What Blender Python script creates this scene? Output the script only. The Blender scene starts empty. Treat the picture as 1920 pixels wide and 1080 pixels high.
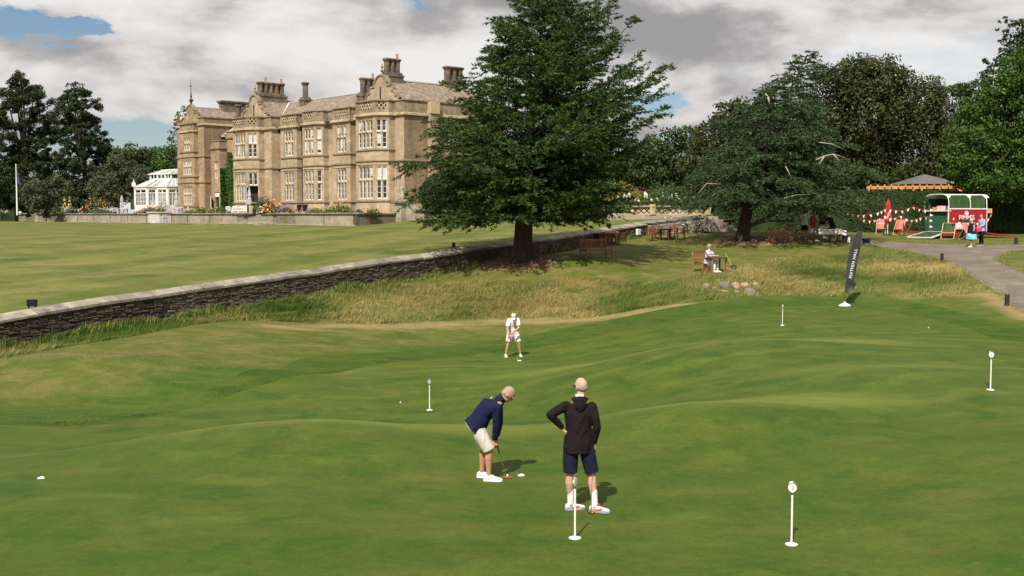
import bpy, bmesh, math, random
import numpy as np
from mathutils import Vector, Matrix, noise as mnoise
from mathutils.geometry import delaunay_2d_cdt
random.seed(7); rng = np.random.default_rng(7)
R = math.radians
S = bpy.context.scene
C = S.collection

# ---------------------------------------------------------------- camera (at the origin, about 4 m above the near green)
F = 2100.0; PITCH = R(3.76)
cd = bpy.data.cameras.new('camera'); cam = bpy.data.objects.new('camera', cd); C.objects.link(cam)
cd.sensor_width = 36; cd.lens = 36 * F / 1920; cd.clip_start = 0.5; cd.clip_end = 6000
cam.location = (0, 0, 0); cam.rotation_euler = (R(90) - PITCH, 0, 0)
S.camera = cam
# ---------------------------------------------------------------- sun and sky
SUN_EL = R(48); SUN_DIR = Vector((-0.30 * math.cos(SUN_EL) / 0.9962, -0.95 * math.cos(SUN_EL) / 0.9962, math.sin(SUN_EL))).normalized()
sl = bpy.data.lights.new('sun', 'SUN'); sl.energy = 5.0; sl.angle = R(0.53); sl.color = (1.0, 0.945, 0.86)
so = bpy.data.objects.new('sun', sl); C.objects.link(so)
so.rotation_euler = SUN_DIR.to_track_quat('Z', 'Y').to_euler()
W = bpy.data.worlds.new('World'); S.world = W; W.use_nodes = True
S.view_settings.view_transform = 'Standard'; S.view_settings.look = 'None'
S.view_settings.exposure = 0.32; S.view_settings.gamma = 1.0; S.view_settings.use_curve_mapping = False
S.render.engine = 'CYCLES'
S.cycles.max_bounces = 6; S.cycles.diffuse_bounces = 3; S.cycles.glossy_bounces = 3; S.cycles.transmission_bounces = 4
S.cycles.transparent_max_bounces = 8; S.cycles.caustics_reflective = False; S.cycles.caustics_refractive = False

def world_sky():
    nt = W.node_tree; N = nt.nodes; L = nt.links; N.clear()
    out = N.new('ShaderNodeOutputWorld'); bg = N.new('ShaderNodeBackground'); bg2 = N.new('ShaderNodeBackground')
    mixs = N.new('ShaderNodeMixShader')
    sky = N.new('ShaderNodeTexSky'); sky.sky_type = 'NISHITA'; sky.sun_disc = False
    sky.sun_elevation = SUN_EL; sky.sun_rotation = math.atan2(SUN_DIR.x, SUN_DIR.y)
    sky.air_density = 1.0; sky.dust_density = 0.6; sky.ozone_density = 3.2
    L.new(sky.outputs[0], bg.inputs[0]); bg.inputs[1].default_value = 0.07
    tc = N.new('ShaderNodeTexCoord')
    sep = N.new('ShaderNodeSeparateXYZ'); L.new(tc.outputs['Generated'], sep.inputs[0])
    def m(op, a, b=None, c=None, clamp=False):
        n = N.new('ShaderNodeMath'); n.operation = op; n.use_clamp = clamp
        for i, v in enumerate((a, b, c)):
            if v is None: continue
            if isinstance(v, (int, float)): n.inputs[i].default_value = v
            else: L.new(v, n.inputs[i])
        return n.outputs[0]
    gv = tc.outputs['Generated']
    def nz(scale, detail, rough, dist, off, stretch=2.3):
        mp = N.new('ShaderNodeMapping'); L.new(gv, mp.inputs[0]); mp.inputs['Location'].default_value = off
        mp.inputs['Scale'].default_value = (1, 1, stretch)
        n = N.new('ShaderNodeTexNoise'); L.new(mp.outputs[0], n.inputs['Vector'])
        n.inputs['Scale'].default_value = scale; n.inputs['Detail'].default_value = detail
        n.inputs['Roughness'].default_value = rough; n.inputs['Distortion'].default_value = dist
        return n.outputs[0]
    def ramp(x, pts, mode='LINEAR'):
        r = N.new('ShaderNodeValToRGB'); L.new(x, r.inputs[0]); e = r.color_ramp.elements
        r.color_ramp.interpolation = mode
        while len(e) > 1: e.remove(e[0])
        e[0].position = pts[0][0]; e[0].color = (*pts[0][1], 1)
        for p, c in pts[1:]:
            q = e.new(p); q.color = (*c, 1)
        return r.outputs[0]
    cover = nz(3.4, 8, 0.58, 0.2, (2.1, 0.7, 0.4))
    wob = m('MULTIPLY', m('SUBTRACT', nz(13, 6, .62, 0.2, (5, 1, 2)), 0.5), 0.085)
    # gaps of blue between the clouds
    for (gx, gy, rad, stg) in ((40, 36, .044, .30), (262, 266, .048, .34), (1228, 192, .028, .2), (1255, 262, .026, .2), (785, 12, .022, .2), (150, 60, .03, .15), (120, 300, .05, .2)):
        d = Vector(((gx - 960) / F, math.cos(PITCH) + (540 - gy) / F * math.sin(PITCH), -math.sin(PITCH) + (540 - gy) / F * math.cos(PITCH))).normalized()
        sb = N.new('ShaderNodeVectorMath'); sb.operation = 'SUBTRACT'; L.new(gv, sb.inputs[0]); sb.inputs[1].default_value = d
        ml = N.new('ShaderNodeVectorMath'); ml.operation = 'MULTIPLY'; L.new(sb.outputs[0], ml.inputs[0]); ml.inputs[1].default_value = (.62, 1, 1.5)
        ln = N.new('ShaderNodeVectorMath'); ln.operation = 'LENGTH'; L.new(ml.outputs[0], ln.inputs[0])
        k = m('SUBTRACT', 1.0, m('DIVIDE', m('ADD', ln.outputs['Value'], wob), rad), clamp=True)
        cover = m('SUBTRACT', cover, m('MULTIPLY', k, stg * 1.45))
    mask = ramp(cover, [(0.29, (0, 0, 0)), (0.36, (.75, .75, .75)), (0.42, (1, 1, 1))], 'EASE')
    off = (7.3, 3.35, 1.2)
    body = nz(3.6, 9, 0.55, 0.25, off); up = nz(3.6, 9, 0.55, 0.25, (off[0], off[1], off[2] + .10))
    big = nz(1.7, 3, 0.5, 0.0, (1.3, 4.2, .3), 2.0)
    lit = m('ADD', m('MULTIPLY', m('SUBTRACT', body, up), 2.7), m('ADD', m('MULTIPLY', m('SUBTRACT', body, .5), .55), m('MULTIPLY', big, .9)))
    col = ramp(lit, [(0.12, (.40, .39, .40)), (0.26, (.50, .485, .485)), (0.38, (.66, .64, .63)), (0.50, (.82, .785, .77)), (0.76, (.98, .965, .95))])
    L.new(col, bg2.inputs[0]); bg2.inputs[1].default_value = 0.70
    L.new(mask, mixs.inputs[0]); L.new(bg.outputs[0], mixs.inputs[1]); L.new(bg2.outputs[0], mixs.inputs[2])
    L.new(mixs.outputs[0], out.inputs[0])
world_sky()

# ---------------------------------------------------------------- helpers
cP, sP = math.cos(PITCH), math.sin(PITCH)
def P(x, y, D):
    """world point at photo pixel x,y and depth D (used to survey the site)"""
    u = (x - 960) / F; v = (540 - y) / F
    return Vector((D * u, D * (cP + v * sP), D * (-sP + v * cP)))

def tag(o, label=None, cat=None, group=None, kind=None):
    if label: o['label'] = label
    if cat: o['category'] = cat
    if group: o['group'] = group
    if kind: o['kind'] = kind
    return o
def thing(name, label, cat, loc=(0, 0, 0), rz=0, group=None, scale=1):
    o = bpy.data.objects.new(name, None); C.objects.link(o); o.empty_display_size = .2
    o.location = loc; o.rotation_euler = (0, 0, rz); o.scale = (scale,) * 3
    return tag(o, label, cat, group)
def copy_tree(o, parent=None):
    c = o.copy(); C.objects.link(c); c.parent = parent
    for ch in list(o.children): copy_tree(ch, c)
    return c
def rotz(a): return Matrix.Rotation(a, 3, 'Z')

class MB:
    """mesh collector"""
    def __init__(s): s.v = []; s.f = []; s.m = []; s.cur = 0; s.M = None
    def add(s, vs, fs):
        b = len(s.v)
        if s.M is not None: vs = [s.M @ Vector(p) for p in vs]
        s.v.extend([tuple(p) for p in vs]); s.f.extend([tuple(i + b for i in f) for f in fs]); s.m.extend([s.cur] * len(fs))
    def box(s, c, d, rz=0, rx=0, ry=0, taper=1.0):
        x, y, z = d[0] / 2, d[1] / 2, d[2] / 2; t = taper
        vs = [(-x, -y, -z), (x, -y, -z), (x, y, -z), (-x, y, -z), (-x * t, -y * t, z), (x * t, -y * t, z), (x * t, y * t, z), (-x * t, y * t, z)]
        M = Matrix.Rotation(rz, 3, 'Z') @ Matrix.Rotation(ry, 3, 'Y') @ Matrix.Rotation(rx, 3, 'X'); c = Vector(c)
        s.add([M @ Vector(p) + c for p in vs], [(3, 2, 1, 0), (4, 5, 6, 7), (0, 1, 5, 4), (1, 2, 6, 5), (2, 3, 7, 6), (3, 0, 4, 7)])
    def bar(s, a, b, w, h, up=(0, 0, 1)):
        a, b = Vector(a), Vector(b); d = (b - a).normalized(); up = Vector(up)
        if abs(d.dot(up)) > .99: up = Vector((0, 1, 0))
        r = d.cross(up).normalized(); q = r.cross(d)
        vs = []
        for p in (a, b):
            for i, j in ((-1, -1), (1, -1), (1, 1), (-1, 1)): vs.append(p + r * (w / 2 * i) + q * (h / 2 * j))
        s.add(vs, [(0, 1, 2, 3), (7, 6, 5, 4), (0, 4, 5, 1), (1, 5, 6, 2), (2, 6, 7, 3), (3, 7, 4, 0)])
    def tube(s, pts, rs, n=10, cap=True):
        pts = [Vector(p) for p in pts]
        if not hasattr(rs, '__len__'): rs = [rs] * len(pts)
        vs = []; fs = []; prev = None
        for i, p in enumerate(pts):
            d = (pts[min(i + 1, len(pts) - 1)] - pts[max(i - 1, 0)]).normalized()
            if prev is None:
                r = d.cross(Vector((0, 0, 1)));
                if r.length < .1: r = d.cross(Vector((0, 1, 0)))
                r.normalize()
            else:
                r = prev - d * prev.dot(d); r.normalize()
            prev = r; q = d.cross(r)
            for k in range(n):
                a = 2 * math.pi * k / n; vs.append(p + (r * math.cos(a) + q * math.sin(a)) * rs[i])
        for i in range(len(pts) - 1):
            for k in range(n):
                k2 = (k + 1) % n; fs.append((i * n + k, i * n + k2, (i + 1) * n + k2, (i + 1) * n + k))
        if cap: fs.append(tuple(reversed(range(n)))); fs.append(tuple(range((len(pts) - 1) * n, len(pts) * n)))
        s.add(vs, fs)
    def lathe(s, prof, c=(0, 0, 0), n=16, sx=1, sy=1, cap=True):
        vs = []; fs = []
        for r, z in prof:
            for k in range(n):
                a = 2 * math.pi * k / n; vs.append((c[0] + r * math.cos(a) * sx, c[1] + r * math.sin(a) * sy, c[2] + z))
        for i in range(len(prof) - 1):
            for k in range(n):
                k2 = (k + 1) % n; fs.append((i * n + k, i * n + k2, (i + 1) * n + k2, (i + 1) * n + k))
        if cap: fs.append(tuple(reversed(range(n)))); fs.append(tuple(range((len(prof) - 1) * n, len(prof) * n)))
        s.add(vs, fs)
    def prism(s, poly, z0, z1, M=None):
        """poly: list of 2D points (ccw), extruded z0..z1"""
        n = len(poly); vs = [Vector((p[0], p[1], z0)) for p in poly] + [Vector((p[0], p[1], z1)) for p in poly]
        if M is not None: vs = [M @ v for v in vs]
        s.add(vs, [tuple(reversed(range(n))), tuple(range(n, 2 * n))] + [(i, (i + 1) % n, n + (i + 1) % n, n + i) for i in range(n)])
    def ball(s, c, r, n=12, m=8, sc=(1, 1, 1), rot=None):
        vs = []; fs = []; c = Vector(c)
        for j in range(1, m):
            ph = math.pi * j / m
            for k in range(n):
                a = 2 * math.pi * k / n; p = Vector((r * math.sin(ph) * math.cos(a) * sc[0], r * math.sin(ph) * math.sin(a) * sc[1], r * math.cos(ph) * sc[2]))
                if rot is not None: p = rot @ p
                vs.append(c + p)
        t = Vector((0, 0, r * sc[2])); b = -t
        if rot is not None: t = rot @ t; b = rot @ b
        vs += [c + t, c + b]; T = len(vs) - 2; B = T + 1
        for j in range(m - 2):
            for k in range(n):
                k2 = (k + 1) % n; fs.append((j * n + k, (j + 1) * n + k, (j + 1) * n + k2, j * n + k2))
        for k in range(n):
            k2 = (k + 1) % n; fs.append((T, k, k2)); fs.append((B, (m - 2) * n + k2, (m - 2) * n + k))
        s.add(vs, fs)
    def quad(s, a, b, c, d): s.add([a, b, c, d], [(0, 1, 2, 3)])
    def build(s, name, mats, parent=None, smooth=False, bevel=0, bseg=1, solid=0):
        me = bpy.data.meshes.new(name); me.from_pydata(s.v, [], s.f)
        if not isinstance(mats, (list, tuple)): mats = [mats]
        for m in mats: me.materials.append(m)
        if any(s.m): me.polygons.foreach_set('material_index', s.m)
        if smooth: me.polygons.foreach_set('use_smooth', [True] * len(me.polygons))
        me.update()
        o = bpy.data.objects.new(name, me); C.objects.link(o); o.parent = parent
        if solid:
            md = o.modifiers.new('s', 'SOLIDIFY'); md.thickness = solid; md.offset = 0
        if bevel:
            md = o.modifiers.new('b', 'BEVEL'); md.width = bevel; md.segments = bseg; md.limit_method = 'ANGLE'; md.angle_limit = R(50)
        return o

def np_mesh(name, verts, faces, mats, parent=None, k=3, matidx=None, smooth=False):
    """fast mesh from numpy arrays, faces all k-gons"""
    me = bpy.data.meshes.new(name); nf = len(faces)
    me.vertices.add(len(verts)); me.vertices.foreach_set('co', np.asarray(verts, np.float32).ravel())
    me.loops.add(nf * k); me.loops.foreach_set('vertex_index', np.asarray(faces, np.int32).ravel())
    me.polygons.add(nf); me.polygons.foreach_set('loop_start', np.arange(0, nf * k, k, dtype=np.int32))
    if not isinstance(mats, (list, tuple)): mats = [mats]
    for m in mats: me.materials.append(m)
    if matidx is not None: me.polygons.foreach_set('material_index', np.asarray(matidx, np.int32))
    if smooth: me.polygons.foreach_set('use_smooth', np.ones(nf, bool))
    me.update(calc_edges=True)
    o = bpy.data.objects.new(name, me); C.objects.link(o); o.parent = parent
    return o
# ---------------------------------------------------------------- materials
def new_mat(name):
    m = bpy.data.materials.new(name); m.use_nodes = True; nt = m.node_tree
    b = nt.nodes['Principled BSDF']; return m, nt, b
class NB:
    """tiny node helper"""
    def __init__(s, nt, coord='Object'):
        s.nt = nt; s.N = nt.nodes; s.L = nt.links; tc = s.N.new('ShaderNodeTexCoord')
        s.co = tc.outputs[coord] if coord != 'World' else s.N.new('ShaderNodeNewGeometry').outputs['Position']
    def lk(s, v, i):
        if isinstance(v, (int, float)): i.default_value = v
        elif isinstance(v, tuple): i.default_value = v if len(v) == 4 or len(i.default_value) == 3 else (*v, 1)
        else: s.L.new(v, i)
    def map(s, loc=(0, 0, 0), rot=(0, 0, 0), sc=(1, 1, 1), v=None):
        n = s.N.new('ShaderNodeMapping'); s.L.new(v if v is not None else s.co, n.inputs[0])
        n.inputs['Location'].default_value = loc; n.inputs['Rotation'].default_value = rot; n.inputs['Scale'].default_value = sc
        return n.outputs[0]
    def noise(s, scale, detail=4, rough=.55, dist=0, v=None, col=False):
        n = s.N.new('ShaderNodeTexNoise'); s.L.new(v if v is not None else s.co, n.inputs['Vector'])
        n.inputs['Scale'].default_value = scale; n.inputs['Detail'].default_value = detail; n.inputs['Roughness'].default_value = rough
        n.inputs['Distortion'].default_value = dist; return n.outputs[1 if col else 0]
    def voro(s, scale, v=None, out=0, feat='F1'):
        n = s.N.new('ShaderNodeTexVoronoi'); s.L.new(v if v is not None else s.co, n.inputs['Vector']); n.feature = feat
        n.inputs['Scale'].default_value = scale; return n.outputs[out]
    def ramp(s, x, pts):
        r = s.N.new('ShaderNodeValToRGB'); s.L.new(x, r.inputs[0]); e = r.color_ramp.elements
        while len(e) > 1: e.remove(e[0])
        def c4(c): return (c, c, c, 1) if isinstance(c, (int, float)) else (*c, 1)
        e[0].position = pts[0][0]; e[0].color = c4(pts[0][1])
        for p, c in pts[1:]: e.new(p).color = c4(c)
        return r.outputs[0]
    def mix(s, f, a, b, mode='MIX'):
        n = s.N.new('ShaderNodeMix'); n.data_type = 'RGBA'; n.blend_type = mode
        s.lk(f, n.inputs[0]); s.lk(a, n.inputs[6]); s.lk(b, n.inputs[7]); return n.outputs[2]
    def math(s, op, a, b=0.0, clamp=False):
        n = s.N.new('ShaderNodeMath'); n.operation = op; n.use_clamp = clamp; s.lk(a, n.inputs[0]); s.lk(b, n.inputs[1]); return n.outputs[0]
    def sep(s, v): n = s.N.new('ShaderNodeSeparateXYZ'); s.L.new(v, n.inputs[0]); return n.outputs
    def comb(s, x, y, z=0.0):
        n = s.N.new('ShaderNodeCombineXYZ'); s.lk(x, n.inputs[0]); s.lk(y, n.inputs[1]); s.lk(z, n.inputs[2]); return n.outputs[0]
    def bump(s, h, strength=.3, dist=.02):
        n = s.N.new('ShaderNodeBump'); n.inputs['Strength'].default_value = strength; n.inputs['Distance'].default_value = dist
        s.L.new(h, n.inputs['Height']); return n.outputs[0]
    def rnd(s):
        return s.N.new('ShaderNodeObjectInfo').outputs['Random']

def mk(name, c1, c2=None, scale=3, rough=.7, bump=0, bscale=None, metal=0, spec=None, c3=None, s3=.6, coord='Object', sheen=0, detail=5, vary=0, stretch=(1, 1, 1)):
    m, nt, b = new_mat(name); b.inputs['Roughness'].default_value = rough; b.inputs['Metallic'].default_value = metal
    if spec is not None: b.inputs['Specular IOR Level'].default_value = spec
    k = NB(nt, coord)
    v = k.map(sc=stretch)
    if c2 is None: c2 = tuple(x * .8 for x in c1)
    col = k.mix(k.ramp(k.noise(scale, detail, .6, v=v), [(.3, 0.), (.7, 1.)]), (*c1, 1), (*c2, 1))
    if c3 is not None: col = k.mix(k.ramp(k.noise(s3, 6, .6), [(.45, 0.), (.65, 1.)]), col, (*c3, 1))
    if vary:
        col = k.mix(1.0, col, k.ramp(k.rnd(), [(0, 1 - vary), (1, 1 + vary * .6)]), 'MULTIPLY')
    nt.links.new(col, b.inputs['Base Color'])
    if bump: nt.links.new(k.bump(k.noise(bscale or scale * 4, 5, .6, v=v), bump, .02), b.inputs['Normal'])
    if sheen: b.inputs['Sheen Weight'].default_value = sheen
    return m

M = {}
def green_mat():
    m, nt, b = new_mat('putting_turf'); k = NB(nt)
    b.inputs['Roughness'].default_value = .75; b.inputs['Specular IOR Level'].default_value = .2
    x, y, z = k.sep(k.co)
    warp = k.math('MULTIPLY', k.math('SUBTRACT', k.noise(.10, 4, .55), .5), 8.0)
    a = k.math('ADD', k.math('ADD', y, k.math('MULTIPLY', x, -.38)), warp)
    st = k.math('SINE', k.math('MULTIPLY', a, 4.4))
    stripe = k.ramp(st, [(.0, 0.), (.40, .1), (.60, .9), (1, 1.)])
    w = k.ramp(k.noise(.22, 4, .55, v=k.map(loc=(9, 0, 0))), [(.30, .2), (.55, 1.)])
    w = k.math('MULTIPLY', w, k.ramp(k.math('DIVIDE', k.math('ADD', y, k.math('MULTIPLY', x, .5)), 50.0), [(.34, .10), (.62, .75)]))
    patch = k.noise(.55, 7, .62, .6, v=k.map(loc=(2, 8, 0), sc=(.9, .75, 1)))
    w = k.math('MAXIMUM', w, k.math('MULTIPLY', k.ramp(patch, [(.42, 0.), (.62, .55)]), .8))
    st2 = k.math('ADD', k.math('MULTIPLY', stripe, .75), .25)
    col = k.mix(k.math('MULTIPLY', st2, w), (.054, .086, .0060, 1), (.098, .130, .017, 1))
    blot = k.noise(1.25, 8, .68, .5, v=k.map(sc=(.85, .7, 1), rot=(0, 0, .4)))
    col = k.mix(k.ramp(blot, [(.38, 1.), (.48, .35), (.62, 0.)]), col, (.034, .074, .004, 1))
    dry = k.noise(.85, 8, .66, v=k.map(loc=(31, 7, 0), sc=(.6, .95, 1)))
    col = k.mix(k.ramp(dry, [(.50, 0.), (.70, .5)]), col, (.110, .108, .020, 1))
    fine = k.noise(48, 3, .75); mid = k.noise(11, 6, .75); sc = k.noise(3.2, 6, .7, v=k.map(sc=(.5, 1, 1), rot=(0, 0, .5)))
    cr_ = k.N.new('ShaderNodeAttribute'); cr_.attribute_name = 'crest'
    col = k.mix(k.ramp(cr_.outputs['Fac'], [(.12, 0.), (.5, .75), (.8, .55), (1, .45)]), col, k.mix(k.noise(2.5, 6, .7, v=k.map(sc=(.3, 1.3, 1))), (.115, .150, .020, 1), (.185, .195, .042, 1)))  # sunlit look of the mound crests painted in as a lighter turf colour
    for f, n, lo, hi in ((.85, fine, .40, 1.60), (.75, mid, .45, 1.55), (.6, sc, .5, 1.5)):
        col = k.mix(f, col, k.mix(n, (lo, lo * 1.03, lo, 1), (hi, hi * .99, hi * .95, 1)), 'MULTIPLY')
    nt.links.new(col, b.inputs['Base Color'])
    nt.links.new(k.bump(k.math('ADD', k.noise(70, 3, .7), k.math('MULTIPLY', mid, .8)), .55, .015), b.inputs['Normal'])
    return m
def turf(name, c1, c2, c3, s=.35, dryamt=.6, grain=22, stretch=(.8, 1.1, 1), rot=.25, gs=.6, band=0, moist=0):
    m, nt, b = new_mat(name); k = NB(nt); b.inputs['Roughness'].default_value = .85; b.inputs['Specular IOR Level'].default_value = .15
    v = k.map(sc=stretch, rot=(0, 0, rot))
    n1 = k.noise(s, 9, .7, .4, v=v)
    col = k.mix(k.ramp(n1, [(.38, 0.), (.60, 1.)]), (*c1, 1), (*c2, 1))
    n2 = k.noise(s * 1.9, 9, .72, .3, v=k.map(loc=(13, 5, 0), sc=stretch, rot=(0, 0, rot)))
    col = k.mix(k.ramp(n2, [(.46, 0.), (.62, dryamt)]), col, (*c3, 1))
    if band:
        x, y, z = k.sep(k.co)
        a = k.math('ADD', k.math('MULTIPLY', x, .743), k.math('MULTIPLY', y, .669))
        a = k.math('ADD', a, k.math('MULTIPLY', k.noise(.05, 3), 5.0))
        a2 = k.math('ADD', k.math('MULTIPLY', x, -.9), k.math('MULTIPLY', y, .43))
        col = k.mix(k.math('MULTIPLY', k.ramp(k.math('SINE', k.math('MULTIPLY', a, 1.3)), [(.2, 0.), (.8, 1.)]), band), col, (c2[0] * 1.2, c2[1] * 1.15, c2[2] * 1.3, 1))
        col = k.mix(k.math('MULTIPLY', k.ramp(k.math('SINE', k.math('MULTIPLY', a2, .8)), [(.3, 0.), (.7, 1.)]), band * .7), col, (c1[0] * .85, c1[1] * .9, c1[2] * .8, 1))
    if moist:
        at_ = k.N.new('ShaderNodeAttribute'); at_.attribute_name = 'moist'
        w_ = k.math('ADD', at_.outputs['Fac'], k.math('MULTIPLY', k.math('SUBTRACT', k.noise(.9, 7, .7, .3, v=k.map(sc=(.5, 1.1, 1), rot=(0, 0, .3))), .5), 1.5))
        gm = k.mix(k.ramp(k.noise(1.6, 6, .65, .3, v=k.map(sc=(.3, 1.2, 1), rot=(0, 0, .25))), [(.35, 0.), (.65, 1.)]), (.032, .080, .006, 1), (.072, .120, .014, 1))
        col = k.mix(k.ramp(w_, [(.12, 0.), (.75, .92)]), col, gm)
        ad_ = k.N.new('ShaderNodeAttribute'); ad_.attribute_name = 'dry'
        wd = k.math('ADD', ad_.outputs['Fac'], k.math('MULTIPLY', k.math('SUBTRACT', k.noise(1.4, 7, .7, .3, v=k.map(sc=(.35, 1.1, 1), rot=(0, 0, .15))), .5), 1.8))
        col = k.mix(k.ramp(wd, [(.35, 0.), (.9, .9)]), col, k.mix(k.noise(3, 5, .7), (.20, .15, .065, 1), (.33, .25, .125, 1)))
    g = k.noise(grain, 4, .75); g2 = k.noise(grain * .22, 6, .75); g3 = k.noise(grain * .06, 7, .72, v=k.map(loc=(4, 4, 4)))
    for f, n, lo, hi in ((gs, g, .35, 1.65), (gs, g2, .4, 1.6), (gs * .9, g3, .5, 1.5)):
        col = k.mix(f, col, k.mix(n, (lo, lo * 1.04, lo, 1), (hi, hi * .98, hi * .93, 1)), 'MULTIPLY')
    nt.links.new(col, b.inputs['Base Color'])
    nt.links.new(k.bump(k.math('ADD', g, g2), .8, .04), b.inputs['Normal'])
    return m
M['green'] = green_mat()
M['fringe'] = turf('fringe_turf', (.030, .075, .006), (.060, .105, .012), (.10, .10, .027), dryamt=.45, grain=26, s=.8, moist=0)
M['rough'] = turf('mown_rough_turf', (.062, .096, .011), (.115, .122, .024), (.185, .148, .06), dryamt=.8, s=.5, moist=1)
M['bank'] = turf('bank_turf', (.050, .078, .014), (.11, .105, .03), (.22, .155, .06), dryamt=.8, grain=14, gs=.8, s=.5, moist=1)
M['dry'] = turf('dry_turf', (.17, .14, .055), (.26, .20, .10), (.32, .25, .14), dryamt=.6, s=.9)
M['lawn'] = turf('lawn_turf', (.064, .096, .012), (.128, .140, .032), (.24, .19, .085), dryamt=.6, s=.30, stretch=(.6, 1.0, 1), rot=.7, grain=16, band=.55)
M['meadow'] = turf('far_turf', (.05, .07, .015), (.08, .095, .025), (.13, .12, .05), s=.1)
def path_mat():
    m, nt, b = new_mat('tarmac_path'); k = NB(nt); b.inputs['Roughness'].default_value = .9
    col = k.mix(k.ramp(k.noise(.7, 8, .68), [(.35, 0.), (.65, 1.)]), (.120, .098, .072, 1), (.195, .162, .122, 1))
    col = k.mix(k.ramp(k.noise(1.6, 8, .7, v=k.map(loc=(5, 1, 0))), [(.52, 0.), (.66, .7)]), col, (.10, .086, .07, 1))
    col = k.mix(k.ramp(k.noise(.5, 8, .7, v=k.map(loc=(15, 1, 0))), [(.55, 0.), (.7, .6)]), col, (.30, .25, .19, 1))
    for sc_ in (60, 14): col = k.mix(.7, col, k.mix(k.noise(sc_, 4, .8), (.5, .5, .5, 1), (1.5, 1.5, 1.5, 1)), 'MULTIPLY')
    nt.links.new(col, b.inputs['Base Color']); nt.links.new(k.bump(k.noise(40, 4, .8), .8, .03), b.inputs['Normal'])
    return m
M['path'] = path_mat()
M['mulch'] = mk('bark_mulch', (.22, .125, .06), (.12, .06, .03), scale=9, rough=.9, bump=1, bscale=25, c3=(.36, .24, .13), s3=7)
M['bark_fresh'] = mk('bark_chips', (.42, .30, .17), (.25, .15, .08), scale=9, rough=.9, bump=1, bscale=25, c3=(.5, .38, .24), s3=7)

def ashlar(name, c1, c2, c3, bw=.75, bh=.34, streak=.5, mortar=.006, dirt=(.16, .12, .08), coord='Object'):
    """dressed stone: block to block colour, weather streaks. Blocks are below ten photo pixels on the house."""
    m, nt, b = new_mat(name); k = NB(nt, coord); b.inputs['Roughness'].default_value = .88; b.inputs['Specular IOR Level'].default_value = .2
    x, y, z = k.sep(k.co); geo = k.N.new('ShaderNodeNewGeometry')
    v = k.comb(k.math('ADD', x, y), z)
    br = k.N.new('ShaderNodeTexBrick'); k.L.new(v, br.inputs['Vector']); br.inputs['Scale'].default_value = 1
    br.inputs['Brick Width'].default_value = bw; br.inputs['Row Height'].default_value = bh; br.inputs['Mortar Size'].default_value = mortar
    br.inputs['Color1'].default_value = (0, 0, 0, 1); br.inputs['Color2'].default_value = (1, 1, 1, 1); br.inputs['Mortar'].default_value = (.3, .3, .3, 1)
    br.inputs['Mortar Smooth'].default_value = .3; br.inputs['Bias'].default_value = 0
    col = k.mix(br.outputs[0], (*c1, 1), (*c2, 1))
    big = k.noise(.35, 6, .65, .5)
    col = k.mix(k.ramp(big, [(.42, 0.), (.68, .8)]), col, (*c3, 1))
    sv = k.map(sc=(2.2, 2.2, .16)); stn = k.noise(1.0, 6, .65, v=sv)
    col = k.mix(k.math('MULTIPLY', k.ramp(stn, [(.50, 0.), (.72, 1.)]), streak), col, (*dirt, 1))
    col = k.mix(.8, col, k.mix(k.noise(5, 7, .78), (.5, .48, .45, 1), (1.45, 1.45, 1.45, 1)), 'MULTIPLY')
    col = k.mix(.7, col, k.mix(k.noise(.9, 5, .7, v=k.map(sc=(1, 1, 2.2), loc=(3, 3, 3))), (.6, .57, .53, 1), (1.35, 1.36, 1.38, 1)), 'MULTIPLY')
    col = k.mix(k.math('MULTIPLY', br.outputs[1], .7), col, (c1[0] * .5, c1[1] * .45, c1[2] * .4, 1))
    nt.links.new(col, b.inputs['Base Color'])
    nt.links.new(k.bump(k.math('ADD', k.math('MULTIPLY', br.outputs[1], -1.0), k.math('MULTIPLY', k.noise(9, 5, .7), .5)), .4, .02), b.inputs['Normal'])
    return m
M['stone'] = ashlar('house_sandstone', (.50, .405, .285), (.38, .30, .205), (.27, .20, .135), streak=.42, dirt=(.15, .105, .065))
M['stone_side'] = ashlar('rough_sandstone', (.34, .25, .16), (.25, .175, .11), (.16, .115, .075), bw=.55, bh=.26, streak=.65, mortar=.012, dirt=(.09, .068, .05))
M['stone_tower'] = ashlar('tower_sandstone', (.47, .355, .225), (.31, .22, .135), (.22, .155, .10), bw=.5, bh=.25, streak=.6, mortar=.01)
M['trim'] = mk('weathered_trim_stone', (.26, .20, .13), (.15, .115, .08), scale=2.2, rough=.9, bump=.4, c3=(.33, .26, .17), s3=1.3)
M['trim_light'] = mk('pale_trim_stone', (.52, .41, .27), (.42, .32, .2), scale=2.2, rough=.9, bump=.3, c3=(.25, .19, .12), s3=.8)
M['chimney'] = mk('sooty_stone', (.13, .10, .075), (.065, .05, .042), scale=1.6, rough=.95, bump=.6, c3=(.2, .155, .1), s3=.9, stretch=(1, 1, .4))
M['terrace'] = ashlar('terrace_stone', (.42, .37, .285), (.33, .285, .215), (.22, .19, .145), bw=.9, bh=.28, streak=.5, dirt=(.20, .175, .14))
M['terrace_dark'] = ashlar('terrace_stone_dark', (.24, .20, .14), (.18, .145, .10), (.12, .10, .07), bw=.7, bh=.28, streak=.6)  # darker tone of the terrace stone for returns, set-back lengths and cores
M['coping'] = mk('coping_stone', (.33, .295, .235), (.22, .195, .155), scale=2.4, rough=.92, bump=.9, c3=(.15, .13, .10), s3=1.6, vary=.3, coord='World')
M['haha'] = mk('dark_rubble_stone', (.085, .062, .040), (.042, .031, .020), scale=5, rough=.93, bump=.9, c3=(.12, .098, .072), s3=2.0, vary=.6)
M['haha_back'] = mk('dark_joint', (.028, .023, .018), (.018, .015, .012), scale=5, rough=1)
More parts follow.
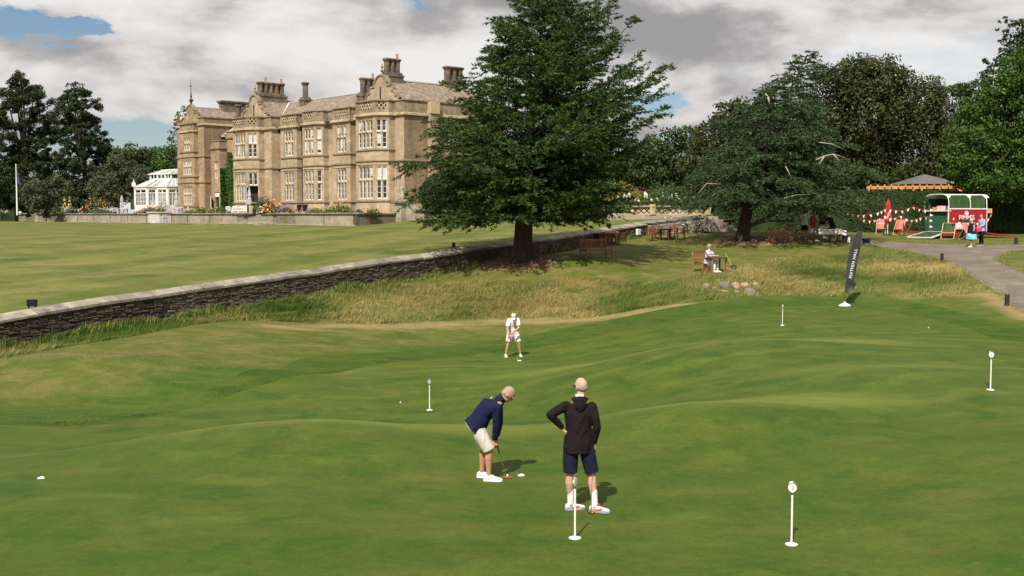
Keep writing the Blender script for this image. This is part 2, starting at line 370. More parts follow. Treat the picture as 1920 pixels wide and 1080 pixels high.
M['rubble'] = mk('pale_rubble_stone', (.30, .255, .20), (.20, .165, .125), scale=4, rough=.93, bump=.8, c3=(.37, .33, .28), s3=2.5, vary=.35)
def slate_mat(name, c1, c2, c3):
    m, nt, b = new_mat(name); k = NB(nt); b.inputs['Roughness'].default_value = .8
    x, y, z = k.sep(k.co)
    br = k.N.new('ShaderNodeTexBrick'); k.L.new(k.comb(k.math('ADD', x, y), k.math('MULTIPLY', z, 1.3)), br.inputs['Vector']); br.inputs['Scale'].default_value = 1
    br.inputs['Brick Width'].default_value = .45; br.inputs['Row Height'].default_value = .3; br.inputs['Mortar Size'].default_value = .012
    br.inputs['Color1'].default_value = (*c1, 1); br.inputs['Color2'].default_value = (*c2, 1); br.inputs['Mortar'].default_value = (c3[0] * .5, c3[1] * .5, c3[2] * .5, 1)
    st = k.noise(1.3, 6, .6, v=k.map(sc=(1.6, 1.6, .25)))
    col = k.mix(k.ramp(st, [(.45, 0.), (.66, .75)]), br.outputs[0], (*c3, 1))
    col = k.mix(.5, col, k.mix(k.noise(5, 5, .7), (.6, .6, .6, 1), (1.4, 1.4, 1.4, 1)), 'MULTIPLY')
    nt.links.new(col, b.inputs['Base Color']); nt.links.new(k.bump(br.outputs[1], -.5, .02), b.inputs['Normal']); return m
M['slate'] = slate_mat('stone_slate', (.20, .145, .10), (.145, .105, .08), (.33, .27, .21))
M['lead'] = mk('lead_flashing', (.55, .53, .52), (.42, .40, .40), scale=3, rough=.6)
M['lead_dark'] = mk('dark_lead', (.17, .16, .17), (.10, .10, .10), scale=3, rough=.6)
M['white'] = mk('white_paint', (.80, .79, .76), (.72, .71, .68), scale=2, rough=.45)
M['white_old'] = mk('aged_white_paint', (.72, .71, .66), (.58, .57, .52), scale=1.5, rough=.6)
def glass_mat(name, col=(.02, .022, .025), rough=.04):
    m, nt, b = new_mat(name); k = NB(nt); b.inputs['Roughness'].default_value = rough; b.inputs['Specular IOR Level'].default_value = .55
    nt.links.new(k.mix(k.noise(1.5, 3), (*col, 1), tuple(c * 2.0 for c in col) + (1,)), b.inputs['Base Color'])
    return m
M['glass'] = glass_mat('window_glass')
def clear_glass():
    m, nt, b = new_mat('conservatory_glass'); N = nt.nodes
    t = N.new('ShaderNodeBsdfTransparent'); t.inputs[0].default_value = (.86, .9, .88, 1); mx = N.new('ShaderNodeMixShader'); g = N.new('ShaderNodeBsdfGlossy')
    g.inputs['Roughness'].default_value = .03; fr = N.new('ShaderNodeFresnel'); fr.inputs[0].default_value = 1.6
    md = N.new('ShaderNodeMath'); md.operation = 'ADD'; md.inputs[1].default_value = .1; nt.links.new(fr.outputs[0], md.inputs[0])
    nt.links.new(md.outputs[0], mx.inputs[0]); nt.links.new(t.outputs[0], mx.inputs[1]); nt.links.new(g.outputs[0], mx.inputs[2])
    nt.links.new(mx.outputs[0], N['Material Output'].inputs[0]); return m
M['cglass'] = clear_glass()
M['blind'] = mk('window_blind', (.52, .51, .50), (.44, .43, .42), scale=1, rough=.8)
M['curtain'] = mk('window_curtain', (.38, .33, .28), (.25, .21, .18), scale=6, rough=.9, stretch=(4, 4, .3))
M['black'] = mk('black_paint', (.015, .015, .017), (.025, .025, .025), rough=.5)
M['dark_in'] = mk('dark_interior', (.03, .026, .022), (.02, .017, .015), rough=.9)
M['iron'] = mk('dark_iron', (.03, .028, .025), (.05, .045, .04), rough=.6, scale=8)
def leaf(name, c1, c2, c3=None, trans=.25, rough=.55, vscale=.8):
    m, nt, b = new_mat(name); k = NB(nt); b.inputs['Roughness'].default_value = rough; b.inputs['Specular IOR Level'].default_value = .25
    n = k.noise(vscale, 4, .6); g = k.N.new('ShaderNodeNewGeometry')
    r = g.outputs['Random Per Island']
    col = k.mix(k.ramp(k.math('ADD', k.math('MULTIPLY', n, .6), k.math('MULTIPLY', r, .4)), [(.3, 0.), (.7, 1.)]), (*c1, 1), (*c2, 1))
    if c3: col = k.mix(k.ramp(r, [(.78, 0.), (.9, .8)]), col, (*c3, 1))
    nt.links.new(col, b.inputs['Base Color'])
    tr = k.N.new('ShaderNodeBsdfTranslucent'); nt.links.new(col, tr.inputs[0]); mx = k.N.new('ShaderNodeMixShader'); mx.inputs[0].default_value = trans
    nt.links.new(b.outputs[0], mx.inputs[1]); nt.links.new(tr.outputs[0], mx.inputs[2]); nt.links.new(mx.outputs[0], k.N['Material Output'].inputs[0])
    return m
M['cedar'] = leaf('cedar_needles', (.022, .047, .008), (.066, .110, .021), (.10, .14, .04), trans=.12)
M['cedar_blue'] = leaf('blue_cedar_needles', (.024, .050, .016), (.066, .110, .036), (.10, .14, .06), trans=.12)
M['seq'] = leaf('sequoia_leaves', (.016, .028, .010), (.038, .056, .017), (.055, .065, .025), trans=.1)
M['beech'] = leaf('dark_beech_leaves', (.026, .036, .009), (.062, .076, .018), (.10, .09, .04), trans=.15)
M['maple'] = leaf('bright_green_leaves', (.030, .070, .010), (.065, .135, .018), (.11, .18, .035), trans=.25)
M['oak'] = leaf('mid_green_leaves', (.026, .046, .012), (.055, .082, .020), (.085, .11, .035), trans=.18)
M['willow'] = leaf('grey_green_leaves', (.048, .060, .028), (.085, .098, .048), (.12, .13, .07), trans=.15)
M['yew'] = leaf('yew_leaves', (.016, .034, .010), (.034, .064, .017), (.05, .08, .025), trans=.08)
M['hedge'] = leaf('hedge_leaves', (.018, .036, .010), (.040, .068, .017), (.06, .09, .03), trans=.1)
M['lime'] = leaf('lime_green_leaves', (.07, .13, .02), (.13, .20, .035), (.2, .25, .06), trans=.3)
M['gold'] = leaf('golden_leaves', (.16, .15, .03), (.28, .24, .05), (.35, .3, .08), trans=.25)
M['redleaf'] = leaf('dark_red_leaves', (.05, .018, .015), (.08, .03, .022), trans=.2)
M['ivy'] = leaf('ivy_leaves', (.03, .075, .014), (.06, .12, .022), (.09, .15, .03), trans=.2)
M['shrub'] = leaf('shrub_leaves', (.05, .095, .018), (.10, .15, .035), (.17, .18, .06), trans=.25)
M['flower_orange'] = leaf('orange_petals', (.75, .30, .10), (.8, .45, .2), trans=.2)
M['flower_yellow'] = leaf('yellow_green_petals', (.35, .30, .08), (.45, .38, .14), trans=.2)
M['flower_white'] = leaf('white_petals', (.75, .74, .68), (.6, .6, .52), trans=.2)
M['flower_pink'] = leaf('pink_petals', (.65, .35, .45), (.7, .5, .6), trans=.2)
M['flower_purple'] = leaf('purple_petals', (.22, .16, .30), (.3, .22, .36), trans=.2)
M['strawgrass'] = leaf('straw_blades', (.34, .265, .095), (.50, .39, .16), (.52, .30, .11), trans=.3, vscale=.3)
M['greengrass'] = leaf('green_blades', (.075, .125, .015), (.17, .20, .038), (.27, .25, .09), trans=.3, vscale=.3)
M['lushgrass'] = leaf('lush_blades', (.030, .085, .007), (.065, .135, .013), (.14, .19, .035), trans=.3, vscale=.3)
M['bark'] = mk('dark_bark', (.06, .042, .03), (.03, .02, .015), scale=5, rough=.95, bump=1, bscale=12, stretch=(1, 1, .3))
M['limb'] = mk('mid_brown_limb', (.17, .12, .075), (.09, .065, .045), scale=5, rough=.95, bump=.8)  # mid-brown wood of the low limbs, paler than the trunk bark
M['bark_pale'] = mk('bare_branch_wood', (.42, .36, .29), (.30, .25, .2), scale=5, rough=.9)
M['teak'] = mk('oiled_teak', (.185, .062, .022), (.11, .036, .014), scale=3, rough=.5, vary=.15, stretch=(1, 1, 1), c3=(.26, .10, .04), s3=4)
M['teak_top'] = mk('reddish_table_top', (.24, .10, .085), (.16, .07, .06), scale=2, rough=.45)
M['teak_light'] = mk('pale_teak', (.34, .15, .055), (.24, .10, .035), scale=3, rough=.5)
M['pine'] = mk('orange_timber', (.62, .33, .10), (.46, .23, .07), scale=3, rough=.6, vary=.15)
M['shingle'] = mk('felt_roof_tiles', (.15, .13, .125), (.10, .09, .085), scale=4, rough=.9, bump=.6)
M['red'] = mk('red_painted_planks', (.42, .012, .020), (.32, .008, .015), scale=2, rough=.5, bump=.2)
M['red_cloth'] = mk('red_canvas', (.55, .02, .035), (.42, .015, .025), scale=3, rough=.8, bump=.3)
M['coral'] = mk('coral_canvas', (.80, .16, .155), (.7, .12, .12), scale=2, rough=.8)
M['white_cloth'] = mk('white_cloth', (.80, .77, .75), (.66, .62, .60), scale=3, rough=.85, bump=.2)
M['grey_cloth'] = mk('pale_grey_cloth', (.52, .50, .54), (.38, .37, .42), scale=3, rough=.85, bump=.4)
M['sand_cloth'] = mk('sand_cloth', (.60, .42, .17), (.5, .34, .13), scale=3, rough=.85)
M['navy_cloth'] = mk('navy_canvas', (.03, .045, .13), (.02, .03, .09), scale=3, rough=.8)
M['fakegrass'] = mk('artificial_grass', (.018, .060, .012), (.035, .085, .018), scale=20, rough=.9, bump=1, bscale=60, c3=(.07, .11, .035), s3=1.5)
M['fakehedge'] = mk('artificial_hedge', (.010, .075, .030), (.02, .12, .055), scale=10, rough=.8, bump=1.5, bscale=25)
M['rubber'] = mk('rubber', (.02, .02, .02), (.03, .03, .03), rough=.8)
M['steel'] = mk('brushed_steel', (.62, .62, .62), (.5, .5, .5), rough=.3, metal=1)
M['copper'] = mk('copper_putter', (.55, .25, .12), (.45, .2, .1), rough=.3, metal=.8)
M['skin'] = mk('skin', (.56, .33, .235), (.48, .26, .18), scale=5, rough=.55, sheen=.1)
M['skin_tan'] = mk('tanned_skin', (.50, .255, .15), (.42, .20, .115), scale=5, rough=.55)
M['skin_dark'] = mk('brown_skin', (.16, .075, .042), (.12, .055, .03), scale=5, rough=.55)
M['skin_pale'] = mk('pale_skin', (.50, .31, .225), (.44, .26, .185), scale=5, rough=.55)
def cloth(name, c1, c2=None, b=.5, bs=14):
    m, nt, bs_ = new_mat(name); k = NB(nt); bs_.inputs['Roughness'].default_value = .9; bs_.inputs['Specular IOR Level'].default_value = .15
    c2 = c2 or tuple(x * .8 for x in c1)
    nt.links.new(k.mix(k.noise(9, 5, .6), (*c1, 1), (*c2, 1)), bs_.inputs['Base Color'])
    f = k.noise(5.5, 3, .55, 1.6, v=k.map(sc=(1, 1, .45), rot=(.3, .5, 0))); g = k.noise(13, 4, .6, .8, v=k.map(sc=(1, 1, .6), rot=(-.4, .2, 0)))
    nt.links.new(k.bump(k.math('ADD', f, k.math('MULTIPLY', g, .35)), .9, .055 * b / .5), bs_.inputs['Normal']); return m
M['c_black'] = cloth('black_jersey', (.010, .007, .007), (.015, .011, .011), .7)
M['c_navy'] = cloth('navy_jersey', (.013, .014, .055), (.010, .011, .038), .6)
M['c_navydark'] = cloth('dark_navy_cotton', (.010, .012, .028), (.015, .017, .035), .5)
M['c_cream'] = cloth('cream_cotton', (.66, .62, .55), (.62, .58, .51), .28)
M['c_white'] = cloth('white_cotton', (.80, .79, .78), (.72, .71, .71), .5)
M['c_lilac'] = cloth('lilac_cotton', (.52, .48, .60), (.45, .42, .53), .4)
M['c_pinkwhite'] = cloth('pale_pink_cotton', (.70, .60, .60), (.6, .52, .52), .5)
M['c_red'] = cloth('crimson_cotton', (.36, .03, .065), (.28, .02, .045), .5)
M['c_grey'] = cloth('grey_lilac_cotton', (.36, .33, .38), (.3, .27, .32), .5)
M['c_sage'] = cloth('pale_green_cotton', (.42, .52, .46), (.36, .45, .4), .5)
M['c_blue'] = cloth('pale_blue_shirting', (.34, .43, .62), (.28, .36, .55), .5)
M['c_teal'] = mk('teal_patterned_cotton', (.05, .42, .55), (.10, .55, .62), scale=9, rough=.85, c3=(.5, .7, .72), s3=7)
M['c_pink'] = mk('pink_leather', (.75, .03, .16), (.65, .02, .12), rough=.5)
M['hair_grey'] = mk('grey_hair', (.36, .31, .27), (.25, .215, .19), scale=25, rough=.7, bump=.6)
M['hair_blond'] = mk('fair_hair', (.40, .30, .22), (.30, .22, .16), scale=25, rough=.7, bump=.6)
M['hair_brown'] = mk('brown_hair', (.07, .04, .022), (.045, .025, .015), scale=25, rough=.7, bump=.6)
M['hair_white'] = mk('silver_hair', (.62, .57, .52), (.5, .46, .42), scale=25, rough=.7, bump=.6)
M['eye'] = mk('eye_dark', (.02, .015, .01), rough=.3)
M['shoe'] = mk('white_trainer', (.78, .77, .74), (.66, .65, .62), scale=8, rough=.6)
M['orange'] = mk('orange_rubber', (.75, .18, .05), rough=.6)
M['ball'] = mk('golf_ball_white', (.85, .85, .84), rough=.35, bump=.5, bscale=60)
M['lime_ball'] = mk('golf_ball_lime', (.10, .85, .05), rough=.35)
M['red_ink'] = mk('red_ink', (.7, .02, .03), rough=.6)
M['banner'] = mk('dark_banner_cloth', (.020, .020, .024), (.035, .035, .04), scale=2, rough=.7)
M['rock_a'] = mk('sandy_boulder', (.34, .235, .14), (.24, .16, .09), scale=2.5, rough=.9, bump=1, c3=(.38, .30, .21), s3=1.5, vary=.2)
M['rock_b'] = mk('grey_boulder', (.22, .185, .155), (.14, .115, .095), scale=2.5, rough=.9, bump=1, c3=(.28, .235, .20), s3=1.5, vary=.2)
M['flag'] = mk('navy_flag', (.05, .065, .13), (.03, .04, .09), scale=2, rough=.8)
M['utility'] = mk('cream_utility_paint', (.60, .57, .49), (.52, .49, .42), scale=1.5, rough=.6)
# ---------------------------------------------------------------- terrain survey
def tps_fit(pts):
    A = np.array(pts, float); X = A[:, :2].copy(); z = A[:, 2]; n = len(X)
    d = np.linalg.norm(X[:, None] - X[None], axis=2)
    K = np.where(d > 0, d * d * np.log(d + 1e-12), 0) + np.eye(n) * .6
    Pm = np.hstack([np.ones((n, 1)), X]); L = np.zeros((n + 3, n + 3)); L[:n, :n] = K; L[:n, n:] = Pm; L[n:, :n] = Pm.T
    w = np.linalg.solve(L, np.concatenate([z, [0, 0, 0]]))
    return X, w
def tps_eval(fit, Q):
    X, w = fit; Q = np.atleast_2d(Q); out = np.empty(len(Q)); n = len(X)
    for i in range(0, len(Q), 20000):
        q = Q[i:i + 20000]; d = np.linalg.norm(q[:, None] - X[None], axis=2)
        K = np.where(d > 0, d * d * np.log(d + 1e-12), 0)
        out[i:i + 20000] = K @ w[:n] + w[n] + q @ w[n + 1:]
    return out
WA = np.array([-17.4, 38.0]); WB = np.array([8.75, 75.0]); WU = (WB - WA) / np.linalg.norm(WB - WA); WL = float(np.linalg.norm(WB - WA)); WN = np.array([WU[1], -WU[0]])
# retaining wall: px, top y, drop of the ground below the cope
wall_s = []
for x, y in ((-250, 628), (0, 590), (160, 563), (320, 541), (460, 521), (600, 503), (700, 487), (800, 475), (900, 459), (1000, 447), (1100, 432), (1205, 416)):
    u = (x - 960) / F  # ray in plan: X = u*Y*(1+..)
    # intersect with wall line: WA + t*WU, X = k*Y
    k = u / (cP + (540 - y) / F * sP)
    t = (k * WA[1] - WA[0]) / (WU[0] - k * WU[1]); Y = WA[1] + t * WU[1]
    v = (540 - y) / F; z = Y * (-sP + v * cP) / (cP + v * sP)
    wall_s.append((t, z))
wall_s.sort(); WS = np.array([a for a, b in wall_s]); WZ = np.array([b for a, b in wall_s])
def wall_top(t):
    return float(np.interp(t, WS, WZ))
def wall_pt(t, off=0): return WA + WU * t + WN * off
low = []
for x, y, D in ((1100, 955, 15.2), (910, 900, 17.0), (1078, 1009, 13.9), (1484, 1022, 13.9), (1857, 731, 22.8), (805, 770, 27.8), (1467, 609, 41), (961, 668, 39.8),
                (0, 795, 25.2), (60, 896, 17.2), (480, 840, 19.2), (620, 826, 19.4), (330, 900, 16.6), (480, 960, 14.6), (300, 795, 25.6), (540, 725, 30), (700, 690, 34.5), (620, 780, 25.5), (1400, 665, 30), (1620, 660, 30), (1250, 690, 28.2), (1250, 800, 20.5), (1000, 800, 22.8), (1600, 790, 20.2),
                (1920, 900, 16), (1467, 575, 48), (1584, 573, 49), (961, 650, 42), (200, 700, 31), (0, 672, 35), (240, 632, 39), (450, 603, 43.3), (250, 760, 27.6), (560, 605, 44.5),
                (960, 600, 47), (960, 560, 51.5), (960, 520, 55.2), (980, 487, 57.5), (700, 607, 44.8), (700, 560, 49.5), (1240, 455, 71), (1330, 513, 53.5), (1118, 487, 56.5), (1390, 452, 69), (1520, 452, 68), (1850, 448, 71), (1825, 462, 65),
                (1770, 490, 58), (1890, 573, 46), (1600, 500, 60), (1600, 545, 51.5), (1400, 557, 49.8), (1400, 530, 52.5), (1200, 575, 48.5), (1200, 530, 54), (1200, 490, 60), (1920, 640, 36), (1500, 433, 82), (1640, 433, 84), (1900, 440, 80), (1340, 431, 80), (1920, 490, 56), (1160, 470, 62)):
    p = P(x, y, D); low.append((p.x, p.y, p.z))
for t, dz in ((-14, 1.05), (0, 1.15), (8, 1.18), (16, 1.12), (24, 1.1), (31, 1.12), (38, .95), (45, .9)):
    q = wall_pt(t, .3); low.append((q[0], q[1], wall_top(t) - dz))
for x, y, z in ((-16, 6, -4.1), (0, 4, -4.0), (16, 6, -4.0), (-24, 22, -4.7), (24, 30, -3.7), (-6, 9, -3.95), (7, 9, -4.0), (45, 40, -3.2), (45, 60, -2.0), (50, 85, -1.2), (-45, 20, -5.5), (-60, 5, -6), (40, 5, -4)):
    low.append((x, y, z))
LOW = tps_fit(low)
up = []
for t in (-14, -5, 0, 6, 12, 18, 24, 30, 36, 42, 45.3):
    q = wall_pt(t, -.35); up.append((q[0], q[1], wall_top(t) - .12))
for x, y, D in ((668, 424, 105), (440, 421.5, 123), (300, 419.5, 134), (110, 417, 150), (742, 414.5, 109), (870, 412.5, 100), (1000, 412, 95), (1170, 412, 90), (1300, 408, 86), (0, 416, 155)):
    p = P(x, y, D); up.append((p.x, p.y, p.z))
for x, y, z in ((-60, 60, -2.3), (-90, 100, -1.7), (-90, 170, -1.0), (-20, 100, -1.2), (30, 100, -.4)): up.append((x, y, z))
UP = tps_fit(up)
def far_fade(Q, z, r0, r1, zf):
    r = np.linalg.norm(Q, axis=1); k = np.clip((r - r0) / (r1 - r0), 0, 1); k = k * k * (3 - 2 * k)
    return z * (1 - k) + zf * k
# mounds and hollows of the green and its surrounds (x, y, height, widths)
MOUNDS = ((-4.2, 19.0, .42, 3.6, 1.8), (-3.5, 24.2, -.30, 4.0, 2.0), (-9, 21.5, -.12, 3, 2), (5.6, 30.2, .42, 4.2, 2.0), (3.6, 20.6, .36, 3.0, 1.5), (2.2, 25.2, -.20, 3.0, 1.8), (8.5, 24.5, .14, 3, 1.5), (7.0, 20.0, -.12, 2.4, 1.4), (11, 33.5, .22, 4, 2),
          (-12.0, 31.5, .42, 5.0, 2.4), (-7.5, 33.5, -.25, 3.2, 1.5), (-9.5, 27.6, -.14, 5, 1.1), (-1.5, 34, .12, 3, 1.5), (-6.5, 14.5, .10, 2, 1.4), (5.2, 16.2, -.10, 2.0, 1.2), (-1.2, 21.2, .12, 1.5, 1.2), (9, 39, -.15, 5, 2))
def zlow(Q):
    Q = np.atleast_2d(np.asarray(Q, float)); R0 = np.clip(np.linalg.norm(Q, axis=1), 0, 105); nn = np.linalg.norm(Q, axis=1) + 1e-9
    Qc = Q * (np.minimum(nn, 105) / nn)[:, None]; Qc[:, 0] = np.clip(Qc[:, 0], -48, 52); Qc[:, 1] = np.clip(Qc[:, 1], 0, 90)
    z = tps_eval(LOW, Qc)
    for mx, my, am, sx, sy in MOUNDS: z = z + am * np.exp(-((Q[:, 0] - mx) / sx) ** 2 - ((Q[:, 1] - my) / sy) ** 2)
    z = np.clip(z, -6.2, -.6)
    return far_fade(Q, z, 90, 200, -1.3)
def zup(Q):
    Q = np.atleast_2d(np.asarray(Q, float)); Qc = Q.copy(); Qc[:, 0] = np.clip(Qc[:, 0], -95, 32); Qc[:, 1] = np.clip(Qc[:, 1], 20, 172)
    return np.clip(tps_eval(UP, Qc), -4.6, -.25)
def ray(x, y, fn, d0=5, d1=260):
    """where the surveyed sight line through x,y meets the ground"""
    D = np.linspace(d0, d1, 2600); u = (x - 960) / F; v = (540 - y) / F
    X = D * u; Y = D * (cP + v * sP); Z = D * (-sP + v * cP)
    h = Z - fn(np.stack([X, Y], 1)); i = np.where(h < 0)[0]
    i = i[0] if len(i) else len(D) - 1
    i = max(i, 1); a = h[i - 1] / (h[i - 1] - h[i] + 1e-12); a = min(max(a, 0), 1)
    return Vector((X[i - 1] + (X[i] - X[i - 1]) * a, Y[i - 1] + (Y[i] - Y[i - 1]) * a, Z[i - 1] + (Z[i] - Z[i - 1]) * a))
def G(x, y, d1=120): return ray(x, y, zlow, d1=d1)
def GL(x, y): return ray(x, y, zup, d0=30, d1=190)
def zl(x, y): return float(zlow([[x, y]])[0])
def zu(x, y): return float(zup([[x, y]])[0])

def smooth_poly(pts, n=6, closed=False):
    """Catmull-Rom through 2D points"""
    pts = [np.array(p[:2], float) for p in pts]; out = []
    m = len(pts)
    rng_ = range(m if closed else m - 1)
    for i in rng_:
        p0 = pts[(i - 1) % m] if closed or i > 0 else pts[0]; p1 = pts[i]; p2 = pts[(i + 1) % m]; p3 = pts[(i + 2) % m] if closed or i + 2 < m else pts[-1]
        for j in range(n):
            t = j / n; out.append(.5 * ((2 * p1) + (-p0 + p2) * t + (2 * p0 - 5 * p1 + 4 * p2 - p3) * t * t + (-p0 + 3 * p1 - 3 * p2 + p3) * t ** 3))
    if not closed: out.append(pts[-1])
    return out
def gp(l): return [tuple(G(x, y)[:2]) for x, y in l]
green_edge = [(0, 796), (120, 800), (240, 790), (330, 772), (420, 745), (500, 720), (580, 702), (680, 688), (800, 674), (900, 664), (1000, 652), (1100, 634), (1200, 612), (1300, 594), (1400, 580), (1500, 574), (1600, 577), (1700, 590), (1800, 610), (1920, 642)]
fringe_edge = [(0, 776), (120, 784), (220, 776), (330, 744), (420, 712), (480, 692), (560, 674), (680, 663), (800, 655), (900, 642), (1000, 627), (1100, 608), (1200, 588), (1300, 570), (1400, 562), (1500, 560), (1620, 561), (1750, 572), (1920, 612)]
DRY = [gp([(500, 612), (640, 611), (760, 613), (880, 605), (980, 603), (1080, 601), (1150, 593), (1220, 581), (1290, 569)]), gp([(1690, 553), (1760, 552), (1830, 548), (1862, 556), (1905, 580), (1940, 600)])]
ge = smooth_poly([(-26, 24.2), (-18, 24.8)] + gp(green_edge) + [(20.5, 33), (24, 26), (25, 14)], 5)
fe = smooth_poly([(-26, 26.2), (-18, 26.4)] + gp(fringe_edge) + [(22.5, 36), (28, 28), (30, 14)], 5)
GREEN = [tuple(p) for p in ge] + [(16, 3), (0, 1.5), (-16, 3), (-26, 10)]
FRINGE = [tuple(p) for p in fe] + [(20, -3), (-20, -3), (-32, 10)]
bank_low = [(-60, 690), (0, 672), (100, 655), (240, 632), (350, 612), (450, 601), (560, 605), (700, 608), (850, 602), (1000, 599), (1100, 597), (1200, 580), (1290, 568), (1400, 557), (1500, 556), (1620, 557), (1750, 558), (1850, 548)]
bank_top = [(1812, 512), (1755, 486), (1690, 474), (1600, 478), (1480, 482), (1400, 497), (1290, 522), (1200, 528), (1080, 520), (1000, 528), (900, 528), (800, 534), (740, 536)]
BANK = [tuple(p) for p in smooth_poly(gp(bank_low), 4)] + [tuple(p) for p in smooth_poly(gp(bank_top), 3)] + [tuple(wall_pt(t, .2)) for t in (22, 15, 8, 0, -3)]
PATHP = gp([(1530, 442), (1600, 447), (1660, 453), (1760, 457.5), (1850, 460), (1920, 458)]) + [(62, 64), (62, 60)] + gp([(1950, 466), (1905, 470), (1878, 477), (1866, 486), (1882, 497), (1925, 514), (1990, 535)]) + [(36, 40.5), (52, 38), (52, 33.5), (34, 36), (25.5, 39.5)] + gp([(1925, 588), (1872, 549), (1820, 516), (1762, 484), (1700, 470), (1640, 461), (1590, 454), (1530, 446)])
PATH2 = gp([(1360, 438.5), (1450, 438.5), (1530, 442), (1530, 446), (1450, 442.5), (1360, 442)])
MULCH1 = smooth_poly(gp([(893, 497), (905, 489), (960, 484), (1030, 485), (1048, 491), (1020, 500), (960, 506), (915, 505)]), 4, True)
MULCH2 = smooth_poly(gp([(1341, 452), (1352, 446.5), (1400, 444), (1470, 446), (1502, 452), (1490, 458), (1430, 461), (1365, 459)]), 4, True)

def cdt_regions(polys, pts):
    """triangulate points with polygon edges as constraints; returns verts2d, tris"""
    V = []; E = []
    for poly in polys:
        b = len(V); V += [Vector((p[0], p[1])) for p in poly]; E += [(b + i, b + (i + 1) % len(poly)) for i in range(len(poly))]
    V += [Vector(p) for p in pts]
    r = delaunay_2d_cdt(V, E, [], 0, 1e-5)
    return np.array([tuple(v) for v in r[0]]), np.array([tuple(f) for f in r[2]])
def inside(poly, Q):
    poly = np.asarray([tuple(p)[:2] for p in poly], float); x, y = Q[:, 0], Q[:, 1]; c = np.zeros(len(Q), bool); n = len(poly)
    for i in range(n):
        x1, y1 = poly[i]; x2, y2 = poly[(i + 1) % n]
        if y1 == y2: continue
        cond = ((y1 > y) != (y2 > y)) & (x < (x2 - x1) * (y - y1) / (y2 - y1) + x1); c ^= cond
    return c
def polar_pts(r0, r1, grow, a0, a1, da):
    out = []; r = r0; j = 0
    while r < r1:
        A = np.arange(a0 + (j % 2) * da / 2, a1, da); out.append(np.stack([r * np.sin(np.radians(A)), r * np.cos(np.radians(A))], 1)); r *= grow; j += 1
    return np.concatenate(out)
def sheet(name, V2, T, sel, mat, fn, kind='structure', off=0.0):
    T = T[sel]; ids, inv = np.unique(T, return_inverse=True); q = V2[ids]; z = fn(q) + off
    o = np_mesh(name, np.column_stack([q, z]), inv.reshape(-1, 3), mat, smooth=True)
    me = o.data
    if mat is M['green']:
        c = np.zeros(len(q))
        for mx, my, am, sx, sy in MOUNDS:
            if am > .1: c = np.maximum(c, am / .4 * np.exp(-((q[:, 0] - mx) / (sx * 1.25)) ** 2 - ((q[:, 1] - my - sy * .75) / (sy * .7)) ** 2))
        a = me.attributes.new('crest', 'FLOAT', 'POINT'); a.data.foreach_set('value', np.clip(c, 0, 1).astype(np.float32))  # mask of the painted light band along the far slope of each mound
    if mat in (M['rough'], M['bank'], M['fringe']):
        e = np.array([p[:2] for p in ge]); d = np.full(len(q), 99.)
        for i in range(len(e) - 1):
            ab = e[i + 1] - e[i]; t = np.clip(((q - e[i]) @ ab) / (ab @ ab + 1e-9), 0, 1); d = np.minimum(d, np.linalg.norm(q - e[i] - t[:, None] * ab, axis=1))
        wn = (q - WA) @ WN; ws = (q - WA) @ WU; lush = np.exp(-np.clip(wn, 0, 9) / 1.8) * np.clip((14 - ws) / 8, 0, 1) * (wn > -1)
        dd = np.full(len(q), 99.)
        for ln in DRY:
            e = np.array(ln)
            for i in range(len(e) - 1):
                ab = e[i + 1] - e[i]; t = np.clip(((q - e[i]) @ ab) / (ab @ ab + 1e-9), 0, 1); dd = np.minimum(dd, np.linalg.norm(q - e[i] - t[:, None] * ab, axis=1))
        a = me.attributes.new('dry', 'FLOAT', 'POINT'); a.data.foreach_set('value', np.exp(-(dd / .75) ** 2).astype(np.float32))
        a = me.attributes.new('moist', 'FLOAT', 'POINT'); a.data.foreach_set('value', np.clip(np.exp(-np.clip(d - 1.0, 0, 30) / 2.0) + lush, 0, 1).astype(np.float32))
    if me.polygons[0].normal.z < 0: me.flip_normals()
    return tag(o, kind=kind)
def build_ground():
    pts = np.concatenate([polar_pts(3.2, 98, 1.022, -31, 31, .45), polar_pts(3, 98, 1.10, 33, 90, 4), polar_pts(3, 98, 1.10, -90, -33, 4),
                          polar_pts(98, 3500, 1.16, -180, 180, 5), polar_pts(3, 98, 1.25, 92, 268, 8), np.array([[0., .5]])])
    pts = pts[:, :2]
    V2, T = cdt_regions([GREEN, FRINGE, BANK, PATHP, PATH2, MULCH1, MULCH2], [tuple(p) for p in pts])
    cen = V2[T].mean(1)
    def fn(Q):
        z = zlow(Q)
        # below the upper lawn and the terrace the sheet runs deeper, out of sight
        n = (Q - WA) @ WN; s = (Q - WA) @ WU
        upside = (n < -.02) & (s < WL + 1)
        z = np.where(upside, z - .9, z)
        beyond = ((Q[:, 1] > 77.2) & (Q[:, 0] < 16.5))
        return np.where(beyond & ~upside, z - .9, z)
    ing = inside(GREEN, cen); inf = inside(FRINGE, cen) & ~ing; inp = (inside(PATHP, cen) | inside(PATH2, cen)) & ~ing & ~inf
    inm1 = inside(MULCH1, cen); inm2 = inside(MULCH2, cen); inb = inside(BANK, cen) & ~inp & ~ing & ~inf & ~inm1
    r = np.linalg.norm(cen, axis=1); far = (r > 98)
    rest = ~(ing | inf | inp | inm1 | inm2 | inb | far)
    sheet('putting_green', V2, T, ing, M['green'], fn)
    sheet('green_fringe', V2, T, inf, M['fringe'], fn)
    sheet('grass_bank', V2, T, inb, M['bank'], fn)
    sheet('path', V2, T, inp, M['path'], fn)
    sheet('mulch_ground', V2, T, inm1, M['mulch'], fn, off=.01)
    sheet('bark_chip_ground', V2, T, inm2, M['bark_fresh'], fn, off=.01)
    sheet('mown_ground', V2, T, rest, M['rough'], fn)
    sheet('ground', V2, T, far, M['meadow'], fn)
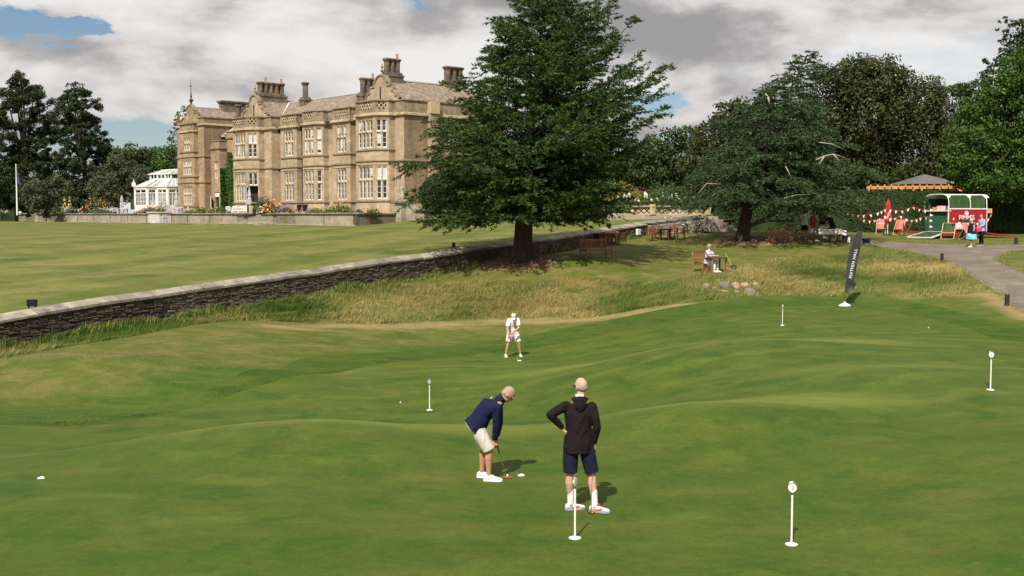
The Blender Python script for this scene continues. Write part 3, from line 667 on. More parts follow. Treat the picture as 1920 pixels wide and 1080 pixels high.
build_ground()

# dry strip along the foot of the bank: a thin sheet on the mown ground
def ribbon(name, line, w, mat, fn, off=.006, jitter=.25, seed=1):
    r = random.Random(seed); L = smooth_poly(line, 8); vs = []; fs = []
    for i, p in enumerate(L):
        a = L[max(i - 1, 0)]; b = L[min(i + 1, len(L) - 1)]; d = np.array(b) - np.array(a); d /= np.linalg.norm(d) + 1e-9; n = np.array([-d[1], d[0]])
        ww = w * (1 + jitter * math.sin(i * .37) + jitter * r.uniform(-.5, .5)); end = min(1, i / 6, (len(L) - 1 - i) / 6) + .02
        for k in range(7):
            q = np.array(p) + n * ww * end * (k / 6 - .5); vs.append((q[0], q[1], fn(q[0], q[1]) + off * (1 if 0 < k < 6 else .2)))
    for i in range(len(L) - 1):
        for k in range(6): fs.append((i * 7 + k, i * 7 + k + 1, (i + 1) * 7 + k + 1, (i + 1) * 7 + k))
    mb = MB(); mb.add(vs, fs); o = mb.build(name, mat, smooth=True)
    if o.data.polygons[len(fs) // 2].normal.z < 0: o.data.flip_normals()
    return tag(o, kind='structure')

# ---------------------------------------------------------------- upper lawn
def build_lawn():
    cor = wall_pt(WL, -.1)
    bd = [tuple(wall_pt(t, -.1)) for t in np.linspace(-20, WL, 40)] + [(13.1, 77.3), (16, 78.6), (16, 96), (-4, 112), (-14.4, 106), (-69, 158), (-110, 166), (-110, 40)]
    pts = polar_pts(20, 170, 1.018, -46, 14, .5); pts = pts[inside(bd, pts)]
    V2, T = cdt_regions([bd], [tuple(p) for p in pts]); cen = V2[T].mean(1)
    sheet('lawn', V2, T, inside(bd, cen), M['lawn'], zup)
build_lawn()
# ---------------------------------------------------------------- long retaining wall (dry stone, sloping cope)
def rough_stone(name, mat, seed):
    r = random.Random(seed); mb = MB(); mb.box((0, 0, 0), (1, 1, 1))
    bm = bmesh.new(); me = bpy.data.meshes.new(name); me.from_pydata(mb.v, [], mb.f); bm.from_mesh(me)
    bmesh.ops.bevel(bm, geom=bm.edges[:], offset=.09, segments=1, affect='EDGES')
    for v in bm.verts:
        v.co += Vector((r.uniform(-.05, .05), r.uniform(-.07, .07), r.uniform(-.06, .06)))
    bm.to_mesh(me); bm.free(); me.materials.append(mat); return me
def stones_along(parent, name, p0, dirv, nrm, t0, t1, zfun_lo, zfun_hi, ch, wr, meshes, seed, depth=.14, mat=None, limit=300, order=1, base=0.0):
    """courses of stones; the first `limit` (nearest first) become parts, the rest one joined part"""
    r = random.Random(seed); spec = []
    ang = math.atan2(dirv[1], dirv[0])
    hmax = max(zfun_hi(t) - zfun_lo(t) for t in np.linspace(t0, t1, 12)) ; k = 0; zz = 0.0
    while zz < hmax:
        h = ch * r.uniform(.7, 1.3); t = t0 + r.uniform(-.3, 0)
        while t < t1:
            w = r.uniform(*wr); tm = t + w / 2
            ztop = zfun_hi(tm) - zz
            if ztop - h > zfun_lo(tm) - .12 and tm < t1 and tm > t0:
                spec.append((tm, ztop - h / 2, w - .018, h - .016, r.uniform(0, .05), r.randrange(len(meshes)), r.uniform(-.03, .03)))
            t += w
        zz += h
    spec.sort(key=lambda s: s[0] * order)
    vs = []; fs = []; b = 0
    for i, (t, z, w, h, pr, mi, ro) in enumerate(spec):
        c = p0 + dirv * t + nrm * (pr - depth / 2 + .03 + base)
        if i < limit:
            o = bpy.data.objects.new(name, meshes[mi]); C.objects.link(o); o.parent = parent
            o.location = (c[0], c[1], z); o.rotation_euler = (0, ro, ang); o.scale = (w, depth, h)
        else:
            me = meshes[mi]; co = np.array([v.co[:] for v in me.vertices]) * (w, depth, h)
            ca, sa = math.cos(ang), math.sin(ang); q = np.column_stack([co[:, 0] * ca - co[:, 1] * sa + c[0], co[:, 0] * sa + co[:, 1] * ca + c[1], co[:, 2] + z])
            vs.append(q); fs += [tuple(x + b for x in p.vertices) for p in me.polygons]; b += len(q)
    if vs:
        mb = MB(); mb.v = [tuple(p) for p in np.concatenate(vs)]; mb.f = fs; mb.m = [0] * len(fs)
        o = mb.build('stones', mat or meshes[0].materials[0], parent); o['kind'] = 'stuff'
V2 = lambda a: Vector((a[0], a[1]))
def retaining_wall():
    T = thing('retaining_wall', 'long dark dry stone retaining wall with pale sloping cope, edging the upper lawn', 'wall')
    mb = MB(); ts = np.linspace(-12, WL + .25, 60)
    sec = []
    for t in ts:
        z1 = wall_top(t) - .24; q = wall_pt(t, .10); zb = zl(*wall_pt(t, .4)) - .5
        sec.append([(*wall_pt(t, .10), z1), (*wall_pt(t, .10), zb), (*wall_pt(t, -.4), zb), (*wall_pt(t, -.4), z1)])
    vs = [p for s in sec for p in s]; fs = []
    for i in range(len(ts) - 1):
        for k in range(4): fs.append((i * 4 + k, i * 4 + (k + 1) % 4, (i + 1) * 4 + (k + 1) % 4, (i + 1) * 4 + k))
    fs += [(0, 1, 2, 3), tuple(len(vs) - 4 + k for k in (3, 2, 1, 0))]
    mb.add(vs, fs); mb.build('wall_core', M['haha_back'], T)
    meshes = [rough_stone('stone', M['haha'], s) for s in range(7)]
    stones_along(T, 'stone', V2(WA), V2(WU), V2(WN), -1.0, WL + .1, lambda t: zl(*wall_pt(t, .35)) - .1, lambda t: wall_top(t) - .26, .082, (.16, .50), meshes, 5, depth=.2, base=.12)
    # coping slabs, each one a part, lying back towards the lawn
    r = random.Random(2); t = -11.0
    base = wall_pt(0, 0)
    while t < WL + .2:
        w = r.uniform(.75, 1.25); t1 = min(t + w, WL + .3); m = MB(); g = .012
        dz = r.uniform(-.015, .015); tl = r.uniform(-.02, .02)
        za, zb = wall_top(t) + dz, wall_top(t1) + dz
        def sec(tt, z):
            f = wall_pt(tt, .22); b = wall_pt(tt, -.38); mid = wall_pt(tt, -.22)
            return [(f[0], f[1], z - .26), (f[0], f[1], z - .17 + tl), (mid[0], mid[1], z), (b[0], b[1], z - .03), (b[0], b[1], z - .26)]
        A = sec(t + g, za); B = sec(t1 - g, zb); n = 5
        m.add(A + B, [tuple(reversed(range(n))), tuple(range(n, 2 * n))] + [(i, (i + 1) % n, n + (i + 1) % n, n + i) for i in range(n)])
        o = m.build('coping_stone', M['coping'], T); o.data.update()
        bmm = bmesh.new(); bmm.from_mesh(o.data); bmesh.ops.recalc_face_normals(bmm, faces=bmm.faces); bmm.to_mesh(o.data); bmm.free()
        t = t1
retaining_wall()

def front_wall():
    """lower rubble wall running right from the corner, steps at its end"""
    p0 = Vector((WB[0] + .2, WB[1] + .15)); p1 = P(1319, 405, 76.8); p1 = Vector((p1.x, p1.y)); d = (p1 - p0); L = d.length; d.normalize(); n = Vector((d.y, -d.x))
    T = thing('stone_wall', 'low pale rubble wall behind the round tables, flowers growing against it', 'wall')
    ztop = lambda t: -.52 + (.42) * t / L
    mb = MB()
    vs = []
    for t in (0, L):
        for off, z in ((.0, ztop(t) - .1), (.0, -2.2), (-.45, -2.2), (-.45, ztop(t) - .1)):
            q = p0 + d * t + n * off; vs.append((q.x, q.y, z))
    mb.add(vs, [(0, 1, 5, 4), (1, 2, 6, 5), (2, 3, 7, 6), (3, 0, 4, 7), (3, 2, 1, 0), (4, 5, 6, 7)]); mb.build('wall_core', M['terrace_dark'], T)
    meshes = [rough_stone('stone', M['rubble'], s + 20) for s in range(6)]
    stones_along(T, 'stone', p0, d, n, 0, L, lambda t: zl(*(p0 + d * t + n * .2)) - .1, lambda t: ztop(t) - .1, .14, (.22, .6), meshes, 9, depth=.16, limit=290)
    t = 0; r = random.Random(4)
    while t < L - .1:
        w = min(r.uniform(.7, 1.1), L - t); m = MB(); q = p0 + d * (t + w / 2) + n * (-.2)
        m.box((q.x, q.y, ztop(t + w / 2) - .02), (w - .02, .62, .17), rz=math.atan2(d.y, d.x)); m.build('coping_stone', M['rubble'], T); t += w
    # steps
    S2 = thing('garden_steps', 'short flight of stone steps at the end of the low rubble wall', 'steps')
    q0 = p0 + d * (L + .05); ang = math.atan2(d.y, d.x); zb = zl(q0.x + 1.5, q0.y)
    nst = 5; rise = (-.12 - zb) / nst
    for i in range(nst):
        m = MB(); w = 2.6 - i * .42
        q = q0 + d * (w / 2) + n * (-.3 - .0 * i)
        m.box((q.x, q.y, zb + rise * (i + .5)), (w, 1.3, rise - .006), rz=ang); m.build('step', M['rubble'], S2)
front_wall()

def balustrade():
    T = thing('garden_balustrade', 'pale stone balustrade with a pierced band of crosses above the rubble wall', 'balustrade')
    a = P(1128, 400, 90); b = P(1335, 400, 90); a = Vector((a.x, a.y)); b = Vector((b.x, b.y)); d = (b - a); L = d.length; d.normalize(); ang = math.atan2(d.y, d.x); n = Vector((d.y, -d.x))
    z0 = -.75
    def bx(name, t0, t1, zlo, zhi, dep, mat, off=0):
        q = a + d * ((t0 + t1) / 2) + n * off; m = MB(); m.box((q.x, q.y, (zlo + zhi) / 2), (t1 - t0, dep, zhi - zlo), rz=ang); return m.build(name, mat, T)
    bx('wall', 0, L, z0, -.02, .4, M['terrace'])
    bx('rail', 0, L, -.018, .06, .34, M['trim_light']); bx('coping', 0, L, .60, .74, .5, M['coping']); bx('rail', 0, L, .51, .597, .30, M['trim_light'])
    posts = [L * f for f in (.0, .46, .96)]
    for t in posts: bx('post', t - .22, t + .22, -.017, .80, .56, M['trim_light'])
    cw = .47; t = .35; z0b, z1b = .065, .505
    u = Vector((d.x, d.y, 0)); nn = Vector((n.x, n.y, 0))
    while t < L - .3:
        if min(abs(t - p) for p in posts) > .42:
            c = Vector(((a + d * t).x, (a + d * t).y, 0)); zm = (z0b + z1b) / 2; g = .06
            m = MB()
            for tri in (((-cw / 2 + g, z0b), (cw / 2 - g, z0b), (0, zm - g)), ((cw / 2 - g, z1b), (-cw / 2 + g, z1b), (0, zm + g)), ((-cw / 2, z1b - g), (-cw / 2, z0b + g), (-g, zm)), ((cw / 2, z0b + g), (cw / 2, z1b - g), (g, zm))):
                f = [c + u * x + Vector((0, 0, z)) + nn * .08 for x, z in tri]; k = [p - nn * .16 for p in f]
                m.add(f + k, [(0, 1, 2), (5, 4, 3), (0, 3, 4, 1), (1, 4, 5, 2), (2, 5, 3, 0)])
            m.build('pierced_panel', M['trim_light'], T)
        t += cw
balustrade()
# ---------------------------------------------------------------- the country house (local frame: x = along the front to the left, y = outward, z up)
HO = Vector((-11.88, 124.1, 0)); HU = Vector((-.669, .743, 0)).normalized(); HN = Vector((-.743, -.669, 0)).normalized(); HA = math.atan2(HU.y, HU.x)
def fa(px, b):
    k = (px - 960) / F; x0 = HO.x + b * HN.x; y0 = HO.y + b * HN.y
    return (k * y0 - x0) / (HU.x - k * HU.y)
def hw(a, b, z=0): p = HO + HU * a + HN * b; return Vector((p.x, p.y, z))
house = thing('country_house', 'large sandstone country house with curved gables, bay windows and tall chimneys', 'house', HO, HA)
def panel(mb, p0, p1, z0, z1, wins=(), rev=.28):
    """wall face from p0 to p1 (2D, seen from outside p0 is on the right) with real openings. wins: (s0,s1,za,zb)"""
    p0 = Vector(p0); p1 = Vector(p1); d = p1 - p0; L = d.length; d.normalize(); n = Vector((-d.y, d.x))   # outward for this winding
    def pt(s, z, o=0): q = p0 + d * s + n * o; return (q.x, q.y, z)
    xs = sorted({0, L, *[w[0] for w in wins], *[w[1] for w in wins]}); zs = sorted({z0, z1, *[w[2] for w in wins], *[w[3] for w in wins]})
    for i in range(len(xs) - 1):
        for j in range(len(zs) - 1):
            cx, cz = (xs[i] + xs[i + 1]) / 2, (zs[j] + zs[j + 1]) / 2
            if any(w[0] < cx < w[1] and w[2] < cz < w[3] for w in wins): continue
            mb.quad(pt(xs[i + 1], zs[j]), pt(xs[i], zs[j]), pt(xs[i], zs[j + 1]), pt(xs[i + 1], zs[j + 1]))
    for s0, s1, za, zb in wins:
        mb.quad(pt(s0, za), pt(s0, za, -rev), pt(s0, zb, -rev), pt(s0, zb)); mb.quad(pt(s1, za, -rev), pt(s1, za), pt(s1, zb), pt(s1, zb, -rev))
        mb.quad(pt(s0, zb), pt(s0, zb, -rev), pt(s1, zb, -rev), pt(s1, zb)); mb.quad(pt(s0, za, -rev), pt(s0, za), pt(s1, za), pt(s1, za, -rev))
def frame_pt(p0, p1):
    p0 = Vector(p0); p1 = Vector(p1); d = (p1 - p0).normalized(); n = Vector((-d.y, d.x)); return p0, d, n
wr = random.Random(11)
def window(p0, p1, s0, s1, za, zb, lights, tz, parent, blind=0, blind_lo=0, bars=(2, 3), mull=.14, stone=None, door=False):
    """mullioned window: stone frame mesh; sub-parts glass, sash, blind"""
    p0, d, n = frame_pt(p0, p1); W_ = s1 - s0; ang = math.atan2(d.y, d.x); stone = stone or M['trim_light']
    def bx(mb, s, z, w, h, dep, o):
        q = p0 + d * s + n * o; mb.box((q.x, q.y, z), (w, dep, h), rz=ang)
    fr = MB(); o = -.13
    bx(fr, s0 + .06, (za + zb) / 2, .118, zb - za, .16, o); bx(fr, s1 - .06, (za + zb) / 2, .118, zb - za, .16, o)
    bx(fr, (s0 + s1) / 2, zb - .06, W_ - .24, .118, .16, o); bx(fr, (s0 + s1) / 2, za + .05, W_ - .24, .10, .16, o)
    lw = (W_ - .24 - mull * (lights - 1)) / lights
    for i in range(1, lights):
        s = s0 + .12 + i * lw + (i - .5) * mull; bx(fr, s, (za + zb) / 2, mull, zb - za - .24, .15, o)
    rows = [(za + .1, tz - .07), (tz + .07, zb - .12)] if tz else [(za + .1, zb - .12)]
    if tz:
        for i in range(lights):
            s = s0 + .12 + i * (lw + mull) + lw / 2; bx(fr, s, tz, lw, .14, .15, o)
    w = fr.build('window', stone, parent)
    gl = MB(); q = p0 + d * ((s0 + s1) / 2) + n * (-.235); gl.box((q.x, q.y, (za + zb) / 2), (W_ - .1, .02, zb - za - .1), rz=ang); gl.build('glass', M['glass'], w)
    sa = MB(); bl = []; cu = []
    for ri, (ra, rb) in enumerate(rows):
        for i in range(lights):
            c = s0 + .12 + i * (lw + mull) + lw / 2; f = .055; hh = rb - ra
            for sx in (-1, 1): bx(sa, c + sx * (lw / 2 - f / 2), (ra + rb) / 2, f, hh, .05, -.195)
            for z in (ra + f, rb - f / 2): bx(sa, c, z, lw - 2 * f, f * (1.8 if z < ra + .1 else 1), .05, -.195)
            nb = bars[0] if ri == 1 or not tz else bars[1]
            for k in range(1, nb): bx(sa, c, ra + hh * k / nb, lw - 2 * f, .032, .035, -.195)
            b = blind if (ri == 1 or not tz) else blind_lo
            if wr.random() < b: q_ = MB(); bl.append(q_); bx(q_, c, (ra + rb) / 2 + (.0 if b > .95 else hh * .12), lw - 2 * f - .004, hh * (.97 if b > .95 else .72), .012, -.218)
            elif wr.random() < .35:
                sx = wr.choice((-1, 1)); q_ = MB(); cu.append(q_); bx(q_, c + sx * (lw / 2 - .13), (ra + rb) / 2, .12, hh - .1, .01, -.219)
    sa.build('sash', M['white'], w)
    for q_ in bl: q_.build('blind', M['blind'], w)
    for q_ in cu: q_.build('curtain', M['curtain'], w)
    return w
def molding(name, line, z0, z1, out, mat, parent, inner=.05, close=False, slope=0):
    """trim along an open plan polyline (right to left), mitred"""
    pts = [Vector(p) for p in line]; n = len(pts); off = []
    for i in range(n):
        ns = []
        if i > 0: d = (pts[i] - pts[i - 1]).normalized(); ns.append(Vector((-d.y, d.x)))
        if i < n - 1: d = (pts[i + 1] - pts[i]).normalized(); ns.append(Vector((-d.y, d.x)))
        if len(ns) == 1: off.append(ns[0])
        else:
            b = (ns[0] + ns[1]); b.normalize(); off.append(b / max(b.dot(ns[0]), .3))
    mb = MB(); vs = []
    for p, o in zip(pts, off):
        a = p + o * out; b = p - o * inner
        vs += [(b.x, b.y, z0), (a.x, a.y, z0), (a.x, a.y, z1 - slope), (b.x, b.y, z1)]
    fs = []
    for i in range(n - 1):
        for k in range(4): fs.append((i * 4 + k, (i + 1) * 4 + k, (i + 1) * 4 + (k + 1) % 4, i * 4 + (k + 1) % 4))
    fs += [(3, 2, 1, 0), tuple(4 * n - 4 + k for k in range(4))]
    mb.add(vs, fs); o = mb.build(name, mat, parent)
    bm = bmesh.new(); bm.from_mesh(o.data); bmesh.ops.recalc_face_normals(bm, faces=bm.faces); bm.to_mesh(o.data); bm.free()
    return o
Z_ST, Z_CO, Z_PA = 5.93, 10.95, 12.72
RB = [(1.75, 0), (1.75, .78), (2.93, 1.96), (6.43, 1.96), (7.61, .78), (7.61, 0)]
B4 = [(11.2, -1.3), (11.2, -.42), (14.9, -.42), (14.9, -1.3)]
B3 = [(17.2, -1.3), (17.2, -.58), (18.0, .22), (20.7, .22), (21.5, -.58), (21.5, -1.3)]
B2 = [(23.15, -1.3), (23.15, -.42), (27.0, -.42), (27.0, -1.3)]
LB = [(30.5, 0), (30.5, .78), (31.68, 1.96), (35.18, 1.96), (36.36, .78), (36.36, 0)]
line = [(0, -15), (0, 0)] + RB + [(9.35, 0), (9.35, -1.3)] + B4 + B3 + B2 + [(28.65, -1.3), (28.65, 0)] + LB + [(38.1, 0), (38.1, -14)]
def two_floor(s0, s1, bl=(0, 0, 0, 0)):
    return [(s0, s1, 7.32, 10.62, bl[0], bl[1]), (s0, s1, 1.66, 5.48, bl[2], bl[3])]
def facade():
    faces = []; wins = {}
    def setw(i, l, specs): wins[i] = (l, specs)
    L_ = [Vector(p) for p in line]
    idx = {p: i for i, p in enumerate(line)}
    def seg(p): return idx[p]
    setw(seg(RB[2]), 4, two_floor(.28, 3.22, (.35, .1, .15, 0))); setw(seg(RB[1]), 2, two_floor(.16, 1.51, (.5, .4, 1, 0)))
    setw(seg(RB[3]), 2, two_floor(.16, 1.51, (0, 0, 0, 0)))
    setw(seg(B4[1]), 3, two_floor(.85, 2.95, (.2, .1, 0, 0))); setw(seg(B2[1]), 3, two_floor(.85, 3.05, (0, .3, 0, 0)))
    setw(seg(B3[2]), 3, two_floor(.25, 2.45, (.2, .6, .1, 0))); setw(seg(B3[1]), 1, two_floor(.18, .95, (1, .4, 0, 0))); setw(seg(B3[3]), 1, two_floor(.18, .95))
    setw(seg(LB[2]), 4, two_floor(.28, 3.22, (.3, .2, .1, .1))); setw(seg(LB[1]), 2, two_floor(.16, 1.51, (1, .4, 0, 0))); setw(seg(LB[3]), 2, two_floor(.16, 1.51))
    # side wall towards the trees
    setw(0, 3, [(7.0, 9.2, 7.32, 10.62, 0, 0), (7.0, 9.2, 1.66, 5.48, 0, 0)])
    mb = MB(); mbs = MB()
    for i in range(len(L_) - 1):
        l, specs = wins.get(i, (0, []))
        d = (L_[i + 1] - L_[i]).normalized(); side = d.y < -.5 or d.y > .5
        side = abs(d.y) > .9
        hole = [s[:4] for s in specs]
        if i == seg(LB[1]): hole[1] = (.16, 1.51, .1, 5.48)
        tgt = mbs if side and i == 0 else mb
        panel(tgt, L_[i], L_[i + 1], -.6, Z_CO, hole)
        for k, s in enumerate(specs):
            if i == seg(LB[1]) and k == 1:
                window(L_[i], L_[i + 1], .16, 1.51, 3.7, 5.48, 2, None, house, bars=(2, 2))     # transom lights over the open garden door
                continue
            tz = s[2] + (s[3] - s[2]) * (.56 if s[2] > 6 else .58)
            window(L_[i], L_[i + 1], s[0], s[1], s[2], s[3], l if i else 3, tz, house, blind=s[4], blind_lo=s[5])
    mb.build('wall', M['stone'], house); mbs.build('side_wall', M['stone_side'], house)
    molding('plinth', line, -.5, 1.15, .10, M['stone'], house)
    molding('string_course', line, Z_ST - .02, Z_ST + .16, .13, M['trim'], house, slope=.05)
    molding('cornice', line, Z_CO, Z_CO + .34, .24, M['trim_light'], house, slope=.10)
    # sills
    for b in (RB, LB, B3, B4, B2):
        molding('sill', b, 1.44, 1.62, .14, M['trim'], house, slope=.05); molding('sill', b, 7.12, 7.29, .13, M['trim'], house, slope=.05)
        molding('hood_mould', b, 5.54, 5.62, .05, M['trim_light'], house); 
    # parapet: plain lengths; pierced lengths on the bays
    pi = [p for p in line]
    def inset(l, o): return l
    mp = MB(); md = MB(); lat = []
    bays = [set(map(tuple, b)) for b in (RB, B4, B3, B2, LB)]
    for i in range(len(L_) - 1):
        a, b = line[i], line[i + 1]; L = (L_[i + 1] - L_[i]).length
        pierced = any(a in s and b in s for s in bays) and L > .9
        if not pierced: panel(mp, a, b, Z_CO + .34, Z_PA - .18)
        else:
            panel(mp, a, b, Z_CO + .34, Z_CO + .72); p0, d, n = frame_pt(a, b)
            panel(mp, a, b, Z_PA - .34, Z_PA - .18)
            q0 = p0 - n * .2; q1 = Vector(b) - n * .2; panel(md, q0, q1, Z_CO + .6, Z_PA - .2)
            # end piers
            for s in (.16, L - .16):
                q = p0 + d * s - n * .09; mp.box((q.x, q.y, (Z_CO + .72 + Z_PA - .34) / 2), (.32, .2, Z_PA - .34 - Z_CO - .72), rz=math.atan2(d.y, d.x))
            nn = max(2, int((L - .64) / .42)); st = (L - .64) / nn
            for k in range(nn):
                c = p0 + d * (.32 + st * (k + .5)) - n * .07
                m = MB(); u = Vector((d.x, d.y, 0)) * (st * .5); zc0, zc1 = Z_CO + .73, Z_PA - .35
                for s in (1, -1): m.bar(Vector((c.x, c.y, zc0)) - u * s, Vector((c.x, c.y, zc1)) + u * s, .10, .10, up=(n.x, n.y, 0))
                lat.append(m)
    mp.build('parapet', M['trim'], house); md.build('parapet_back', M['chimney'], house)
    big = MB()
    for m in lat: big.add(m.v, m.f)
    big.build('pierced_tracery', M['trim_light'], house)['kind'] = 'stuff'
    molding('parapet_coping', line, Z_PA - .18, Z_PA, .12, M['trim'], house, inner=.35, slope=.04)
facade()
# flat roofs on the bays and everything behind the parapet
mb = MB(); mb.prism([p for p in line][1:] + [(38.1, -14), (0, -15)][:1], Z_CO + .3, Z_CO + .32)
mb = MB(); mb.box((19, -7.6, Z_CO + .35), (37.8, 14, .1)); mb.build('roof_deck', M['lead_dark'], house)

def gable(ac, b, zb, sc, parent, slit=True, top='finial', mat=None, coping=None):
    mat = mat or M['stone']; coping = coping or M['trim']
    # half profile (x, z)
    H = [(3.15, 0), (3.15, .45), (2.95, .45)]
    for k in range(7):
        t = k / 6 * math.pi / 2; H.append((2.95 - .95 * (math.sin(t)), .45 + 1.0 * (1 - math.cos(t))) if False else (2.05 + .9 * math.cos(t), .45 + .95 * math.sin(t)))
    H += [(2.05, 2.0), (1.18, 2.0)]
    arc = []
    for k in range(9):
        t = k / 8 * math.pi / 2; arc.append((1.18 * math.cos(t), 2.15 + 1.1 * math.sin(t)))
    H += arc
    prof = [(x * sc, z * sc) for x, z in H]; full = prof + [(-x, z) for x, z in reversed(prof[:-1])]
    def body(name, pl, y0, y1, m):
        mb = MB(); n = len(pl)
        vs = [(ac + x, y0, zb + z) for x, z in pl] + [(ac + x, y1, zb + z) for x, z in pl]
        mb.add(vs, [tuple(range(n)), tuple(reversed(range(n, 2 * n)))] + [(i, n + i, n + (i + 1) % n, (i + 1) % n) for i in range(n)])
        o = mb.build(name, m, parent); bm = bmesh.new(); bm.from_mesh(o.data); bmesh.ops.recalc_face_normals(bm, faces=bm.faces); bm.to_mesh(o.data); bm.free(); return o
    body('gable', full, b, b - .42, mat)
    # raised coping following the outline
    mb = MB()
    for i in range(2, len(full) - 3):
        (x0, z0), (x1, z1) = full[i], full[i + 1]
        if abs(x0 - x1) + abs(z0 - z1) < .02: continue
        mb.bar((ac + x0, b - .2, zb + z0), (ac + x1, b - .2, zb + z1), .62, .16 * sc + .02)
    mb.build('gable_coping', coping, parent)
    if slit:
        m = MB(); m.box((ac, b + .012, zb + 1.1 * sc), (.32, .03, 1.7 * sc)); m.build('slit_window', M['dark_in'], parent)
        m = MB(); 
        for s in (-1, 1): m.box((ac + s * .22, b + .03, zb + 1.1 * sc), (.1, .07, 1.9 * sc))
        m.build('slit_surround', M['trim_light'], parent)
    zt = zb + 3.25 * sc
    m = MB()
    if top == 'finial': m.lathe([(.16, 0), (.10, .18), (.10, .3), (.22, .42), (.22, .5), (.08, .6), (.08, .72), (.17, .84), (.15, .98), (.05, 1.1), (.07, 1.2), (.02, 1.32)], (ac, b - .2, zt + .05), 8)
    else: m.lathe([(.2, 0), (.12, .3), (.32, .55), (.32, .7), (.1, .9), (.1, 1.1), (.2, 1.25), (.08, 1.4), (.12, 1.6), (.04, 1.8), (.03, 3.2), (.01, 3.7)], (ac, b - .2, zt + .05), 8); m.box((ac + .1, b - .2, zt + 2.7), (.7, .03, .14)); m.box((ac, b - .2, zt + 2.3), (.4, .05, .05))
    m.build('finial', M['trim'] if top == 'finial' else M['iron'], parent, smooth=False)
gable(4.68, -.25, 12.45, 1.0, house); gable(33.43, -.25, 12.45, 1.0, house)

def roof_quad(mb, pts): mb.add(pts, [tuple(range(len(pts)))])
def roofs():
    mb = MB(); e = 12.5
    # right wing ridge runs back from the gable
    zr = 15.25
    roof_quad(mb, [(.35, -.4, e), (4.68, -.4, zr), (4.68, -12, zr), (.35, -15, e)]); roof_quad(mb, [(4.68, -.4, zr), (9.0, -.4, e), (9.0, -15, e), (4.68, -12, zr)])
    roof_quad(mb, [(.35, -15, e), (4.68, -12, zr), (9, -15, e)])
    # middle roof, ridge parallel to the front
    z2 = 14.95; yr = -5.4
    roof_quad(mb, [(8.6, -1.55, e), (29.4, -1.55, e), (33.43, yr, z2), (4.68, yr, z2)]); roof_quad(mb, [(4.68, yr, z2), (33.43, yr, z2), (33, -9.6, e), (5, -9.6, e)])
    # left wing
    roof_quad(mb, [(29.0, -.4, e), (33.43, -.4, zr), (33.43, -13.8, zr), (29.0, -14, e)]); roof_quad(mb, [(33.43, -.4, zr), (37.8, -.4, e), (37.8, -14, e), (33.43, -13.8, zr)])
    o = mb.build('roof', M['slate'], house)
    rl = MB(); rl.bar((4.68, -.7, zr + .04), (4.68, -12, zr + .04), .3, .12); rl.bar((33.43, -.7, zr + .04), (33.43, -13.8, zr + .04), .3, .12); rl.bar((5, yr, z2 + .04), (33.2, yr, z2 + .04), .26, .12)
    rl.bar((29.35, -1.6, e + .08), (33.1, yr + .2, z2 + .06), .55, .06); rl.bar((8.7, -1.6, e + .08), (5.0, yr + .2, z2 + .06), .45, .06)
    rl.build('ridge_lead', M['lead'], house)
roofs()
def chimney(a, b, z0, z1, n=1, dirv=(0, -1), shaft=.62, name='chimney', wide=.2, pots=()):
    m = MB(); dx, dy = dirv; w = shaft * 1.28
    L = n * w
    cx = a + dx * (L - w) / 2; cy = b + dy * (L - w) / 2
    sx = (L if dx else w) + .25; sy = (L if dy else w) + .25
    m.box((cx, cy, z0 - .6), (sx + .1, sy + .1, 2.4)); m.box((cx, cy, z0 + .7), (sx + .25, sy + .25, .2)); m.box((cx, cy, z0 + .95), (sx, sy, .3), taper=.9)
    for i in range(n):
        x = a + dx * w * i; y = b + dy * w * i
        m.lathe([(shaft * .58, z0 + 1.0), (shaft * .58, z1 - .42), (shaft * .66, z1 - .40), (shaft * .66, z1 - .3), (shaft * .86, z1 - .2), (shaft * .92, z1 - .08), (shaft * .70, z1 + .02), (shaft * .4, z1 + .06)], (x, y, 0), 8)
    o = m.build(name, M['chimney'], house)
    for i in pots:
        p = MB(); x = a + dx * w * i; y = b + dy * w * i; p.lathe([(.17, z1), (.15, z1 + .55), (.18, z1 + .6), (.12, z1 + .6)], (x, y, 0), 10); p.build('chimney_pot', POTM, o)
POTM = mk('terracotta', (.50, .20, .13), (.4, .15, .1), rough=.8)
def mk_chimneys():
    chimney(4.68, -1.1, 15.0, 17.65, 3, (0, -1), .56, pots=(2,))
    chimney(fa(683, -2.6), -2.6, 13.4, 16.2, 3, (0, -1), .56, pots=(2,))
    chimney(4.68, -9.9, 14.8, 17.5, 3, (0, -1), .7)
    chimney(33.43, -1.2, 15.0, 17.5, 5, (0, -1), .62, pots=(1, 4))
    chimney(fa(576, -4.6), -4.6, 14.2, 17.2, 1, (0, -1), .62)
    chimney(fa(451, -1.2), -1.2, 12.3, 14.9, 1, (0, -1), .62)
mk_chimneys()
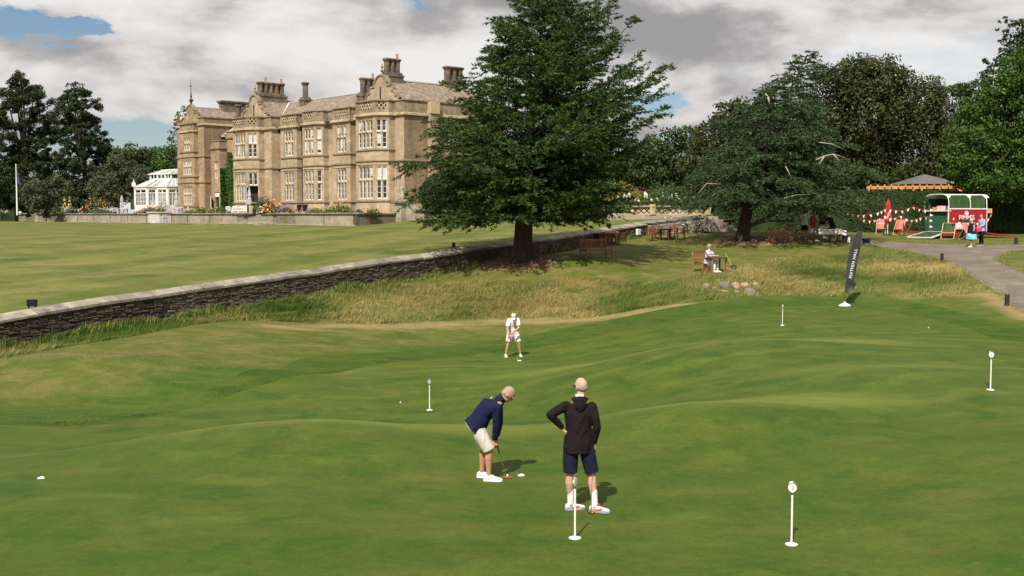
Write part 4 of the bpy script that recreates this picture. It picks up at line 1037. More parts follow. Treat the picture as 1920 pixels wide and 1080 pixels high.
# open garden door in the left bay, dark room behind, door leaf
def bay_door():
    p0, d, n = frame_pt(LB[1], LB[2]); ang = math.atan2(d.y, d.x)
    m = MB(); q = p0 + d * .83 - n * .9; m.box((q.x, q.y, 1.9), (1.3, .05, 3.7), rz=ang); m.build('doorway', M['dark_in'], house)
    m = MB(); q = p0 + d * 1.42 + n * .32; a2 = ang + math.radians(62)
    for s in (-1, 1): m.box(q.to_3d() + Vector((math.cos(a2) * .3 * s, math.sin(a2) * .3 * s, 1.85)), (.07, .05, 3.5), rz=a2)
    for z in (.15, .95, 1.7, 2.5, 3.5): m.box(q.to_3d() + Vector((0, 0, z + .05)), (.55, .045, .08), rz=a2)
    o = m.build('door', M['white'], house); m = MB(); m.box(q.to_3d() + Vector((0, 0, 1.85)), (.55, .012, 3.4), rz=a2); m.build('glass', M['glass'], o)
bay_door()
def pipes():
    for a, b in ((fa(568.5, -1.2), -1.18), (fa(526, -1.2), -1.18)):
        m = MB(); m.tube([(a, b, .2), (a, b, Z_CO - .3)], .075, 8); m.box((a, b, Z_CO - .2), (.34, .3, .4), taper=1.2); m.box((a, b, 5.7), (.3, .24, .3)); m.build('drainpipe', M['iron'], house)
pipes()
def pilaster():
    m = MB(); m.box((-.25, -3.9, 5.6), (.5, 1.2, 11.4)); m.build('buttress', M['stone'], house); m = MB(); m.box((-.3, -3.9, 11.9), (.7, 1.3, 1.3)); m.build('buttress', M['trim_light'], house)
pilaster()
# ---- link block and service tower
def link_and_tower():
    ln = [(38.1, -2.1), (44.65, -2.1), (44.65, -1.0), (47.3, -1.0)]
    mb = MB(); panel(mb, ln[0], ln[1], -.6, 10.6); panel(mb, ln[1], ln[2], -.6, 9.2)
    p = ((.5, 1.75, 5.0, 7.5), (.35, 1.7, .1, 3.1)); panel(mb, ln[2], ln[3], -.6, 9.2, p)
    mb.build('wall', M['stone_tower'], house)
    window(ln[2], ln[3], .5, 1.75, 5.0, 7.5, 2, 6.3, house, blind=.2)
    m = MB(); m.box((45.65, -1.35, 1.6), (1.3, .1, 3.0)); m.build('doorway', M['dark_in'], house)
    m = MB(); m.box((45.65, -1.12, 2.75), (1.3, .06, .55)); m.build('fanlight', M['white'], house)
    for s, an in ((0, .9), (1, -.0)):
        a2 = R(75) if s == 0 else R(105); c = Vector((46.4, -.55, 0)) if s == 0 else Vector((45.0, -.55, 0))
        if s == 1: continue
        a2 = R(155)
        m = MB()
        c = Vector((46.75, -.62, 0))
        for k in (-1, 1): m.box(c + Vector((math.cos(a2) * .55 * k, math.sin(a2) * .55 * k, 1.35)), (.1, .05, 2.5), rz=a2)
        m.box(c + Vector((0, 0, 1.35)), (.06, .05, 2.5), rz=a2)
        for z in (.2, 1.0, 1.75, 2.55): m.box(c + Vector((0, 0, z)), (1.1, .045, .1), rz=a2)
        o = m.build('door', M['white_old'], house); m = MB(); m.box(c + Vector((0, 0, 1.35)), (1.1, .012, 2.4), rz=a2); m.build('glass', M['glass'], o)
    molding('cornice', ln[1:], 9.2, 9.45, .18, M['trim'], house); mb = MB(); panel(mb, ln[1], ln[2], 9.45, 10.3); panel(mb, ln[2], ln[3], 9.45, 10.3); mb.build('parapet', M['stone_tower'], house)
    molding('parapet_coping', ln[1:], 10.3, 10.45, .1, M['trim'], house, inner=.4); molding('cornice', ln[:2], 10.6, 10.85, .18, M['trim'], house)
    mb = MB(); panel(mb, ln[0], ln[1], 10.85, 11.5); mb.build('parapet', M['stone_tower'], house); molding('parapet_coping', ln[:2], 11.5, 11.65, .1, M['trim'], house, inner=.4)
    mb = MB(); roof_quad(mb, [(38, -2.4, 11.2), (47.3, -2.4, 11.2), (47.3, -7, 13.6), (38, -7, 13.6)]); mb.box((46, -1.6, 9.8), (2.6, 1.1, .1)); mb.build('roof', M['slate'], house)
    m = MB(); m.bar((46.0, -2.3, 11.0), (46.6, -5.0, 12.7), 1.0, .06); m.build('ridge_lead', M['lead'], house)
    # tower
    tw = [(47.3, -20), (47.3, 0), (49.15, 0), (49.15, .62), (53.7, .62), (53.7, 0), (55.75, 0), (55.75, -14)]
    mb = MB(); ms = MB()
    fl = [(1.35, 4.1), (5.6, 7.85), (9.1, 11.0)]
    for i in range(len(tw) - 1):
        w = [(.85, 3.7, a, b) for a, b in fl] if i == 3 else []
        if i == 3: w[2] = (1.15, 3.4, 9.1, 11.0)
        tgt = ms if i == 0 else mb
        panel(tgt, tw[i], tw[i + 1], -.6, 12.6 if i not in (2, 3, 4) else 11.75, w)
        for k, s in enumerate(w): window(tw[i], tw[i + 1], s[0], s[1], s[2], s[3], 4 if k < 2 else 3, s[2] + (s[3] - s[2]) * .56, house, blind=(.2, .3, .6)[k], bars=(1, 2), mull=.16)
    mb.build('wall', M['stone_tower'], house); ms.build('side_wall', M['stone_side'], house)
    for z in (4.5, 8.15): molding('string_course', tw, z, z + .16, .12, M['trim'], house, slope=.05)
    bay = tw[2:6]
    for z in (1.1, 5.32, 8.85): molding('sill', bay, z, z + .15, .12, M['trim'], house)
    molding('cornice', bay, 11.75, 12.0, .16, M['trim_light'], house)
    m = MB(); panel(m, bay[1], bay[2], 12.0, 12.3); m.build('parapet', M['trim'], house); m = MB(); k = 49.3
    while k < 53.6: m.box((k, .5, 12.6), (.14, .16, .6)); k += .42
    m.build('pierced_tracery', M['trim_light'], house)['kind'] = 'stuff'; molding('parapet_coping', bay, 12.9, 13.05, .12, M['trim'], house, inner=.3)
    m = MB(); m.box((49.35, .35, 12.4), (.3, .5, 1.0)); m.box((53.5, .35, 12.4), (.3, .5, 1.0)); m.box((51.4, .1, 11.9), (4.4, .9, .2)); m.build('parapet_pier', M['trim'], house)
    t2 = [(47.3, -20), (47.3, 0), (49.0, 0)]; t3 = [(53.9, 0), (55.75, 0), (55.75, -14)]
    for t in (t2, t3):
        molding('cornice', t, 12.6, 12.9, .2, M['trim_light'], house, slope=.08); m = MB()
        for i in range(2): panel(m, t[i], t[i + 1], 12.9, 13.65)
        m.build('parapet', M['stone_side'], house); molding('parapet_coping', t, 13.65, 13.8, .12, M['trim'], house, inner=.35)
    gable(51.5, -.05, 12.7, .92, house, slit=False, top='vane', mat=M['stone_tower'])
    window((49.0, -.04), (54, -.04), 1.9, 3.1, 12.95, 14.3, 2, None, house, bars=(2, 2), blind=.4)
    mb = MB(); roof_quad(mb, [(47.7, -.4, 13.4), (51.5, -.4, 15.4), (51.5, -19, 15.4), (47.7, -20, 13.4)]); roof_quad(mb, [(51.5, -.4, 15.4), (55.4, -.4, 13.4), (55.4, -20, 13.4), (51.5, -19, 15.4)]); mb.build('roof', M['slate'], house)
    m = MB(); m.bar((51.5, -.6, 15.44), (51.5, -19, 15.44), .3, .12); m.build('ridge_lead', M['lead'], house)
    m = MB(); m.box((51.3, -8.0, 15.6), (1.2, 6.4, 1.6)); m.box((51.3, -8.0, 16.5), (1.7, 6.9, .22)); m.box((51.3, -8, 16.3), (1.45, 6.6, .18)); m.build('chimney', M['chimney'], house)
link_and_tower()
# ivy up the link wall
# ---------------------------------------------------------------- terrace in front of the house (house frame)
BT = 14.8
def terrace():
    fl = MB(); fl.prism([(-10.9, BT - .5), (3.6, BT - .5), (3.6, BT - 2.7), (10.4, BT - 2.7), (10.4, BT - .5), (62, BT - .5), (68, BT - .5), (68, -16), (-4.9, -16), (-4.9, -.5), (-10.9, 6.5)], -1.6, 0.0)
    o = fl.build('terrace_ground', mk('terrace_gravel', (.34, .29, .21), (.26, .22, .155), scale=3, rough=.95, bump=.6, coord='Object'), None); o.location = HO; o.rotation_euler = (0, 0, HA); o['kind'] = 'structure'
    T = thing('terrace_wall', 'low pale stone terrace wall with flat coping in front of the house', 'wall', HO, HA)
    def run(a0, b0, a1, b1, mat, ztop=.16, cop=True, th=.5, base=True):
        """right to left"""
        m = MB(); p0, d, n = frame_pt((a0, b0), (a1, b1)); L = (Vector((a1, b1)) - Vector((a0, b0))).length; ang = math.atan2(d.y, d.x)
        q = p0 + d * L / 2 - n * th / 2; m.box((q.x, q.y, (ztop - .17 - 1.9) / 2), (L, th, ztop - .17 + 1.9), rz=ang); m.build('wall', mat, T)
        if base: m = MB(); q = p0 + d * L / 2 + n * .04; m.box((q.x, q.y, -1.15), (L, .12, .34), rz=ang); m.build('base_course', M['terrace'], T)
        s = 0; r = random.Random(int(a0 * 7 + b0))
        while s < L - .05:
            w = min(r.uniform(1.3, 2.1), L - s); m = MB(); q = p0 + d * (s + w / 2) - n * (th / 2 - .0)
            m.box((q.x, q.y, ztop - .085 + r.uniform(-.01, .01)), (w - .015, th + .28, .16), rz=ang); m.build('coping_stone', M['coping'], T, bevel=.03); s += w
        s = 5.5
        while s < L - 3 and base:
            m = MB(); q = p0 + d * s + n * .012; m.box((q.x, q.y, -.6), (.07, .03, 1.1), rz=ang); m.build('drain_slot', M['haha_back'], T); s += 5.6
    def pier(a, b, w=.8, z=.2, cap=.0, mat=None):
        m = MB(); m.box((a, b, (z - .2 - 1.9) / 2), (w, w, z - .2 + 1.9)); m.build('pier', mat or M['terrace'], T)
        m = MB(); m.box((a, b, -1.1), (w + .2, w + .2, .5)); m.build('pier_base', M['terrace'], T, bevel=.05)
        m = MB(); m.box((a, b, z - .1), (w + .3, w + .3, .2)); 
        if cap: m.box((a, b, z + cap / 2), (w + .2, w + .2, cap), taper=.35)
        m.build('pier_cap', M['coping'], T, bevel=.04)
    run(-12.37, BT - 4.5, -12.37, BT, M['terrace_dark'], base=False)
    run(-12.37 + .0, BT, -1.6, BT, M['terrace']); run(-1.6, BT - .35, 2.9, BT - .35, M['terrace_dark'])
    pier(3.2, BT - .35, .9, .16, .0); pier(10.8, BT - .35, .9, .16, .0)
    run(10.4, BT - .3, 10.4, BT - 2.6, M['terrace_dark'], base=False) if False else None
    m = MB(); m.box((10.62, BT - 1.6, -.87), (.5, 2.6, 1.9)); m.build('wall', M['terrace_dark'], T); m = MB(); m.box((10.62, BT - 1.7, .08), (.72, 2.3, .16)); m.build('coping_stone', M['coping'], T)
    run(11.25, BT, 61.6, BT, M['terrace']); run(61.6, BT - .4, 70.8, BT - .4, M['terrace_dark'])
    pier(71.4, BT - .3, 1.0, .22); pier(79.6, BT - .3, 1.1, .22); run(72.0, BT - 3.0, 79.0, BT - 3.0, M['terrace_dark'])
    # front steps
    Sx = thing('terrace_steps', 'broad flight of stone steps set into the terrace wall below the garden door', 'steps', HO, HA)
    n = 7
    for i in range(n):
        m = MB(); y0 = BT + .55 - i * .42; z = -1.22 + (i + 1) * 1.2 / n; m.box((7.0, (y0 + BT - 3.0) / 2, z - .1), (6.5 - .04 * i, y0 - (BT - 3.0), .18)); m.build('step', M['coping'] if i % 2 else M['terrace'], Sx)
    # left steps
    S2 = thing('terrace_steps', 'short stone steps between two piers at the far left end of the terrace wall', 'steps', HO, HA)
    for i in range(5):
        m = MB(); z = -1.1 + i * .24; m.box((75.5, BT - .6 - i * .36, z - .1), (6.6, .8, .22)); m.build('step', M['terrace_dark'], S2)
    # pedestal with lion, stair flank and lower pier on the right end
    f0 = (-12.45, BT - 5.0)
    pd = thing('stone_pedestal', 'tall square stone pedestal at the right corner of the terrace, carrying a seated lion', 'pedestal', hw(-12.75, BT - 5.1), HA)
    m = MB(); m.box((0, 0, -.1), (1.05, 1.05, 2.4)); m.build('shaft', M['terrace'], pd); m = MB(); m.box((0, 0, 1.18), (1.5, 1.5, .16)); m.box((0, 0, 1.36), (1.3, 1.3, .22), taper=.55); m.build('cap', M['coping'], pd)
    li = thing('lion_statue', 'weathered stone seated lion on the tall pedestal beside the cedar', 'statue', hw(-12.75, BT - 5.1, 1.47), HA)
    m = MB(); m.box((0, 0, .05), (.7, .5, .1)); m.tube([(-.22, 0, .12), (-.2, 0, .3), (-.05, 0, .5), (.08, 0, .78), (.13, 0, .98)], [.22, .26, .22, .2, .15], 12)
    m.ball((.17, 0, 1.08), .19, sc=(1, .9, 1)); m.ball((.1, 0, .98), .24, sc=(.9, 1, 1.1)); m.ball((.32, 0, 1.03), .1, sc=(1.1, .9, .8))
    for s in (-1, 1):
        m.tube([(.14, .11 * s, .72), (.2, .12 * s, .4), (.2, .12 * s, .1)], [.09, .075, .06], 8); m.ball((.25, .12 * s, .12), .08, sc=(1.4, 1, .7)); m.ball((-.12, .2 * s, .22), .17, sc=(1.2, .6, 1)); m.ball((.12, .13 * s, 1.22), .05)
        m.ball((.05, .24 * s, .1), .07, sc=(1.8, .8, .7))
    m.tube([(-.35, 0, .15), (-.45, .1, .2), (-.42, .2, .35)], [.04, .035, .05], 6)
    o = m.build('statue', M['terrace'], li, smooth=True); md = o.modifiers.new('r', 'REMESH'); md.mode = 'VOXEL'; md.voxel_size = .03
    st = thing('stair_flank', 'sloping stone stair wall with lower pier beside the lion pedestal', 'wall', hw(-13.2, BT - 5.4), HA)
    m = MB(); m.add([(-.1, -.25, -1.4), (-2.1, -.25, -1.4), (-2.1, -.25, -.05), (-.1, -.25, 1.0), (-.1, .25, -1.4), (-2.1, .25, -1.4), (-2.1, .25, -.05), (-.1, .25, 1.0)], [(0, 1, 2, 3), (7, 6, 5, 4), (0, 4, 5, 1), (1, 5, 6, 2), (2, 6, 7, 3), (3, 7, 4, 0)]); m.build('wall', M['terrace'], st)
    m = MB(); m.bar((.0, 0, 1.12), (-2.2, 0, 0.02), .68, .15); m.build('coping_stone', M['coping'], st)
    m = MB(); m.box((-2.75, 0, -.45), (1.2, 1.2, 1.7)); m.build('pier', M['terrace'], st); m = MB(); m.box((-2.75, 0, .46), (1.7, 1.7, .14)); m.build('pier_cap', M['coping'], st); m = MB(); m.box((-2.75, 0, -.95), (1.5, 1.5, .5)); m.build('pier_base', M['terrace'], st, bevel=.06)
    # retaining walls and light path strips under the yews
    rw = thing('garden_wall', 'low rubble wall behind the great yews right of the terrace', 'wall')
    a = P(768, 405, 116); b = P(1130, 404, 97); d = (b - a); d.z = 0; L = d.length; an = math.atan2(d.y, d.x); c = (a + b) / 2
    m = MB(); m.box((c.x, c.y, -.55), (L, .5, 1.1), rz=an); m.build('wall', M['terrace'], rw)
    ground = MB(); q = [P(760, 400, 118), P(1140, 400, 98), P(1150, 400, 150), P(700, 400, 150)]
    t2 = MB(); t2.prism([(p.x, p.y) for p in ((P(765, 400, 117)), P(1132, 400, 97.5), Vector((9.5, 90.5, 0)), Vector((16.3, 91, 0)), Vector((17, 84, 0)), Vector((24, 84, 0)), Vector((60, 130, 0)), Vector((-6, 140, 0)))], -2.0, -.06); o = t2.build('garden_ground', M['rough']); o['kind'] = 'structure'
    for pts, w in (([P(775, 413.2, 108), P(870, 412.6, 101), P(960, 412.3, 97)], 1.0), ([P(1000, 412, 95), P(1090, 412, 92.5), P(1178, 412, 90.5)], 1.0)):
        ribbon('garden_path', [(p.x, p.y) for p in pts], w, M['utility'], zu, off=.03, jitter=.1)
terrace()
def cabinet():
    c = thing('utility_cabinet', 'cream utility cabinet with two square vents standing against the terrace wall', 'cabinet', hw(27.9, BT + .85, -1.25), HA)
    m = MB(); m.box((0, 0, .72), (3.1, 1.5, 1.44)); m.build('body', M['utility'], c); m = MB(); m.box((0, 0, 1.5), (3.4, 1.8, .12)); m.build('lid', M['utility'], c)
    for z in (.4, 1.0): m = MB(); m.box((-1.57, .1, z), (.05, .5, .42)); m.build('vent', M['grey_cloth'], c); 
    m = MB(); m.box((.05, .765, .3), (.5, .03, .4)); m.build('hatch', M['white'], c)
    for x in (-1.3, 1.3):
        for z in (.3, 1.15): m = MB(); m.box((x, .765, z), (.08, .03, .1)); m.build('hinge', M['iron'], c)
cabinet()
def conservatory():
    c = thing('conservatory', 'white timber conservatory with glazed hipped roof and raised lantern beside the tower', 'conservatory', HO, HA)
    ln = [(55.9, -4.2), (56.1, 1.5), (59.5, 1.5), (59.5, 3.1), (63.8, 3.1), (66.6, 1.7), (67.4, -.8)]
    zb, zw, ze, z_tr = .75, 1.25, 4.05, 3.2
    ln = [(56.1, -1.2), (56.1, 1.5), (59.5, 1.5), (59.5, 3.1), (63.8, 3.1), (66.4, 1.9), (67.2, -.8)]
    molding('dwarf_wall', ln, -.2, zw, .06, M['white_old'], c, inner=.12)
    molding('eaves_beam', ln, ze - .35, ze, .10, M['white_old'], c, inner=.12); molding('gutter', ln, ze, ze + .16, .22, M['white_old'], c, inner=.1)
    cols = [2, 2, 1, 2, 2, 1]
    for i in range(len(ln) - 1):
        p0, d, n = frame_pt(ln[i], ln[i + 1]); L = (Vector(ln[i + 1]) - Vector(ln[i])).length; ang = math.atan2(d.y, d.x)
        def bx(m, s, z, w, h, dep=.1, o=-.02): q = p0 + d * s + n * o; m.box((q.x, q.y, z), (w, dep, h), rz=ang)
        for s in (.1, L - .1): m = MB(); bx(m, s, (zw + ze - .35) / 2, .26, ze - .35 - zw, .18, .02); m.build('post', M['white'], c)
        k = cols[i]; w = (L - .46) / k
        if i == 5:
            m = MB(); q = p0 + d * .3 + n * .8; m.box((q.x, q.y, 2.0), (.08, 1.3, 2.5), rz=ang); m.build('open_door', M['fakehedge'] if False else mk('pale_green_door', (.42, .52, .44), rough=.5), c)
        for j in range(k):
            s = .23 + w * (j + .5); m = MB()
            for a in (-1, 1): bx(m, s + a * (w / 2 - .05), (zw + ze - .35) / 2, .1, ze - .35 - zw, .08, -.0)
            bx(m, s, z_tr, w - .2, .12, .09); bx(m, s, zw + .06, w - .2, .12, .09); bx(m, s, ze - .41, w - .2, .1, .09)
            bx(m, s, (zw + z_tr) / 2, .09, z_tr - zw - .2, .07, 0)
            for a in (-.25, .25): bx(m, s + a * (w - .2), (zw + z_tr) / 2, .035, z_tr - zw - .2, .05, 0)
            for a in (1, 2): bx(m, s, zw + (z_tr - zw) * a / 3, w - .2, .035, .04, 0)
            f = m.build('window', M['white'], c)
            g = MB(); q = p0 + d * s - n * .05; g.box((q.x, q.y, (zw + ze) / 2 - .15), (w - .15, .015, ze - zw - .45), rz=ang); g.build('pane', M['cglass'], f)
    # roof: glazed slopes up to the lantern, glazing bars as parts
    e = [Vector((x, y, ze + .14)) for x, y in ln]; t = [Vector(p) for p in ((57.6, -1.2, 5.2), (57.6, .2, 5.2), (59.4, .2, 5.2), (60.7, .9, 5.2), (63.0, .9, 5.2), (64.6, .5, 5.2), (65, -1.2, 5.2))]
    for i in range(len(ln) - 1):
        m = MB(); m.quad(e[i], e[i + 1], t[i + 1], t[i]); m.build('roof_pane', M['rglass'], c)
        L = (e[i + 1] - e[i]).length; k = max(1, int(L / .6))
        for j in range(k + 1):
            f = j / k; a = e[i].lerp(e[i + 1], f); b = t[i].lerp(t[i + 1], f); mm = MB(); mm.bar(a + Vector((0, 0, .03)), b + Vector((0, 0, .03)), .10 if 0 < j < k else .16, .07); mm.build('glazing_bar', M['white'], c)
    lw = [(57.6, -2.4), (57.6, .2), (59.4, .2), (60.7, .9), (63.0, .9), (64.6, .5), (65, -2.4)]
    molding('lantern_base', lw, 5.15, 5.4, .05, M['white_old'], c, inner=.1); molding('lantern_eaves', lw, 5.95, 6.15, .16, M['white_old'], c, inner=.1)
    for i in range(len(lw) - 1):
        p0, d, n = frame_pt(lw[i], lw[i + 1]); L = (Vector(lw[i + 1]) - Vector(lw[i])).length; ang = math.atan2(d.y, d.x)
        for s in (.08, L / 2, L - .08): m = MB(); q = p0 + d * s; m.box((q.x, q.y, 5.68), (.14, .1, .55), rz=ang); m.build('post', M['white'], c)
        m = MB(); q = p0 + d * L / 2 - n * .04; m.box((q.x, q.y, 5.68), (L - .2, .015, .55), rz=ang); m.build('pane', M['cglass'], c)
    e2 = [Vector((x, y, 6.12)) for x, y in lw]; r0, r1 = Vector((59, -1.6, 6.75)), Vector((63.6, -1.2, 6.75))
    tt = [r0, r0, r0, r0.lerp(r1, .3), r0.lerp(r1, .8), r1, r1]
    for i in range(len(lw) - 1):
        m = MB(); m.add([e2[i], e2[i + 1], tt[i + 1], tt[i]], [(0, 1, 2, 3)]); m.build('roof_pane', M['rglass'], c)
        k = max(1, int((e2[i + 1] - e2[i]).length / .6))
        for j in range(k + 1): f = j / k; mm = MB(); mm.bar(e2[i].lerp(e2[i + 1], f) + Vector((0, 0, .03)), tt[i].lerp(tt[i + 1], f) + Vector((0, 0, .03)), .09, .06); mm.build('glazing_bar', M['white'], c)
    m = MB(); m.bar(r0, r1, .25, .14); m.build('ridge_capping', M['white'], c)
    m = MB(); m.box((63.9, 3.2, 4.5), (1.3, .08, .5)); m.box((63.9, 3.2, 4.9), (.8, .08, .4), taper=.4); m.box((63.9, 3.2, 5.25), (.25, .08, .35), taper=.3); m.build('crest', M['white'], c)
    m = MB(); m.box((60, -2, 2.2), (7, 3.4, 3.0)); m.build('back_wall', M['terrace_dark'], c)
def roof_glass():
    m, nt, b = new_mat('roof_glass'); b.inputs['Base Color'].default_value = (.55, .57, .56, 1); b.inputs['Roughness'].default_value = .12; b.inputs['Alpha'].default_value = .75; return m
M['rglass'] = roof_glass()
conservatory()
# ---------------------------------------------------------------- trees and plants
def unit(v): return v / (np.linalg.norm(v, axis=-1, keepdims=True) + 1e-9)
def blades(P_, D_, W_, side=None):
    """thin triangles: base point, tip vector, width"""
    n = len(P_); s = unit(np.cross(D_, rng.normal(size=(n, 3)))) * (W_[:, None] / 2)
    v = np.stack([P_ - s, P_ + s, P_ + D_], 1).reshape(-1, 3); return v, np.arange(n * 3).reshape(-1, 3)
def leaf_quads(P_, size, nrm=None, asp=.6):
    n = len(P_); a = unit(rng.normal(size=(n, 3)))
    if nrm is not None: a = unit(np.cross(nrm + rng.normal(size=(n, 3)) * .7, a))
    b = unit(np.cross(a, (nrm if nrm is not None else 0) + rng.normal(size=(n, 3)) * (.8 if nrm is not None else 1)))
    s = (size * rng.uniform(.6, 1.4, n))[:, None] / 2
    v = np.stack([P_ - a * s, P_ - b * s * asp, P_ + a * s, P_ + b * s * asp], 1).reshape(-1, 3); return v, np.arange(n * 4).reshape(-1, 4)
def tube_np(pts, r0, r1, n=5):
    m = MB(); k = len(pts); m.tube([tuple(p) for p in pts], [r0 + (r1 - r0) * i / (k - 1) for i in range(k)], n); return m
def cedar(name, label, loc, H, prof, apex, mat, nb=150, droop=.25, dens=1.0, tipup=0.0, seed=1, low_limbs=(), bare=0, zmin=1.9, tr=.55, blen=.28, flat=0, group=None):
    """layered cedar: tapered trunk, limbs, side branchlets carrying short needle sprays"""
    r = np.random.default_rng(seed); T = thing(name, label, 'tree', loc, group=group)
    hs = [p[0] for p in prof]; ls = [p[1] for p in prof]; rs = [p[2] for p in prof]
    def tp(h): f = h / H; return np.array([apex[0] * f ** 1.5, apex[1] * f, h])
    wood = MB(); wood.tube([tp(h) for h in (-.4, .1, .5, 1.2, 2.2, 3.5, 5, 7, 9, H * .8, H * .97)], [tr * 1.55, tr * 1.3, tr * 1.05, tr * .93, tr * .9, tr * .75, tr * .6, tr * .42, tr * .28, tr * .15, .03], 14)
    V = []; base = hs[0]
    pale = MB(); golden = 2.399963
    for i in range(nb):
        f = (i + .5) / nb; h = base + (H - base) * (1 - (1 - f) ** 1.0) * .985
        az = i * golden + r.uniform(-.4, .4); c = math.cos(az); k = (1 + c) / 2
        L = np.interp(h, hs, ls) * (1 - k) + np.interp(h, hs, rs) * k
        L = L * r.uniform(.72, 1.08) * (1 if i % 3 else .85)
        if L < .35: continue
        hf = (h - base) / (H - base); el = (.10 + .55 * hf) * (1 - flat) + flat * .08 + r.uniform(-.08, .10)
        d0 = np.array([math.cos(az), math.sin(az), 0]); n = max(5, int(L / .35)); s = np.linspace(0, 1, n)
        start = tp(max(h - L * math.sin(el) * .55, .9)); z = L * (np.sin(el) * s - droop * s ** 2 * (1 - hf * .5) + tipup * k * s ** 3)
        bend = r.uniform(-.15, .15); side = np.array([-d0[1], d0[0], 0])
        path = start + np.outer(s * L * math.cos(el), d0) + np.outer(bend * L * s ** 2, side); path[:, 2] += z; zc = zmin + r.uniform(0, .35); path[:, 2] = np.where(path[:, 2] < zc + .5, zc + .5 * np.exp((path[:, 2] - zc - .5) / .5), path[:, 2])
        rr = .03 + .022 * L * (1.0 if hf < .3 else .7)
        w = tube_np(path, rr, .012); wood.add(w.v, w.f)
        # side boughs: feathery fans held apart, each with branchlets and needle tufts
        m = int(L / blen * dens) + 3; u = np.sort(r.uniform(.12 if L > 2 else .0, 1.0, m)) ** .9; idx = u * (n - 1); i0 = np.clip(idx.astype(int), 0, n - 2); fr = (idx - i0)[:, None]
        bp = path[i0] * (1 - fr) + path[i0 + 1] * fr; td = unit(path[i0 + 1] - path[i0]); sg = np.where(np.arange(m) % 2 == 0, -1, 1)[:, None]
        sd = unit(td * r.uniform(.5, 1.0, (m, 1)) + side * sg * r.uniform(.35, 1.0, (m, 1)) + np.array([0, 0, 1]) * r.uniform(-.10, .42, (m, 1)))
        bl = (.5 + .34 * L * (1 - u) ** .7 + r.uniform(0, .7, m)) * min(1, .45 + L / 4.5)
        sid = unit(np.cross(sd, np.array([0, 0, 1.])))
        kb = np.maximum(5, (bl / .085).astype(int)); rb = np.repeat(np.arange(m), kb); q = r.random(len(rb)) ** .8
        p2 = bp[rb] + sd[rb] * (q * bl[rb])[:, None]; p2[:, 2] -= q ** 2 * bl[rb] * droop * 1.0
        s2 = np.where(r.random(len(rb)) < .5, -1, 1)[:, None]
        d2 = unit(sd[rb] * r.uniform(.5, 1.0, (len(rb), 1)) + sid[rb] * s2 * r.uniform(.3, 1.0, (len(rb), 1)) + np.array([0, 0, 1]) * r.uniform(-.35, .25, (len(rb), 1)))
        l2 = (.10 + .34 * (1 - q)) * r.uniform(.7, 1.3, len(rb)) * (.6 + .4 * np.minimum(1, bl[rb]))
        for rep_ in range(4):
            qq = r.random(len(rb)); pp = p2 + d2 * (qq * l2)[:, None]; pp[:, 2] -= qq ** 2 * l2 * .35
            dirs = d2 * .9 + r.normal(size=pp.shape) * .42 + np.array([0, 0, .05 - droop * .5])
            v, _ = blades(pp, unit(dirs) * r.uniform(.11, .24, len(pp))[:, None], r.uniform(.04, .075, len(pp))); V.append(v)
    V = np.concatenate(V); F_ = np.arange(len(V)).reshape(-1, 3)
    o = np_mesh('crown', V, F_, mat, T); o['kind'] = 'stuff'
    wood.build('trunk', M['bark'], T, smooth=True)
    for pts, ra, rb, mt in low_limbs:
        w = MB(); w.tube(pts, [ra + (rb - ra) * i / (len(pts) - 1) for i in range(len(pts))], 8); w.build('limb', mt, T, smooth=True)
    return T
c1 = G(980, 487); 
cedar('cedar_tree', 'huge dark green cedar in a ring of bark mulch beside the retaining wall', c1, 14.1,
      [(2.0, 4.4, 4.8), (2.8, 5.2, 5.8), (4.0, 5.7, 6.1), (5.4, 6.5, 6.4), (7.2, 5.3, 7.4), (8.6, 4.2, 5.8), (10, 3.2, 5.3), (11.6, 2.9, 4.3), (12.6, 2.0, 2.6), (13.7, .9, 1.1), (14.1, .2, .2)],
      (1.3, .3), M['cedar'], nb=140, droop=.26, tipup=.28, dens=1.5, zmin=1.8, seed=5, tr=.50)
c2 = G(1392, 452)
def bare_limbs():
    o = c2; out = []
    for pts, a, b in (([(1470, 372), (1490, 366), (1520, 364)], .03, .012), ([(1392, 430), (1425, 415), (1455, 400)], .17, .07), ([(1390, 425), (1440, 414), (1490, 414)], .10, .05), ([(1530, 300), (1545, 293), (1562, 289), (1585, 296)], .045, .015), ([(1545, 293), (1534, 312)], .05, .02), ([(1562, 289), (1575, 303)], .04, .02), ([(1473, 312), (1485, 335)], .03, .015), ([(1536, 267), (1560, 270), (1580, 279)], .03, .012), ([(1310, 362), (1325, 344), (1352, 345)], .03, .012), ([(1440, 182), (1443, 196)], .06, .03), ([(1435, 176), (1443, 184)], .05, .02)):
        p = [P(x, y, o.y - 4.6 if y < 380 else o.y + .05) - o for x, y in pts]
        out.append((p, a, b, M['bark_pale'] if y < 400 and a < .09 else M['limb']))
    return out
cedar('cedar_tree', 'broad bluish cedar with pale bare twigs, growing behind the seated woman', c2, 11.7,
      [(2.3, 3.8, 4.6), (2.7, 5.4, 7.8), (3.4, 5.9, 8.2), (4.3, 4.2, 6.4), (5.0, 4.6, 7.0), (5.8, 3.8, 5.6), (6.6, 3.6, 5.0), (7.6, 3.6, 3.6), (8.6, 3.0, 2.4), (9.6, 1.6, 1.7), (10.6, .8, 1.2), (11.7, .2, .2)],
      (4.0, 0), M['cedar_blue'], nb=105, droop=.30, dens=1.3, seed=9, tr=.40, flat=.6, zmin=2.15, low_limbs=bare_limbs())

